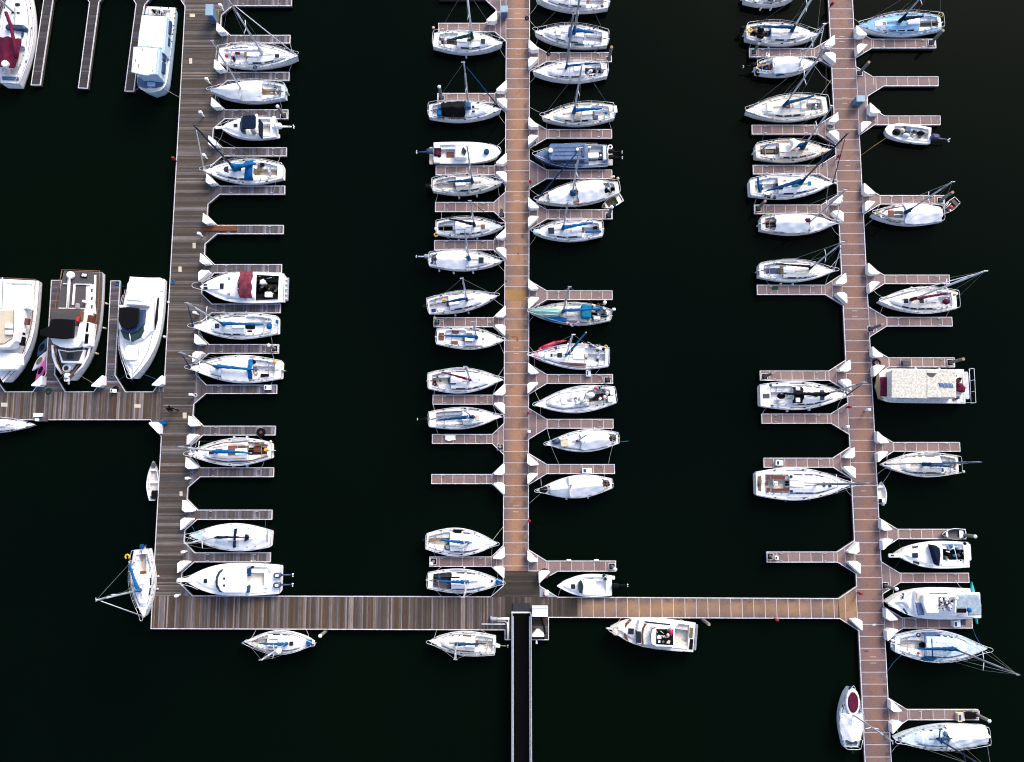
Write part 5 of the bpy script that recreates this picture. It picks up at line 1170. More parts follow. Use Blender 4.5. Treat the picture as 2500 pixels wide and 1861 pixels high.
s = sail('Y6', (1237, 845), (2020, 770), 236, 'sloop under one long white tent tarp with a dark open bow hatch', (1595, 805, 1560, 765), None,
    mk=dict(mat=TEAKG, r=.06, h=6.5, spread=False), hull=WHITE, deck=CREAMNS, c0=.03, c1=.13, k1=.8, wt=.42, floor=DARK, win=0, fend=((1,), (.3, .6)))
s.canvas(.13, .82, TARP, 'tarp', .90, .62, .2, 22, 14, .03); s.ball('bow_well', 1310, 832, 44, 1.22, DARK, .9); s.gear(1965, 765, 90, 80, 16, mats=[DARK, TARPG, TEAKG, BLACK, GREYP]); s.line('ridge_line', [(1320, 835), (1600, 800), (1900, 775)], 2.1, .02, TARPG)
s.block('strap', 1582, 805, 12, 210, 1.3, 1.95, TARPG, .01)
# ================================================================ right pier, left side
s = sail('E1', (600, -45), (75, -45), 195, 'sloop cut by the top edge left of the right pier, two fenders hanging', None, None, hull=WHITE, fend=((-1,), (.35, .55), TARP), ml='', mk={})
s = sail('E1', (812, 348), (92, 322), 240, 'sloop with a navy cover and yellow floats piled on its stern', (545, 300, None, None), (535, 262, 250, 270, BLUED, .17),
    mk=dict(mat=MASTW, r=.1, h=10.5), hull=DIRTY, deck=NONSKID, c0=.05, c1=.33, k1=.78, floor=TEAKG, comp=BLUED, fend=((-1,), (.35,)))
s.canvas(.74, .80, WHITE, 'hatch_hood', .5, .12, .1, 4, 6, .01); s.hatch(388, 330, 90, 80, WHITE, name='hatch_slide'); s.gear(210, 320, 150, 120, 12, mats=[BLACK, MAHOG, DARK, TARPG, BLACK]); s.ball('cushion', 235, 300, 34, 1.3, BLACK, .8); s.ball('cushion', 230, 372, 36, 1.3, BLACK, .6); s.ring('life_ring', 125, 305, 20, 1.5, YELLOW, .09); s.ball('life_jacket', 165, 280, 16, 1.5, MAHOG); s.outboard(.3, DARK, False, -.3, .8)
s = sail('E1', (802, 628), (192, 680), 200, 'small sloop with a white cabin tarp and blue clothes heaped in its cockpit', (630, 575, 880, 238), None,
    mk=dict(mat=MASTW, r=.07, fur=TARP, fr=.045), hull=WHITE, c0=.03, c1=.25, k1=.72, wt=.5, floor=DARK, win=0, smax=.45)
s.canvas(.27, .68, TARP, 'tarp', .86, .45, .2, 12, 12, .04); s.gear(270, 680, 120, 120, 26, mats=[BLUE, BLUED, BLACK, WHITE, TEAKG, DARK, ORANGE]); s.poly('tarp', [(385, 750), (500, 725), (505, 745), (400, 765)], .9, 1.02, BLUE, .01); s.outboard(.2, DARK, True, -.1, .9); s.poly('hood', [(605, 610), (635, 615), (640, 655), (610, 670)], 1.2, 1.5, SLATE)
s = sail('E2', (82, 248), (898, 192), 272, 'big cream sloop facing left with a navy cover and open folding cockpit table', (465, 205, 890, 470), (475, 165, 770, 100, BLUED, .17),
    mk=dict(mat=METAL, r=.09, tz='E1', leanmax=.06), hull=CREAM, deck=CREAMNS, c0=.06, c1=.28, k1=.74, wheel=True, tiller=False, comp=DARK, stripe=SLATE, wt=.62, win=3, ml='bd')
s.hatch(508, 200, 46, 50, MAHOG); s.hatch(322, 210, 50, 90, CREAM); s.gear(800, 190, 60, 90, 8, mats=[DARK, GREYP]); s.block('folded_canvas', 665, 185, 56, 100, 1.3, 1.6, CREAM, .1, .1); s.block('cushion', 750, 155, 90, 30, 1.0, 1.2, CREAM)
s = sail('E2', (932, 640), (186, 655), 228, 'peach decked sloop with a crumpled blue and white sail on its boom', (650, 605, 955, 195), (650, 580, 560, 610, BLUED, .22),
    mk=dict(mat=METAL, r=.08, leanmax=.05), hull=paint('gelcoat_peach', (.74, .64, .54), .4, .1), deck=paint('nonskid_peach', (.70, .58, .47), .7, .1), c0=.06, c1=.30, k1=.76, floor=OLIVE, comp=OLIVE, mlm=ROPEB, win=3)
s.gel = WHITE; s.poly('furled_sail', [(530, 530), (570, 522), (640, 560), (600, 600), (540, 640), (560, 590)], 1.7, 2.2, TARP, .1); s.hatch(418, 640, 56, 66, TEAK, name='companionway'); s.block('seat_board', 310, 657, 130, 30, .6, .8, OLIVE); s.line('tiller_bar', [(245, 640), (320, 580)], 1.4, .04, BLUED); s.ball('winch_cover', 368, 548, 8, 1.3, BLUED); s.ball('winch_cover', 376, 735, 8, 1.3, BLUED)
s = sail('E3', (968, 112), (128, 158), 262, 'sloop with a long tapering navy cover and navy bimini strip over the wheel', (630, 112, 1105, -383), (690, 75, 292, 190, BLUED, .19),
    mk=dict(mat=MASTD, r=.09, fur=GREEN, fr=.045, leanmax=.06), c0=.06, c1=.32, k1=.76, comp=TEAK, wheel=True, tiller=False, wt=.62, ml='abd')
s.hatch(725, 115, 32, 38, TEAL); s.hatch(578, 137, 56, 26, TEAL); s.hatch(425, 145, 66, 60, DARK, name='companionway'); s.hatch(378, 140, 30, 46, TEAK, name='teak_board'); s.block('life_jacket', 478, 88, 30, 14, 1.3, 1.5, CRIM)
s.line('bimini_strip', [(208, 50), (210, 120), (225, 205)], 2.0, .12, BLUED, 6); s.block('cushion', 240, 150, 50, 56, .9, 1.15, BLUED); s.gear(350, 240, 120, 30, 8, 1.0, 1.2, [DARK, GREYP])
s = sail('E3', (990, 520), (236, 520), 225, 'sloop with a white cabin tarp and a crumpled white cloth over its whole bow', (725, 490, 1090, 180), None,
    mk=dict(mat=METAL, r=.075, fur=TARPG, fr=.04, leanmax=.06), hull=DIRTY, c0=.06, c1=.26, k1=.74, floor=TEAKG, win=0, wt=.6)
s.canvas(.18, .62, TARP, 'tarp', .84, .6, .25, 14, 12, .05); s.canvas(.64, .975, TARP, 'bow_cloth', .96, .35, .12, 14, 10, .12); s.block('mast_boot', 715, 480, 50, 40, 1.5, 2.0, MAROON, .1, .1); s.gear(320, 530, 50, 100, 9, mats=[DARK, CRIM, GREYP, TEAKG])
s = sail('E3', (978, 992), (222, 990), 228, 'white sloop with a thin navy cover and an amber teak companionway', (722, 948, 1065, 700), (730, 932, 360, 920, NAVY, .11),
    mk=dict(mat=METAL, r=.075, fur=TARPG, fr=.04, leanmax=.06), hull=WHITE, deck=CREAMNS, c0=.06, c1=.30, k1=.72, floor=WHITE, comp=OLIVE, fend=((-1,), (.3, .45), TARP))
s.hatch(462, 980, 62, 84, OLIVE, name='teak_companionway'); s.hatch(320, 998, 66, 44, SLATED, name='seat_cushion'); s.hatch(378, 998, 54, 44, SLATED, name='seat_cushion'); s.block('stern_bracket', 208, 1010, 16, 34, .5, .8, GREYP)
# black canopied racer
s = sail('E5', (888, 388), (96, 392), 258, 'modern wide white sloop with crossed black covers and dark cabin windows', (672, 378, 1050, 270), (670, 378, 300, 375, BLACK, .17),
    mk=dict(mat=METAL, r=.09, fur=NAVY, fr=.05, leanmax=.06), c0=.12, c1=.36, k1=.78, wi=.58, wt=.78, smax=.4, win=3, comp=TARPG, wheel=False, tiller=False, floor=NONSKID, ml='bd', fend=((-1,), (.3, .55), TARP), boot=BLUED)
s.hatch(655, 387, 34, 90, SLATED, name='mast_collar_cover'); s.hatch(722, 388, 42, 40); s.hatch(600, 385, 30, 36); s.canvas(.36, .47, BLACK, 'dodger', .56, .42, .38, 6, 10, .01, tent=False); s.block('dodger_window', 438, 432, 40, 40, 1.9, 1.97, TARPG, .05); s.block('dodger_window', 438, 330, 40, 30, 1.9, 1.97, TARPG, .05)
s.ball('wheel_cover', 286, 395, 38, 1.4, BLACK, .75); s.line('cockpit_coaming', [(250, 345), (330, 345), (360, 380), (330, 430), (250, 435)], 1.2, .04, TARPG)
s.hatch(150, 395, 60, 40, TEAKG, name='stern_step'); s.ball('speaker', 190, 300, 14, 1.3, SLATED); s.ball('speaker', 203, 485, 14, 1.3, SLATED)
# largest sloop
s = sail('E6', (918, 306), (58, 300), 292, 'largest white sloop on the right pier, brown cockpit seats, bow over the walkway', (600, 308, 1080, 298), (595, 310, 340, 325, METAL, .05),
    mk=dict(mat=MASTG, r=.11, fur=TARPG, fr=.06, spz=.45, leanmax=.06), c0=.10, c1=.34, k1=.80, wi=.5, cab=.3, wt=.72, smax=.4, win=3, floor=CREAMNS, comp=DARK, wheel=True, tiller=False, ml='bd', fend=((-1,), (.36, .55, .75), SLATED), bk=dict(bare=True))
for pl in ([(205, 225), (325, 232), (320, 262), (205, 255)], [(205, 345), (350, 340), (350, 366), (205, 372)], [(155, 222), (188, 225), (188, 262), (160, 262)], [(148, 280), (168, 280), (168, 318), (148, 318)], [(155, 335), (188, 340), (188, 372), (160, 372)]): s.poly('cockpit_seat', pl, 1.0, 1.17, MAHOG, .01)
s.hatch(400, 297, 84, 52, DARK, name='companionway'); s.hatch(457, 300, 24, 36); s.hatch(376, 235, 24, 24); s.hatch(378, 370, 24, 24); s.hatch(672, 308, 24, 40); s.hatch(725, 310, 26, 40); s.block('table', 236, 300, 40, 44, .9, 1.2, TARPG)
s.poly('stern_growth', [(75, 235), (105, 225), (110, 275), (105, 370), (80, 360), (68, 300)], .95, 1.02, OLIVE, .005); s.block('engine_cover', 90, 295, 26, 36, 1.0, 1.2, TEAKG)
# ================================================================ right pier, right side
s = sail('E1', (1216, 255), (2042, 225), 240, 'sky blue decked sloop with a black sail cover, top right', (1625, 205, None, None), (1610, 195, 1870, 165, NAVY, .18),
    mk=dict(mat=METAL, r=.08, h=9.5), hull=WHITE, deck=SKYB, c0=.04, c1=.28, k1=.74, wt=.62, floor=OLIVE, seat=PALE, comp=GREYP, ml='b', win=3, fend=((-1,), (.35, .6)), stripe=PALE)
s.hatch(1475, 238, 38, 36, SLATE, frame=WHITE); s.ring('rope_coil', 2040, 150, 22, 1.5, ROPEY, .04); s.poly('cabin_arc', [(1430, 195), (1408, 215), (1404, 245), (1412, 275), (1435, 300), (1462, 305), (1440, 285), (1424, 255), (1424, 225), (1440, 200)], 1.1, 1.2, WHITE, .01)
# open runabout
s = Boat('E2', (1482, 435), (1940, 500), 186, 'small open runabout with bucket seats and a purple blue outboard', 'motorboat', 'motorboat', .75, .2, .9, .35, 2.4, hull=WHITE, bq=.52)
s.deck(.05, .80, .81, .84, .7, 0, .5, floor=CREAMNS, seat=WHITE, slope=.06, ns=False, front=.02)
s.ball('bucket_seat', 1595, 465, 40, .95, DARK, .9); s.ball('gear_bag', 1650, 450, 32, 1.0, BEIGE, .8); s.block('console', 1715, 430, 60, 60, .3, 1.1, SLATED, .1); s.ball('seat_cover', 1690, 500, 38, .95, TARPG, .7); s.ball('seat_cushion', 1838, 475, 38, 1.0, DARK, .6); s.gear(1800, 490, 160, 130, 18, .3, .9, [DARK, BEIGE, OLIVE, TARPG, GREYP, BLUED])
s.outboard(.25, paint('engine_plum_blue', (.05, .05, .13), .35, .4), True, -.05, 1.3); s.line('mooring_line', [(1495, 520, .7), (1360, 610, .35), (1225, 710, .55)], .5, .015, ROPEY)
# white tarped sloop with tender
s = sail('E3', (1352, 418), (2045, 428), 228, 'white sloop with brown deck panels forward, tent tarp aft and brown rowing boat astern', (1680, 405, 2155, 100), (1680, 400, 1720, 398, BLUED, .18),
    mk=dict(mat=METAL, r=.085, leanmax=.06), hull=WHITE, c0=.04, c1=.15, k1=.80, wt=.66, win=0, cab=.25, deck=NONSKID, ml='ab')
s.canvas(.02, .54, TARP, 'tarp', .92, .5, .2, 14, 12, .05)
s.hatch(1540, 420, 60, 70, MAHOG, name='teak_hatch'); s.hatch(1480, 410, 50, 26, SLATED); s.hatch(1480, 440, 50, 26, SLATED)
for y in (405, 445): s.hatch(1618, y, 84, 26, TEAKG, name='teak_panel')
s.poly('deck_panel', [(1480, 372), (1560, 350), (1660, 350), (1660, 385), (1480, 388)], 1.1, 1.22, MAHOG, .01); s.poly('deck_panel', [(1455, 462), (1560, 480), (1665, 492), (1640, 508), (1540, 495)], 1.1, 1.2, TEAKG, .01); s.ball('bow_bundle', 1425, 412, 30, 1.4, BEIGE, .7); s.anchor(DARK)
s = dinghy('P', (2299, 522), (2338, 488), 23, 'brown wooden rowing boat with a red bag and oars, behind the tent tarp sloop', hull=MAHOG, inside=TEAKG, seats=3, wt=.8, seatm=TEAKG)
s.ball('red_bag', 2322, 506, 4.5, .6, RED); s.line('oar', [(2308, 510), (2322, 496)], .6, .03, MASTW); s.line('oar', [(2304, 512), (2316, 494)], .6, .03, MASTW); s.block('white_jug', 2321, 513, 5, 4, .3, .6, WHITE, .05)
s = sail('E4', (1207, 322), (1930, 315), 252, 'sloop with a maroon sail cover, maroon wheel cover and three black hatches', (1505, 322, 2200, 45), (1530, 305, 1880, 250, MAROON, .16),
    mk=dict(mat=MASTW, r=.1, fur=TARP, fr=.05, leanmax=.07), hull=WHITE, deck=CREAMNS, c0=.06, c1=.26, k1=.80, wt=.66, comp=TARPG, wheel=True, tiller=False, floor=NONSKID, fend=((-1,), (.35, .55), TARP), win=4)
for x, y, w_ in ((1458, 326, 44), (1605, 325, 42), (1720, 320, 46)): s.hatch(x, y, w_, 46, frame=WHITE)
s.ball('wheel_cover', 1836, 332, 34, 1.5, MAROON, .8); s.block('life_raft', 1938, 256, 24, 24, 1.3, 1.75, WHITE); s.block('horseshoe_buoy', 1922, 264, 18, 18, 1.3, 1.65, YELLOW)
# houseboat
s = Boat('E5', (1142, 300), (1942, 310), 308, 'old boxy houseboat with a mildewed white roof and a maroon front deck', 'houseboat', 'houseboat', .95, .1, 1.0, .5, 9, hull=DIRTY, bq=.5)
s.deck(.02, .03, .9, .8, .7, 0, .05, slope=.05, ns=False); s.t['category'] = 'houseboat'
s.poly('front_deck', [(1180, 225), (1275, 225), (1275, 402), (1180, 398)], 1.0, 1.12, MAROON, .01); s.poly('front_growth', [(1142, 200), (1168, 190), (1178, 250), (1176, 400), (1215, 425), (1160, 425), (1142, 330)], 1.05, 1.10, OLIVE, .01)
ROOF = paint('roof_mildewed', (.74, .73, .69), .7, .12, .9, (.30, .28, .23), 1.6)
s.poly('cabin', [(1290, 165), (1865, 170), (1865, 415), (1290, 415)], .95, 2.3, DIRTY, .02); s.poly('roof', [(1282, 160), (1600, 160), (1600, 420), (1282, 412)], 2.31, 2.42, ROOF, .05); s.poly('roof', [(1602, 160), (1862, 160), (1862, 408), (1602, 408)], 2.30, 2.38, ROOF, .04)
s.poly('roof_patch', [(1580, 186), (1690, 190), (1655, 230), (1625, 220)], 2.3, 2.40, TEAKG, .005); s.poly('skylight', [(1708, 278), (1830, 282), (1845, 318), (1725, 312)], 2.38, 2.45, SLATE, .01)
for x in (1750, 1785, 1815): s.line('skylight_bar', [(x, 280), (x + 12, 316)], 2.47, .02, TARPG)
for x in (1400, 1540, 1680): s.block('side_window', x, 418, 90, 4, 1.3, 1.9, GLASS, .01, 0)
s.gear(1890, 235, 50, 60, 6, 1.0, 1.5, [MAHOG, DARK, MAROON]); s.poly('deck_chair', [(1875, 275), (1915, 280), (1955, 320), (1945, 360), (1900, 350), (1872, 340), (1895, 315)], 1.0, 1.5, MAROON, .05); s.poly('deck_mat', [(1835, 420), (1860, 408), (1865, 430), (1845, 438)], 1.0, 1.1, MAHOG, .01)
mb = MB(); xs = [-.35, s.L * .10]; B = s.B / 2
mb.tube([(s.L * .12, B, 1.9), (-.5, B, 1.9), (-.5, -B, 1.9), (0, -B, 1.9)], .03, 6); mb.tube([(-.3, B, 1.4), (-.3, -B, 1.4)], .03, 6)
for y in (-B, -B * .33, B * .33, B): mb.tube([(-.5, y, .95), (-.5, y, 1.9)], .03, 6)
mb.build('stern_railing', STEEL, s.t); s.block('engine_box', 1885, 410, 30, 24, 1.0, 1.3, SLATED); s.block('stern_platform', 1960, 300, 40, 250, .7, .82, TARPG); s.lines(ROPEW, 'b'); s.fenders((-1,), (.25, .5), TARPG)
s = sail('E6', (1196, 126), (1884, 128), 224, 'grey streaked sloop with a blue sail cover and its mast reaching over the stern', (1560, 125, 2105, 99), (1570, 128, 1822, 146, BLUED, .17),
    mk=dict(mat=MASTG, r=.085, leanmax=.07, spread=False, h=10, fur=BLUED, fr=.04), hull=DIRTY, c0=.04, c1=.24, k1=.70, wt=.68, floor=NONSKID, comp=TEAKG, win=2, ml='ab')
s.gear(1600, 70, 250, 20, 8, 1.0, 1.2, [GREYP, DARK]); s.ball('buoy_ball', 1933, 192, 13, 1.6, BEIGE); s.ring('life_ring', 1835, 135, 18, 1.3, DARK, .04); s.block('cushion', 1745, 175, 22, 36, 1.0, 1.3, SLATED)
s = dinghy('E6', (1190, 282), (1196, 480), 94, 'little white rowing dinghy tied by the right pier below the grey streaked sloop', inside=CREAMNS, seats=2, motor=GREYP, pw=2.2); s.block('gear', 1188, 455, 36, 24, .2, .6, DARK); s.lines(ROPEW, 'ab')
s = dinghy('E6', (1716, 752), (1925, 752), 96, 'small grey skiff with white thwarts sitting on a finger dock', hull=SLATE, inside=TEAKG, seats=2, seatm=WHITE, z0=DZ + .02, fb=.4)
s = Boat('E6', (1335, 942), (1980, 942), 240, 'white cruiser with three square dark foredeck windows and teal gear in its cockpit', 'motorboat', 'motorboat', 1.05, .45, .92, .38, 2.5)
s.deck(.07, .38, .84, .74, .6, .3, .7, floor=DARK, seat=WHITE, slope=.25, ns=False)
s.block('bow_pulpit', 1305, 950, 100, 34, 1.5, 1.6, TARPG); s.block('anchor_slot', 1290, 948, 28, 12, 1.58, 1.63, DARK, .02)
for x, y in ((1495, 882), (1493, 947), (1503, 1012)): s.hatch(x, y, 52, 42)
s.poly('folded_canopy', [(1640, 850), (1690, 858), (1722, 885), (1730, 950), (1718, 1045), (1695, 1030), (1672, 960), (1655, 890)], 1.5, 2.2, NAVY, .1)
s.gear(1870, 930, 180, 190, 34, .5, 1.3, [TEAL, TEAL, BLUED, DARK, BEIGE, WHITE, OLIVE, TEAL]); s.block('engine_hatch', 1830, 985, 80, 100, .5, .8, BLACK); s.cyl('bucket', 1812, 880, 24, .6, 1.1, GREYP); s.line('rod', [(1840, 850), (1880, 1010)], 1.4, .03, MASTW); s.block('transom_rail', 1990, 920, 20, 150, .6, .75, STEEL); s.rails(push=False, h=.5); s.lines(GREEN, 'ab')
# canopy cruiser
s = Boat('E7', (990, 380), (1740, 385), 278, 'cruiser with a cluttered flybridge and a blue grey canopy over its stern', 'motorboat', 'motorboat', 1.15, .5, .95, .42, 2.5)
s.deck(.05, .12, .84, .72, .6, .25, .5, slope=.25, ns=False)
s.poly('folded_tarp', [(1210, 285), (1215, 320), (1160, 370), (1190, 430), (1120, 385), (1070, 375), (1140, 345)], 1.5, 1.9, TARPG, .12); s.line('bow_stripe', [(1130, 290), (1120, 340)], 1.75, .1, BLUED); s.line('bow_stripe', [(1130, 430), (1165, 480)], 1.75, .1, BLUED)
s.poly('cabin_top', [(1245, 275), (1610, 285), (1610, 490), (1260, 488), (1235, 380)], 1.4, 2.1, WHITE, .08); s.poly('windshield', [(1240, 372), (1295, 376), (1325, 488), (1265, 490)], 1.6, 2.15, SLATE, .06); s.poly('windshield', [(1250, 285), (1285, 285), (1280, 368), (1245, 365)], 1.6, 2.15, BEIGE, .06)
s.poly('flybridge', [(1310, 310), (1620, 318), (1605, 468), (1340, 470), (1312, 390)], 2.1, 2.6, WHITE, .05); s.poly('flybridge_well', [(1450, 325), (1600, 325), (1600, 465), (1450, 465)], 2.5, 2.63, GREYP, .01)
s.gear(1525, 390, 130, 120, 26, 2.5, 2.95, [WHITE, DARK, MAHOG, TARPG, BLACK, TARPG]); s.poly('side_window', [(1360, 288), (1530, 290), (1530, 296), (1360, 294)], 2.0, 2.13, GLASS, .005)
s.block('stern_deck', 1690, 395, 150, 220, 1.0, 1.35, TARPG, .1); s.poly('canopy_roof', [(1612, 305), (1810, 305), (1835, 400), (1835, 490), (1720, 495), (1715, 425), (1612, 420)], 2.5, 2.6, paint('canopy_slate', (.22, .29, .38), .8, .25, .4, (.35, .42, .45)), .04)
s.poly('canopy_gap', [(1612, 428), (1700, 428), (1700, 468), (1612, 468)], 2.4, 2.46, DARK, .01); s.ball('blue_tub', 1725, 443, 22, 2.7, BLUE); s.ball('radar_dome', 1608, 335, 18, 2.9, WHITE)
s.block('swim_platform', 1790, 400, 80, 230, .35, .47, TARPG); s.rails(push=False, h=.5); s.lines(ROPEW, 'bd'); s.fenders((1,), (.35,), GREYP)
kc = [GZ('E7', 1750, 190, .5), GZ('E7', 1800, 568, .5)]
# blue tinted sloop, bow out
s = sail('E7', (1888, 792), (1052, 748), 285, 'pale blue decked sloop with bow pointing right and a navy boom cover', (1565, 795, None, None), (1560, 792, 1255, 790, BLUED, .15),
    mk=dict(mat=MASTG, r=.09, h=12, leanmax=.05), hull=WHITE, deck=PALENS, c0=.06, c1=.32, k1=.72, wt=.5, cabm=PALE, floor=DIRTYNS, comp=DARK, ml='acd', mlm=ROPEB)
s.hatch(1300, 762, 56, 40, DARK, name='companionway'); s.hatch(1475, 768, 90, 80, TARPG, name='hatch_slide'); s.line('dodger_frame', [(1385, 700), (1390, 790), (1395, 880)], 1.9, .06, BLUED); s.poly('tarp_bundle', [(1300, 645), (1430, 640), (1480, 665), (1400, 680), (1330, 675)], 1.1, 1.35, SLATE, .04); s.poly('tarp_bundle', [(1295, 885), (1340, 860), (1440, 880), (1400, 905), (1320, 905)], 1.1, 1.35, BLUED, .04)
s.ring('life_ring', 1265, 668, 16, 1.3, DARK, .05); s.block('ladder', 1028, 760, 26, 44, .7, .8, STEEL); s.gear(1140, 830, 80, 20, 5, mats=[DARK, GREYP]); s.ball('cushion', 1265, 832, 12, 1.1, CRIM); s.outboard(.35, WHITE, False, -.2, .5)
mb = MB(); q = s.loc(1895, 905, 6.0)
s = sail('E8', (820, 868), (1812, 812), 262, 'pale sloop bottom right with a crumpled white tarp over its stern half', (1275, 850, None, None), (1270, 850, 1440, 850, BLUED, .12),
    mk=dict(mat=MASTD, r=.08, h=10, leanmax=.04), hull=PALE, c0=.08, c1=.22, k1=.72, wt=.72, comp=DARK, ml='ab', win=2, stripe=SLATE)
s.canvas(.01, .44, TARP, 'tarp', .95, .7, .12, 16, 14, .09); s.line('dodger_frame', [(1310, 760), (1300, 840), (1325, 915)], 1.8, .07, BLUED); s.gear(1400, 840, 130, 110, 10, 1.4, 1.65, [SLATE, TARPG, BLUED]); s.hatch(1085, 830, 60, 90, WHITE, name='fore_hatch'); s.block('anchor_gear', 880, 862, 40, 30, 1.2, 1.35, SLATED)
s = sail('E8', (345, 292), (345, 945), 262, 'sloop left of the right pier with an oval red hatch cover', (360, 590, 795, 885), None,
    mk=dict(mat=METAL, r=.08, leanmax=.06), hull=PALE, c0=.04, c1=.14, k1=.82, wt=.62, win=0, cab=.22, ml='a')
s.canvas(.12, .56, TARP, 'tarp', .95, .5, .15, 14, 12, .06); s.poly('bow_bag', [(345, 285), (325, 325), (365, 325)], 1.2, 1.45, BLUED, .05)
q = s.loc(372, 465, 1.6); mb = MB(); pl = [(q.x + .95 * math.cos(a), q.y + .5 * math.sin(a)) for a in [k * math.pi / 9 for k in range(18)]]
mb.prism([(q.x + 1.3 * math.cos(a), q.y + .66 * math.sin(a)) for a in [k * math.pi / 9 for k in range(18)]], 1.2, 1.5, .05); mb.build('cabin_hood', WHITE, s.t); mb = MB(); mb.prism(pl, 1.45, 1.62, .06); mb.build('oval_hatch_cover', MAROON, s.t)
s.poly('deck_cover', [(425, 500), (455, 570), (400, 575)], 1.1, 1.4, BLUE, .03); s.gear(325, 920, 130, 50, 10, mats=[DARK, GREYP, BEIGE]); s.outboard(0, DARK, False, -.15, .8)
# ================================================================ far left yachts
s = sail('Z1', (250, -330), (118, 1005), 450, 'sailing yacht at the top left corner with a maroon cockpit tarp and white dome', (70, 140, None, None), None,
    mk=dict(mat=METAL, r=.1, h=13), hull=WHITE, c0=.08, c1=.32, k1=.72, wt=.5, fb=1.15, wheel=True, tiller=False, comp=DARK, ml='a', win=0)
s.canvas(.10, .36, MAROON, 'cockpit_tarp', .66, .5, .9, 12, 12, .06); s.block('windscreen', 175, 320, 60, 240, 1.3, 2.0, SLATED, .2, .15); s.cyl('radar_dome', 52, 762, 42, 2.4, 2.7, WHITE, 14); s.line('sail_cover', [(70, 150), (125, 300), (180, 560), (190, 700)], 3.0, .18, MAROON, 7)
s.block('stern_bench', 120, 940, 40, 200, 1.1, 1.35, SLATE); s.hatch(212, 58, 36, 56, GLASS); s.hatch(157, 155, 18, 34); s.hatch(221, 157, 18, 38); s.block('window', 270, 370, 150, 20, 1.6, 1.75, SLATED, .05)
# trawler
TRAWL = paint('trawler_pale_blue', (.34, .48, .64), .5, .12, .35, (.5, .58, .66))
s = Boat('Z1', (1808, 1120), (1935, 88), 355, 'old blue and white trawler with a rust spotted roof, moored left of the left pier', 'motorboat', 'motorboat', 1.35, .25, .98, .5, 11, hull=TRAWL, deck=DIRTYNS, bq=.8)
s.deck(.03, .12, .80, .72, .6, .3, .3, floor=DIRTY, seat=DIRTY, slope=.1, cabm=TRAWL)
s.poly('aft_cabin', [(1700, 200), (2010, 200), (1975, 640), (1660, 600)], 1.3, 2.85, TRAWL, .04)
s.poly('aft_roof', [(1705, 178), (1990, 195), (1945, 575), (1655, 555)], 2.86, 3.0, TARP, .04); s.poly('roof_trim', [(1705, 172), (1990, 188), (1990, 194), (1705, 178)], 2.86, 3.02, BLUED, .005)
s.poly('pilothouse', [(1640, 560), (1925, 585), (1900, 900), (1640, 880)], 1.4, 3.3, TRAWL, .04)
s.poly('pilothouse_roof', [(1605, 562), (1888, 580), (1862, 888), (1775, 905), (1715, 902), (1578, 868)], 3.45, 3.6, TARP, .05)
for x, y, w_, h_ in ((1715, 600, 8, 30), (1745, 602, 8, 26), (1632, 728, 9, 42), (1603, 772, 8, 22), (1600, 806, 26, 8), (1668, 792, 9, 50), (1840, 852, 12, 26), (1690, 855, 22, 6)): s.block('rust_stain', x, y, h_, w_, 3.55, 3.615, TEAK, .03, .005)
s.poly('skylight', [(1775, 485), (1700, 545), (1710, 560), (1842, 560), (1838, 545)], 2.95, 3.12, WHITE, .05)
for pl, za, zb_ in (([(2034, 250), (2056, 250), (2042, 400), (2016, 400)], 1.9, 2.3), ([(2012, 450), (2036, 450), (2028, 540), (2002, 540)], 1.8, 2.2), ([(1950, 620), (1980, 620), (1975, 720), (1944, 720)], 2.1, 2.6), ([(1942, 745), (1974, 745), (1966, 870), (1932, 870)], 2.1, 2.6)): s.poly('side_window', pl, za, zb_, SLATED, .01)
for x, y in ((2120, 108), (2108, 165), (2102, 218), (2090, 308), (2090, 360), (2078, 410), (2065, 500), (2055, 590), (2045, 680), (2030, 770), (1940, 88), (2030, 95), (1760, 86)): s.ball('rust_spot', x, y, 9, 1.4, TEAK)
s.gear(1880, 125, 130, 50, 9, 1.2, 1.6, [TARPG, GREYP, DARK]); s.poly('foredeck_well', [(1650, 930), (1975, 940), (1955, 1040), (1800, 1085), (1655, 1035)], 1.5, 1.62, SLATE, .02); s.block('bow_hatch', 1815, 1010, 50, 90, 1.6, 1.8, TRAWL); s.lines(ROPEW, 'ab')
mb = MB(); 
for y in (-.37, .37): mb.tube([(s.L * .1, y * s.B * .8, 3.05), (s.L * .5, y * s.B * .8, 3.45)], .02, 5)
mb.build('roof_rails', STEEL, s.t)
# three yachts on the branch pier
s = Boat('Z2', (30, 1130), (180, 168), 410, 'white trawler yacht at the left edge with mahogany rails and white covers', 'motorboat', 'motorboat', 1.2, .45, .9, .42, 2.3, hull=WHITE, stripe=BLUED)
s.deck(.03, .10, .80, .70, .6, .3, .3, slope=.12, cabm=WHITE, ns=False)
s.poly('aft_cover', [(-60, 210), (260, 215), (280, 240), (275, 440), (-60, 430)], 1.9, 2.7, TARP, .15); s.poly('flybridge', [(-80, 440), (190, 435), (165, 640), (145, 740), (80, 800), (-80, 820)], 2.0, 3.3, WHITE, .06); s.poly('flybridge_deck', [(-80, 455), (128, 450), (122, 640), (100, 720), (40, 760), (-80, 770)], 3.3, 3.36, BEIGE, .01)
s.line('flybridge_rail', [(130, 450), (128, 640), (110, 720), (40, 770), (-70, 780)], 3.55, .035, TEAK); s.line('flybridge_rail', [(175, 450), (170, 620), (155, 730), (90, 800), (-70, 825)], 3.0, .035, MAHOG)
for y in (600, 660): s.block('seat_cushion', 80, y, 40, 70, 3.3, 3.6, WHITE)
s.poly('foredeck_cover', [(-60, 840), (195, 860), (200, 960), (150, 1010), (-40, 1020)], 2.0, 2.5, TARP, .15)
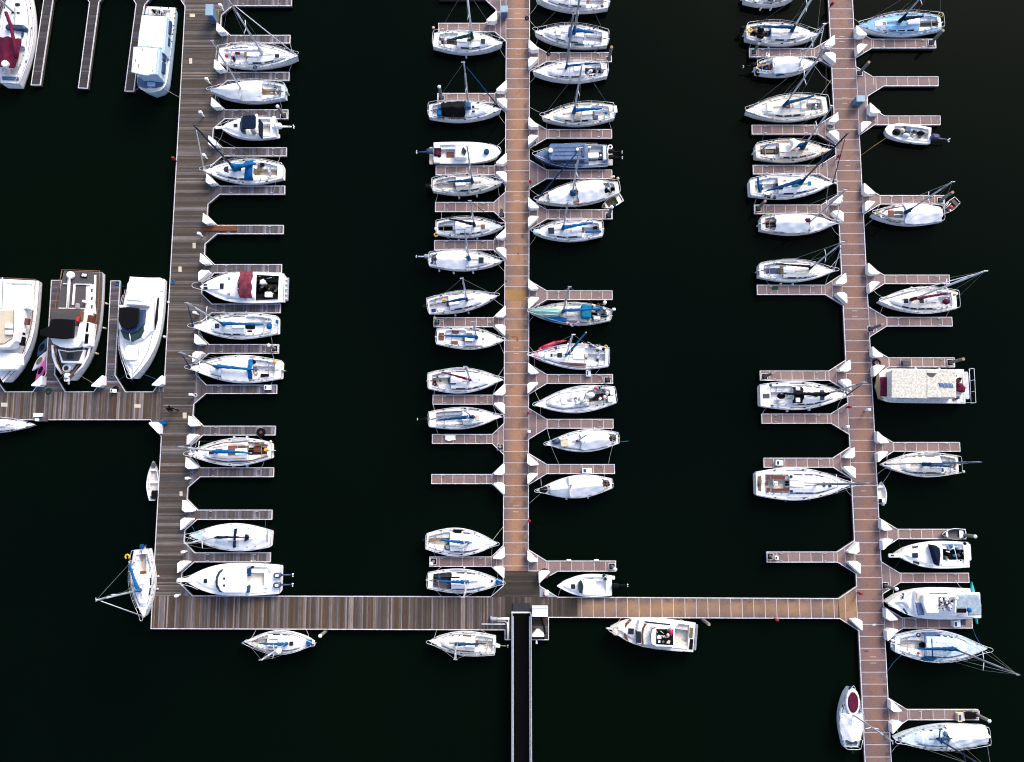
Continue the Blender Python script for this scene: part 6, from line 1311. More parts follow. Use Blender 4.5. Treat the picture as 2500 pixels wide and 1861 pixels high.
for y0 in (640, 740): s.block('side_window', 200, y0, 80, 30, 2.0, 2.45, DARK, .02, .01)
s.block('side_door', 228, 555, 56, 70, 2.0, 2.4, MAHOG, .02, .01)
for sg in (-1, 1):
    mb = MB(); mb.tube([(t * s.L, sg * s.b(t) * .97, s.zs(t) + .5) for t in (.0, .1, .25, .4, .55, .7, .82, .9, .96, .99)], .045, 6)
    for t in (.1, .25, .4, .55, .7, .82, .92): mb.tube([(t * s.L, sg * s.b(t) * .97, s.zs(t)), (t * s.L, sg * s.b(t) * .97, s.zs(t) + .5)], .02, 5)
    mb.build('cap_rail', TEAK, s.t)
mb = MB(); mb.tube([(-.02, -s.b(0), s.fb + .5), (-.02, s.b(0), s.fb + .5)], .045, 6); mb.build('cap_rail', TEAK, s.t); s.line('mast', [(25, 410, 2.8), (22, 150, 6.0)], 3, .07, MASTW)
s = Boat('Z2', (648, 1112), (782, 92), 410, 'trawler yacht with grey teak decks, mahogany rails and a black flybridge canopy', 'motorboat', 'motorboat', 1.2, .5, .88, .42, 2.3, hull=WHITE, deck=TEAKG)
s.gel = TEAKG; s.deck(.02, .025, .84, .70, .6, .42, .05, slope=.12, cabm=WHITE, ns=True)
s.poly('aft_cabin', [(585, 200), (850, 205), (880, 480), (545, 440)], 1.6, 2.15, WHITE, .04); s.poly('aft_deck', [(600, 115), (880, 120), (882, 205), (805, 210), (800, 430), (545, 425), (575, 200)], 2.15, 2.2, TEAKG, .01)
for pl in ([(635, 150), (660, 150), (640, 430), (620, 430)], [(690, 205), (706, 205), (690, 400), (672, 400)], [(590, 200), (640, 202), (640, 208), (588, 206)], [(700, 203), (860, 205), (860, 212), (700, 210)], [(842, 212), (880, 212), (868, 500), (815, 495), (832, 440)]): s.poly('deck_strip', pl, 2.2, 2.32, WHITE, .01)
for y0 in (265, 340, 418): s.block('porthole', 861, y0, 34, 12, 2.2, 2.36, DARK, .02, .01)
s.poly('saloon', [(470, 440), (800, 445), (800, 560), (860, 570), (835, 780), (790, 800), (500, 740), (470, 600)], 1.6, 2.6, WHITE, .04)
for y0, h_ in ((612, 80), (720, 90)): s.block('side_window', 812, y0, h_, 30, 2.0, 2.64, DARK, .02, .01)
s.block('side_door', 835, 535, 60, 60, 2.0, 2.5, MAHOG, .02, .01)
s.poly('flybridge_deck', [(470, 440), (790, 440), (770, 600), (470, 600)], 3.3, 3.42, TEAKG, .02); s.line('flybridge_rail', [(475, 530), (480, 438), (762, 440), (745, 560)], 3.95, .04, TEAK); s.block('cabinet', 765, 505, 90, 20, 3.4, 3.9, TEAK, .02)
s.poly('flybridge_front', [(470, 715), (490, 760), (560, 795), (650, 805), (730, 795), (765, 740), (805, 450), (785, 450), (745, 640), (735, 700), (700, 718)], 3.2, 3.7, WHITE, .08)
s.poly('canopy', [(475, 535), (560, 530), (700, 540), (692, 715), (590, 722), (470, 712), (372, 690), (372, 640), (460, 600)], 4.2, 4.32, BLACK, .06); s.cyl('helm_seat', 735, 535, 26, 3.4, 3.9, RED)
s.poly('fore_cabin', [(540, 818), (640, 835), (795, 822), (755, 950), (575, 945)], 1.9, 2.35, WHITE, .03); s.poly('fore_cabin_top', [(555, 828), (640, 845), (775, 832), (740, 928), (588, 925)], 2.3, 2.38, TEAKG, .01); s.block('hatch', 655, 880, 56, 60, 2.35, 2.46, GLASS, .03)
s.line('bulwark', [(497, 780), (500, 880), (530, 970), (585, 1045)], 1.9, .16, WHITE, 6); s.line('bulwark', [(850, 770), (822, 880), (772, 975), (700, 1055)], 1.9, .12, WHITE, 6); s.coil(625, 995, 38, 2.1, TARPG, 'anchor_chain'); s.block('windlass', 622, 1080, 80, 42, 2.0, 2.25, TARP); s.gear(625, 1070, 50, 40, 5, 2.2, 2.4, [SLATED, GREYP]); s.anchor()
s.line('davit', [(655, 125, 2.6), (645, 280, 2.8), (635, 430, 2.6)], 2.5, .06, MASTW); s.cyl('life_ring', 655, 118, 34, 2.3, 2.6, TARP); s.block('table', 720, 410, 50, 30, 2.4, 2.7, GREYP); s.cyl('vent', 778, 365, 12, 2.2, 2.8, WHITE); s.poly('black_bag', [(755, 100), (815, 105), (812, 148), (752, 140)], 2.2, 2.32, BLACK, .02); s.block('white_towel', 785, 122, 26, 44, 2.3, 2.4, TARP, .05)
for sg in (-1, 1):
    mb = MB(); mb.tube([(t * s.L, sg * s.b(t) * .97, s.zs(t) + .5) for t in (.0, .1, .25, .4, .55, .7, .82, .9, .96, .99)], .05, 6)
    for t in (.05, .15, .25, .35, .45, .55, .65, .75, .84, .92): mb.tube([(t * s.L, sg * s.b(t) * .97, s.zs(t)), (t * s.L, sg * s.b(t) * .97, s.zs(t) + .5)], .02, 5)
    mb.build('cap_rail', TEAK, s.t)
mb = MB(); mb.tube([(-.02, -s.b(0), s.fb + .5), (-.02, s.b(0), s.fb + .5)], .05, 6); mb.build('cap_rail', TEAK, s.t); s.fenders((1,), (.3, .48, .72), BEIGE); s.lines(ROPEY, 'ab')
s = Boat('Z2', (1235, 1095), (1382, 150), 380, 'sleek white express cruiser with a black cockpit canvas and green windshield', 'motorboat', 'motorboat', 1.3, .5, .86, .42, 2.4, hull=WHITE, flare=.2)
s.deck(.06, .065, .86, .66, .5, .42, .05, slope=.5, cabm=WHITE, ns=False)
s.poly('stern_platform', [(1240, 145), (1500, 145), (1530, 165), (1525, 270), (1420, 300), (1180, 290), (1190, 200)], 1.0, 1.5, WHITE, .1)
s.poly('radar_arch', [(1180, 290), (1410, 300), (1385, 410), (1180, 400)], 2.1, 2.9, WHITE, .15); s.block('arch_pad', 1265, 322, 74, 140, 2.9, 3.0, TARP, .1)
s.poly('deckhouse', [(1110, 400), (1430, 400), (1420, 640), (1340, 720), (1250, 752), (1170, 720), (1105, 620)], 1.7, 2.3, WHITE, .2)
s.poly('windshield', [(1125, 640), (1160, 610), (1345, 600), (1350, 640), (1320, 705), (1235, 748), (1160, 715)], 2.2, 2.42, TGLASS, .05); s.line('windshield_post', [(1215, 670), (1225, 750)], 2.5, .04, WHITE)
s.poly('side_canvas', [(1300, 445), (1360, 447), (1350, 580), (1290, 645), (1220, 670), (1150, 650), (1130, 600), (1300, 590)], 2.3, 2.6, SLATED, .05)
s.poly('cockpit_canvas', [(1115, 425), (1200, 420), (1305, 432), (1300, 560), (1270, 610), (1190, 632), (1130, 600), (1108, 550)], 2.9, 3.0, BLACK, .08)
s.hatch(1247, 915, 42, 44, TARPG); s.line('gunwale_line', [(1440, 300), (1455, 450), (1440, 640), (1390, 830), (1320, 960), (1250, 1050)], 1.85, .03, GREYP); s.line('gunwale_line', [(1150, 310), (1105, 480), (1100, 640), (1120, 780), (1165, 920), (1215, 1040)], 1.85, .03, GREYP); s.line('arch_edge', [(1180, 405), (1290, 415), (1385, 412)], 2.9, .025, GREYP); s.line('sunpad_edge', [(1170, 800), (1200, 770), (1270, 770), (1300, 800), (1300, 880)], 2.2, .02, GREYP); s.block('sunpad', 1230, 850, 140, 130, 1.9, 2.15, WHITE, .3, .05); s.line('anchor', [(1245, 990), (1238, 1110)], 2.0, .03, GREYP); s.poly('side_window', [(1478, 330), (1484, 330), (1470, 540), (1450, 640), (1450, 560)], 1.4, 1.7, DARK, .01)
s.fenders((1,), (.2, .58), TARPG, .13, .6); s.rails(push=False, life=True, h=.5, out=.05); s.lines(ROPEB, 'abcd')
# small craft on the left
def kayak(z, a, b, w, label, mat, hole=DARK, h=.32):
    p, q = GZ(z, *a, .3), GZ(z, *b, .3); d = q - p; L = d.length; rz = math.atan2(d.y, d.x)
    t = thing('kayak', label, 'kayak', (p.x, p.y, 0), rz, 'kayaks'); rows = []
    for i in range(15):
        u = i / 14; hw = w / 2 * max(.03, math.sin(math.pi * u)) ** .75
        rows.append([(u * L, math.cos(k * math.pi / 5) * hw, .16 + math.sin(k * math.pi / 5) * (.14 + .04 * abs(2 * u - 1))) for k in range(10)] + [(u * L, hw, .16)])
    mb = MB(); mb.grid(rows); mb.build('hull', mat, t)
    pl = [(L * .5 + .45 * math.cos(k * math.pi / 8), w * .28 * math.sin(k * math.pi / 8)) for k in range(16)]
    mb = MB(); mb.prism([(x * 1, y * 1.25) for x, y in pl], .28, .34, .02); mb.build('coaming', mat, t); mb = MB(); mb.prism(pl, .3, .352); mb.build('cockpit', hole, t); return t
kayak('Z2', (330, 1128), (432, 905), .72, 'magenta kayak floating beside the white trawler yacht', MAGENTA)
kayak('Z2', (302, 1018), (440, 835), .75, 'pale grey kayak between the magenta kayak and the black net boat', TARPG, OLIVE)
kayak('Z2', (350, 885), (440, 715), .85, 'dark kayak tied at the bow of the pale grey kayak', SLATED)
p0, p1 = kc
kayak('E7', (1750, 188), (1802, 568), .62, 'turquoise kayak floating across the stern of the canopy cruiser', TURQ, TURQ)
s = sail('Z2', (325, 1524), (-330, 1530), 150, 'little white keelboat at the left edge under the branch pier', None, None, c0=.1, c1=.45, k1=.7, cab=.15, fb=.7, rise=.15, win=0, rails=False, tiller=False, wt=.6, ml='')
s.line('boom', [(-50, 1550), (180, 1525)], 1.2, .04, METAL)
# ================================================================ person walking on the left pier
def person(px, py, label, facing):
    p = G(px, py, DZ); t = thing('person', label, 'person', (p.x, p.y, DZ), facing)
    V = [(0, 0, .95), (0, 0, 1.12), (.03, 0, 1.32), (.05, 0, 1.48), (.06, 0, 1.56), (.08, 0, 1.68), (.09, 0, 1.76),
         (0, .10, .90), (.22, .10, .50), (.16, .10, .09), (.34, .10, .03), (0, -.10, .90), (-.06, -.10, .50), (-.40, -.10, .16), (-.30, -.10, .04),
         (.04, .20, 1.43), (-.10, .26, 1.16), (-.02, .25, .93), (.04, .24, .85), (.04, -.20, 1.43), (.14, -.26, 1.16), (.34, -.24, 1.02), (.42, -.22, .98)]
    Ed = [(0, 1), (1, 2), (2, 3), (3, 4), (4, 5), (5, 6), (0, 7), (7, 8), (8, 9), (9, 10), (0, 11), (11, 12), (12, 13), (13, 14), (3, 15), (15, 16), (16, 17), (17, 18), (3, 19), (19, 20), (20, 21), (21, 22)]
    Rr = [.15, .135, .16, .13, .055, .085, .095, .095, .06, .045, .045, .095, .06, .045, .045, .06, .045, .035, .028, .06, .045, .035, .028]
    me = bpy.data.meshes.new('body'); me.from_pydata(V, Ed, []); o = bpy.data.objects.new('body', me); COL.objects.link(o); o.parent = t
    m = o.modifiers.new('skin', 'SKIN'); sk = me.skin_vertices[0] if me.skin_vertices else None
    if sk is None:
        bpy.context.view_layer.objects.active = o; bpy.ops.mesh.customdata_skin_add(); sk = me.skin_vertices[0]
    for i, r in enumerate(Rr): sk.data[i].radius = (r, r * (1.25 if i in (1, 2) else 1)); 
    sk.data[0].use_root = True
    su = o.modifiers.new('subsurf', 'SUBSURF'); su.levels = 1; su.render_levels = 2
    me.materials.append(BLACK)
    hd = MB(); hd.ell((.10, 0, 1.68), (.10, .08, .125), 12, 8); hd.ell((.195, 0, 1.66), (.025, .016, .025), 6, 4)
    for y in (-.082, .082): hd.ell((.09, y, 1.67), (.02, .012, .03), 6, 4)
    ho = hd.build('head', SKIN, t)
    ey = MB()
    for y in (-.035, .035): ey.ell((.19, y, 1.69), (.012, .013, .012), 6, 4)
    ey.box((.195, 0, 1.615), (.012, .045, .012)); ey.build('face', DARK, ho)
    hr = MB(); hr.ell((.08, 0, 1.72), (.115, .1, .12), 12, 8, 0, 0, -.1); hr.build('hair', BLACK, t)
    hnd = MB()
    for c, dx in (((.05, .24, .80), 0), ((.48, -.22, .96), 1)):
        hnd.ell(c, (.045 if dx else .025, .02, .025 if dx else .045), 8, 5)
        for k in range(5):
            o_ = (k - 2) * .012; l = [.03, .07, .08, .075, .06][k]
            if dx: hnd.tube([(c[0] + .03, c[1] + o_, c[2]), (c[0] + .03 + l * .7, c[1] + o_, c[2] - .005), (c[0] + .03 + l, c[1] + o_, c[2] - .03)], .008, 5)
            else: hnd.tube([(c[0] + o_, c[1], c[2] - .03), (c[0] + o_, c[1], c[2] - .03 - l * .7), (c[0] + o_ + .02, c[1], c[2] - .03 - l)], .008, 5)
    hnd.build('hands', SKIN, t)
    sh = MB(); sh.prism(rrect(.28, .10, .27, .10, .05), .0, .09, .03); sh.prism(rrect(-.30, -.10, .27, .10, .05), .01, .10, .03); sh.build('shoes', DARK, t)
person(427, 1001, 'person in black clothes striding along the left timber pier near the branch corner', R(160))
# ================================================================ gangway and landing
gp = [g2(p, 1.3) for p in ((1253, 1496), (1291, 1496))]
r = thing('gangway', 'long black decked gangway with tall white truss rails leading off the bottom edge', 'gangway')
y0 = G(1272, 1496, .9).y; y1 = G(1272, 2200, .9).y; xl = G(1250, 1700, 1.4).x; xr = G(1296.5, 1700, 1.4).x
mb = MB(); mb.add([(xl, y0, .75), (xr, y0, .75), (xr, y1, 1.6), (xl, y1, 1.6), (xl, y0, .6), (xr, y0, .6), (xr, y1, 1.45), (xl, y1, 1.45)], [(0, 3, 2, 1), (4, 5, 6, 7), (0, 1, 5, 4), (0, 4, 7, 3), (1, 2, 6, 5)])
mb.build('deck', paint('gangway_black', (.0006, .0006, .0009), .95, .2), r)
for sg, x in ((-1, xl), (1, xr)):
    tr = MB(); zt = lambda y: 1.95 + (y0 - y) / (y0 - y1) * .85; zb = lambda y: .72 + (y0 - y) / (y0 - y1) * .85
    def bar(a, b, w_):
        tr.tube([a, b], w_, 4, 0, False)
    bar((x, y0, zt(y0)), (x, y1, zt(y1)), .055); bar((x + sg * .02, y0, zb(y0)), (x + sg * .02, y1, zb(y1)), .05); bar((x - sg * .12, y0 - .3, zb(y0) + .35), (x - sg * .12, y1, zb(y1) + .35), .05)
    tr.build('truss_rail', METAL, r)
    ms = MB(); n = int((y0 - y1) / .45)
    for i in range(n):
        y = y0 - .45 * i
        ms.tube([(x, y, zb(y)), (x - sg * .0, y, zt(y))], .03, 4, 0, False); ms.tube([(x - sg * .12, y, zb(y) + .02), (x - sg * .0, y, zb(y) + .5)], .02, 4, 0, False)
        if i % 2 == 0: ms.tube([(x, y, zb(y)), (x, y - .9, zt(y - .9))], .025, 4, 0, False)
    ms.build('balusters', TARPG, r)
mb = MB(); mb.box(((xl + xr) / 2, y0 + .0, .79), (xr - xl + .1, .12, .1)); mb.build('end_bar', BOXW, r)
mp = MB(); a, b = g2((1251.5, 1472.5), .6), g2((1294.5, 1492), .6); mp.prism([(a[0], a[1]), (b[0], a[1]), (b[0], y0 + .05), (a[0], y0 + .05)], .5, .62, .02); mp.build('ramp_plate', paint('ramp_slate', (.018, .022, .03), .7, .3), r)
def boxthing(name, label, cat, z, pts, z1, mat, z0=DZ, ch=.04, group=None, extra=None):
    P = [GZ(z, x, y, z1) for x, y in pts]; c = sum(P, Vector()) / len(P)
    t = thing(name, label, cat, (c.x, c.y, z0), 0, group); mb = MB(); mb.prism([(p.x - c.x, p.y - c.y) for p in P], 0, z1 - z0, ch); mb.build('body', mat, t)
    if extra:
        for nm, ps, za, zb_, m in extra:
            Q = [GZ(z, x, y, zb_) for x, y in ps]; mb = MB(); mb.prism([(p.x - c.x, p.y - c.y) for p in Q], za - z0, zb_ - z0, .005); mb.build(nm, m, t)
    return t
t = boxthing('electrical_cabinet', 'large white cabinet right of the gangway head', 'cabinet', 'Y5', [(1192, 955), (1355, 955), (1355, 1052), (1192, 1050)], 1.75, BOXW,
    extra=[('louvre', [(1228, 1018), (1252, 1018), (1252, 1030), (1228, 1030)], 1.7, 1.765, TARPG), ('louvre', [(1296, 1018), (1324, 1018), (1324, 1030), (1296, 1030)], 1.7, 1.765, TARPG), ('lid_lip', [(1190, 950), (1357, 950), (1357, 962), (1190, 962)], 1.6, 1.8, TARPG)])
boxthing('dock_box', 'white three sided dock box against the right side of the gangway', 'dock box', 'Y5', [(1193, 1235), (1235, 1188), (1268, 1188), (1316, 1235), (1316, 1262), (1193, 1262)], 1.2, BOXW, group='white dock boxes in the finger corners')
def pipe(name, label, cat, z, pts, h, rr, mat, group=None):
    P = [GZ(z, p[0], p[1], p[2] if len(p) > 2 else h) for p in pts]; t = thing(name, label, cat, (P[0].x, P[0].y, 0), 0, group); mb = MB(); mb.tube([p - Vector((P[0].x, P[0].y, 0)) for p in P], rr, 7); mb.build('tube', mat, t); return t
pipe('hose', 'thick black hose curving past the white box right of the gangway', 'hose', 'Y5', [(1285, 1055, .9), (1292, 1090, .7), (1318, 1150, .58), (1325, 1210, .58), (1310, 1280, .55)], .6, .09, DARK)
t = pipe('conduit', 'white bent conduit pipes left of the gangway', 'pipe', 'Y5', [(830, 1098), (905, 1095), (930, 1110), (936, 1140), (936, 1285)], 1.0, .07, MASTW)
pipe('conduit', 'straight white pipe lying along the left side of the bent conduit', 'pipe', 'Y5', [(946, 1075), (946, 1285)], .9, .06, MASTW)
pipe('barrier_rail', 'low white rail bar over the dark landing left of the gangway', 'rail', 'Y5', [(665, 1127), (912, 1127)], .9, .06, MASTW)
p = GZ('Y5', 955, 1070, 1.2); t = thing('davit', 'grey cylindrical crane arm lying at the gangway head', 'davit', (p.x, p.y, 0))
q = GZ('Y5', 765, 1075, 1.2) - Vector((p.x, p.y, 0)); p2 = Vector((0, 0, 1.2)); mb = MB(); mb.tube([p2, lerp(p2, q, .68)], .13, 10); mb.build('arm', PALE, t); mb = MB(); mb.tube([lerp(p2, q, .69), q], .2, 10, 0, False); mb.box((q.x, q.y, .85), (.2, .3, .7)); mb.build('motor', GREYP, t)
boxthing('lamp', 'small pale blue lamp below the landing by the gangway', 'lamp', 'Y5', [(1230, 1300), (1246, 1300), (1248, 1335), (1228, 1335)], .9, PALE, .5)
# white meter pedestals
def pedestal(z, x, y, label, h=1.15, w_=.26):
    q = GZ(z, x, y, DZ + h); b_ = q; t = thing('power_pedestal', label, 'power pedestal', (q.x, q.y, DZ), random.uniform(-.1, .1), 'power pedestals along the piers')
    mb = MB(); mb.box((0, 0, h * .4), (.13, .13, h * .8)); mb.build('post', MASTW, t); mb = MB(); mb.prism(rrect(0, 0, w_ * 1.2, w_, .06), h * .62, h, .05); mb.build('head', BOXW, t)
    mb = MB(); mb.box((.0, -w_ * .5 - .01, h * .78), (.18, .03, .16)); mb.build('socket_cover', GREYP, t)
for z, x, y, l in (('Z3', 862, 68, 'white power pedestal below the cut off finger at the top, left pier'), ('Z3', 650, 1212, 'white power pedestal by the bow of the fully tarped sloop'), ('Z4', 555, 270, 'white power pedestal in the middle of the left pier, above the dark masthead'),
    ('Z4', 610, 935, 'white power pedestal beside the bow of the sloop with the blue dodger'), ('Z5', 532, 755, 'white power pedestal near the rusty lumber stack'), ('Z6', 345, 625, 'white power pedestal above the bow of the blue wheel cover sloop'),
    ('Z6', 300, 1572, 'white power pedestal with a loose hose loop'), ('Y1', 345, 1382, 'white power pedestal beneath the teak trimmed sloop'), ('Y2', 210, 700, 'white power pedestal between the pale covered sloop and the twin outboard cruiser'),
    ('Y2', 135, 1207, 'white power pedestal at the lower left pier corner'), ('Y6', 1160, 230, 'white power pedestal on the right edge of the middle pier, on a grey pad'), ('E5', 892, 672, 'white power pedestal with a cable on the right pier'), ('E5', 1085, 518, 'round white pedestal on the edge below the houseboat')):
    pedestal(z, x, y, l)
def cabinet(z, x, y, w_, d_, h, label):
    q = GZ(z, x, y, DZ + h); t = thing('transformer_cabinet', label, 'cabinet', (q.x, q.y, DZ), 0, 'blue grey transformer cabinets')
    mb = MB(); mb.prism(rrect(0, 0, w_, d_, .05), .02, h - .1, 0); mb.build('body', UTIL, t); mb = MB(); mb.prism(rrect(0, 0, w_ + .08, d_ + .08, .05), h - .1, h, .03); mb.build('roof', paint('cabinet_roof', (.22, .33, .43), .5), t)
    mb = MB(); mb.box((0, -d_ / 2 - .01, h * .45), (w_ * .8, .02, h * .7)); mb.build('door', SLATE, t)
cabinet('Z3', 700, 150, .72, 1.2, 1.7, 'tall blue grey transformer cabinet at the top of the left pier')
cabinet('M1', 900, 92, .68, .66, 1.2, 'blue grey transformer cabinet at the top of the middle pier')
cabinet('E2', 1240, 125, .85, .62, 1.2, 'blue grey transformer cabinet on the right pier')
pipe('timber_post', 'brown timber post lying by the top left transformer cabinet', 'post', 'Z3', [(845, 160), (820, 535)], .6, .08, OLIVE)
# red fire cabinets standing on posts at the dock edges
def firebox(z, bx, by, tx, ty, label, col=paint('fire_red', (.22, .008, .015), .5), h=1.1):
    b_ = GZ(z, bx, by, DZ); t = thing('fire_cabinet', label, 'fire cabinet', (b_.x, b_.y, DZ), 0, 'red fire hose cabinets on posts')
    mb = MB(); mb.tube([(0, 0, 0), (0, 0, h * .6)], .05, 6); mb.build('post', MAROON, t); tp = GZ(z, tx, ty, DZ + h) - b_; mb = MB(); mb.prism(rrect(0, 0, .28, .2, .05), h * .45, h, .04); mb.build('cabinet', col, t)
    mb = MB(); mb.box((0, -.12, h * .72), (.24, .02, h * .4)); mb.build('door', CRIM, t)
for z, x, y, l in (('E1', 925, 80, 'red fire cabinet at the very top of the right pier'), ('E2', 990, 735, 'red fire cabinet across from the small open runabout'), ('E5', 872, 500, 'red fire cabinet below the bow of the black covered sloop'), ('E7', 712, 282, 'red fire cabinet where the amber walkway meets the right pier'),
    ('M5', 1148, 980, 'red fire cabinet on the right edge of the middle pier by the lower slips'), ('M3', 1170, 130, 'red fire cabinet on the middle pier left of the big tarped sloop'), ('Y6', 1158, 1155, 'red fire cabinet near the bottom of the middle pier'), ('X6', 1835, 468, 'red fire cabinet on the lower edge of the amber walkway'), ('Z4', 200, 1040, 'red fire cabinet on the outer edge of the left pier')):
    firebox(z, x, y, x + 5, y - 5, l)
# steps, stacks, coils and loose things on the docks
def steps(z, x, y, w_, d_, label, mat=BOXW):
    q = GZ(z, x, y, DZ + .5); t = thing('boarding_steps', label, 'boarding steps', (q.x, q.y, DZ), 0, 'boarding steps on the finger docks'); mb = MB()
    mb.box((-w_ * .25, 0, .25), (w_ * .5, d_, .5)); mb.box((w_ * .25 + .002, 0, .125), (w_ * .5, d_, .25)); mb.build('treads', mat, t); mb = MB(); mb.box((-w_ * .25, 0, .505), (w_ * .3, d_ * .7, .01)); mb.build('tread_mat', SLATED, t)
steps('Z6', 1190, 1490, .62, .46, 'white boarding step with a black pad on the eleventh finger, left pier'); steps('Y6', 1765, 638, .95, .5, 'wide white boarding step on the finger above the long tent tarp sloop'); steps('E4', 1475, 905, .85, .5, 'dark two level boarding step above the houseboat', TEAKG)
steps('E6', 275, 112, .8, .5, 'white slatted boarding step above the largest sloop'); steps('E1', 312, 545, .45, .35, 'small white step on the top left finger of the right pier'); steps('M4', 1780, 1072, .5, .62, 'pale grey ladder like step by the red kayak sloop', TARPG); steps('E6', 252, 972, .38, .36, 'small white box by the short dark piling'); steps('Z2', 1055, 1205, .5, .35, 'white step beside the black tub near the white cruiser bow')
steps('E7', 1622, 570, .8, .6, 'white box on the finger beside the canopy cruiser'); steps('E8', 1548, 628, .8, .75, 'beige sack like box near the bottom right piling', BEIGE)
def coilthing(z, x, y, r_, label, mat, name='hose_coil', n=46, h=DZ + .05, rr=.03):
    q = GZ(z, x, y, h); t = thing(name, label, name.replace('_', ' '), (q.x, q.y, h), 0, 'coils lying on the docks'); mb = MB(); rn = random.Random(int(x * 3 + y))
    mb.tube([(r_ * (1 - .15 * (i // 16)) * math.cos(i * math.pi / 8) * rn.uniform(.9, 1.1), r_ * (1 - .15 * (i // 16)) * math.sin(i * math.pi / 8) * rn.uniform(.9, 1.1), .012 * (i // 14)) for i in range(n)], rr, 5); mb.build('coil', mat, t)
coilthing('E4', 1188, 905, .42, 'black hose coil above the houseboat bow', DARK); coilthing('M1', 1138, 190, .2, 'small black hose coil on the right edge of the middle pier top', DARK); coilthing('M1', 1362, 562, .2, 'black coil at the root of the top right finger, middle pier', DARK)
coilthing('M2', 1205, 505, .42, 'white hose looped around a dock box above the slate blue boat', ROPEW); coilthing('Y5', 1320, 600, .48, 'rusty red hose looped round the landing dock box', MAROON, rr=.04); coilthing('Z6', 360, 1582, .22, 'small white hose coil beside a power pedestal', ROPEW, rr=.02)
coilthing('E2', 930, 405, .42, 'pale hose wrapped around a box on the right pier', ROPEW, rr=.025); coilthing('Z2', 455, 1210, .3, 'dark green hose coil on the branch pier', GREEN); coilthing('M3', 905, 900, .25, 'cream rope loop below a box on the middle pier', ROPEW, rr=.02); coilthing('M3', 1870, 40 + 0, .01, 'tiny ring bolt', DARK) if False else None
coilthing('M4', 250, 525, .14, 'small rope coil on the finger with a short piling', ROPEW, rr=.02); coilthing('Z2', 1082, 1195, .28, 'black tub shaped coil near the white cruiser bow', BLACK, rr=.07); coilthing('M4', 748, 540, .12, 'rope tail coil on the finger above the teak square sloop', ROPEW, rr=.02)
t = thing('lumber_stack', 'stack of rusty orange planks on the seventh finger of the left pier', 'lumber stack', (*g2((536, 557)), DZ)); a, b = GZ('Z5', 605, 680, DZ + .2), GZ('Z5', 1130, 680, DZ + .2)
t.location = (a.x, a.y, DZ)
for i in range(3):
    mb = MB(); mb.box(((b.x - a.x) / 2, -.16 + .17 * i, .07 + .015 * i), (b.x - a.x - .1 * i, .15, .12)); mb.build('plank', paint('plank_rust', (.22, .075, .02), .75, .5, .5, (.08, .03, .015), 5), t)
q = GZ('Y1', 1490, 668, 1.0); t = thing('tub', 'round black tub with a rusty core on the twelfth finger of the left pier', 'tub', (q.x, q.y, DZ)); mb = MB(); mb.tube([(0, 0, 0), (0, 0, .4)], .42, 16, 0, False); mb.build('rim', BLACK, t); mb = MB(); mb.tube([(.05, 0, .4), (.05, 0, .42)], .16, 10, 0, False); mb.build('core', MAHOG, t)
def flat(name, label, cat, z, pts, mat, h=.012, z0=DZ, group=None):
    P = [GZ(z, x, y, z0 + h) for x, y in pts]; c = sum(P, Vector()) / len(P); mb = MB(); mb.prism([(p.x - c.x, p.y - c.y) for p in P], .005, h); o = mb.build(name, mat); o.location = (c.x, c.y, z0); tag(o, label, cat, group)
flat('deck_panel', 'bright amber replacement panel across the middle pier', 'deck panel', 'M4', [(912, 208), (1130, 208), (1130, 312), (912, 312)], ORPAN, .018)
flat('folded_sheet', 'crumpled white sheet on a finger dock below the beige hatch sloop', 'sheet', 'Y6', [(288, 268), (395, 270), (390, 290), (395, 318), (350, 322), (330, 330), (290, 318), (285, 300)], TARP, .12)
flat('mat', 'dark green mat on a finger of the right pier', 'mat', 'E4', [(208, 188), (266, 188), (266, 222), (208, 222)], GREEN, .02); flat('mat', 'dark blue green mat beside the canopy cruiser box', 'mat', 'E7', [(1645, 520), (1692, 520), (1692, 578), (1645, 578)], SLATED, .02)
flat('tarp_bundle', 'black bundle at the tip of the bottom right finger', 'bundle', 'E8', [(1580, 580), (1640, 570), (1700, 580), (1700, 640), (1600, 645)], BLACK, .4); flat('frame_box', 'small white square bollard frame on the finger in the empty slip', 'frame', 'Y6', [(1158, 194), (1178, 194), (1178, 258), (1158, 258)], BOXW, .3) if False else None
for z, x, y, w_, h_, l in (('Z3', 440, 240, 80, 50, 'pale plate set in the boards near the top of the left pier'), ('Z3', 415, 945, 46, 84, 'pale upright plate in the left pier beside the red ball sloop'), ('Z5', 470, 950, 50, 84, 'pale plate in the left pier opposite the second empty slip'), ('Z5', 250, 1315, 50, 80, 'pale plate in the left pier above the red canopy cruiser'), ('Y2', 198, 25, 34, 50, 'pale plate in the left pier under the teak trimmed sloop'), ('Z2', 40, 1338, 60, 36, 'pale plate at the left end of the branch pier'), ('Z2', 1290, 1350, 60, 32, 'pale plate in the branch pier below the white cruiser'), ('Y1', 322, 410, 60, 90, 'pale plate in the left pier under the walking person')):
    flat('hatch_plate', l, 'deck plate', z, [(x - w_ / 2, y - h_ / 2), (x + w_ / 2, y - h_ / 2), (x + w_ / 2, y + h_ / 2), (x - w_ / 2, y + h_ / 2)], BEIGE, .012, group='pale access plates set in the timber piers')
def lid(z, x, y, w_, h_, l):
    a, b = GZ(z, x, y, DZ), GZ(z, x + w_, y + h_, DZ); t = thing('access_hatch', l, 'deck hatch', (a.x, b.y, DZ), 0, 'access hatches in the composite piers'); W, H = b.x - a.x, a.y - b.y
    for nm, c, d in (('slot', (W / 2, 0, .008), (W, .05, .012)), ('slot', (W / 2, H, .008), (W, .05, .012))):
        mb = MB(); mb.box(c, d); mb.build(nm, SEAM, t)
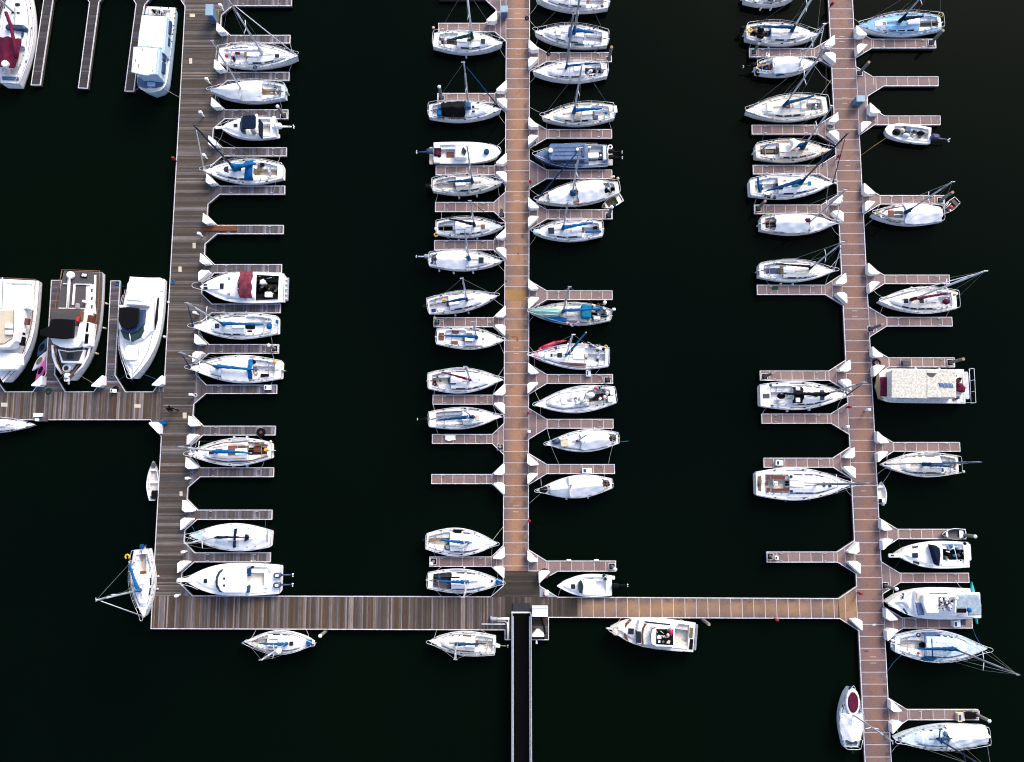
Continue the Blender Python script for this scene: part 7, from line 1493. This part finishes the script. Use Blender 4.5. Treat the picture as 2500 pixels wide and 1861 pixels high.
for a in (('M1', 1018, 92, 56, 54, 'top access hatch of the middle pier'), ('M1', 1015, 514, 58, 52, 'access hatch of the middle pier beside its top right box pair'), ('M3', 1005, 242, 56, 58, 'access hatch of the middle pier left of the big tarped sloop'), ('M4', 998, 810, 56, 58, 'access hatch of the middle pier left of the red kayak sloop'), ('Y6', 990, 1004, 60, 62, 'lowest access hatch of the middle pier'),
    ('E1', 1022, 367, 56, 52, 'access hatch of the right pier beside the sky blue sloop'), ('E2', 1050, 120, 54, 54, 'access hatch of the right pier beside its transformer cabinet'), ('E2', 1085, 752, 48, 50, 'access hatch of the right pier near the red fire cabinet'), ('E4', 955, 418, 54, 50, 'access hatch of the right pier left of the maroon cover sloop'), ('E6', 1005, 366, 50, 52, 'access hatch of the right pier under the largest sloop bow'), ('E7', 828, 865, 58, 56, 'access hatch of the right pier below the canopy cruiser')):
    lid(*a)
q = GZ('Y5', 1322, 826, DZ + .35); t = thing('jerry_can', 'red fuel can on the grey corner of the dark landing', 'fuel can', (q.x, q.y, DZ)); mb = MB(); mb.ell((0, 0, .17), (.18, .16, .18), 10, 6); mb.build('tank', RED, t); mb = MB(); mb.tube([(0, 0, .33), (0, 0, .4)], .04, 6); mb.build('cap', DARK, t)
q = GZ('Y5', 1342, 802, DZ + .35); t = thing('bucket', 'white bucket beside the red fuel can', 'bucket', (q.x, q.y, DZ)); mb = MB(); mb.prism(rrect(0, 0, .42, .5, .08), 0, .4, .04); mb.build('tub', BOXW, t)
t = thing('dock_cart', 'white and beige barrow at the outer edge of the branch pier', 'cart', (*g2((94, 1018)), DZ)); q = GZ('Z2', 355, 1435, 1.0); t.location = (q.x, q.y, DZ)
mb = MB(); mb.prism(rrect(0, 0, .85, .38, .08), .3, .62, .03); mb.build('tray', BOXW, t); mb = MB(); mb.prism(rrect(-.1, -.45, .4, .34, .06), .1, .5, .03); mb.build('bin', PALE, t); mb = MB(); mb.box((.45, -.45, .2), (.7, .34, .3)); mb.build('crate', TEAKG, t)
t = thing('blue_tub', 'bright blue covered tub at the corner of the branch pier', 'tub', (0, 0, 0)); q = GZ('Z2', 1508, 1505, 1.0); t.location = (q.x, q.y, DZ); mb = MB(); mb.prism(rrect(0, 0, .95, .4, .1), 0, .4, .08); mb.build('cover', BLUE, t)
for z, x, y, l in (('Z2', 1620, 186, 'blue rope coil on the edge of the left pier'), ('Z2', 1100, 198, 'blue rope coil at the tip of the finger beside the white cruiser'), ('Z2', 1050, 1080, 'blue rope coil at the root of the finger beside the white cruiser')):
    coilthing(z, x, y, .2, l, ROPEB, 'rope_coil', 30, rr=.035)
for x, l in ((1575, 'white bumper pad on the lowest right finger of the middle pier, left one'), (1862, 'white bumper pad on the lowest right finger of the middle pier, nearer the tip')):
    q = GZ('Y5', x, 462, DZ + .05); t = thing('dock_bumper', l, 'dock bumper', (q.x, q.y, DZ - .2), 0, 'dock bumpers'); mb = MB(); mb.prism(rrect(0, 0, .46, .16, .05), 0, .3, .03); mb.build('pad', BOXW, t)
    mb = MB(); mb.box((0, -.1, .24), (.3, .05, .05)); mb.build('bracket', METAL, t)
for z, x, y, rx, ry, m in (('M3', 1092, 672, .22, .28, EDGE), ('M3', 1114, 790, .16, .13, EDGE), ('M3', 1118, 932, .17, .13, EDGE), ('M5', 918, 172, .3, .35, TEAKG), ('M4', 915, 116, .18, .12, DARK), ('M3', 1045, 855, .1, .12, MAHOG), ('M5', 1038, 205, .14, .3, TEAK), ('M5', 1000, 182, .4, .1, TEAK), ('E7', 790, 812, .3, .12, TEAKG), ('E7', 865, 575, .22, .12, TARPG), ('E1', 1108, 686, .06, .06, TARPG)):
    q = GZ(z, x, y, DZ); rn = random.Random(int(x)); mb = MB(); mb.prism([(q.x + rx * math.cos(a) * rn.uniform(.6, 1.1), q.y + ry * math.sin(a) * rn.uniform(.6, 1.1)) for a in [k * math.pi / 7 for k in range(14)]], DZ - .01, DZ + .006); mb.build('stain', m, D.root if z[0] == 'M' else E.root)
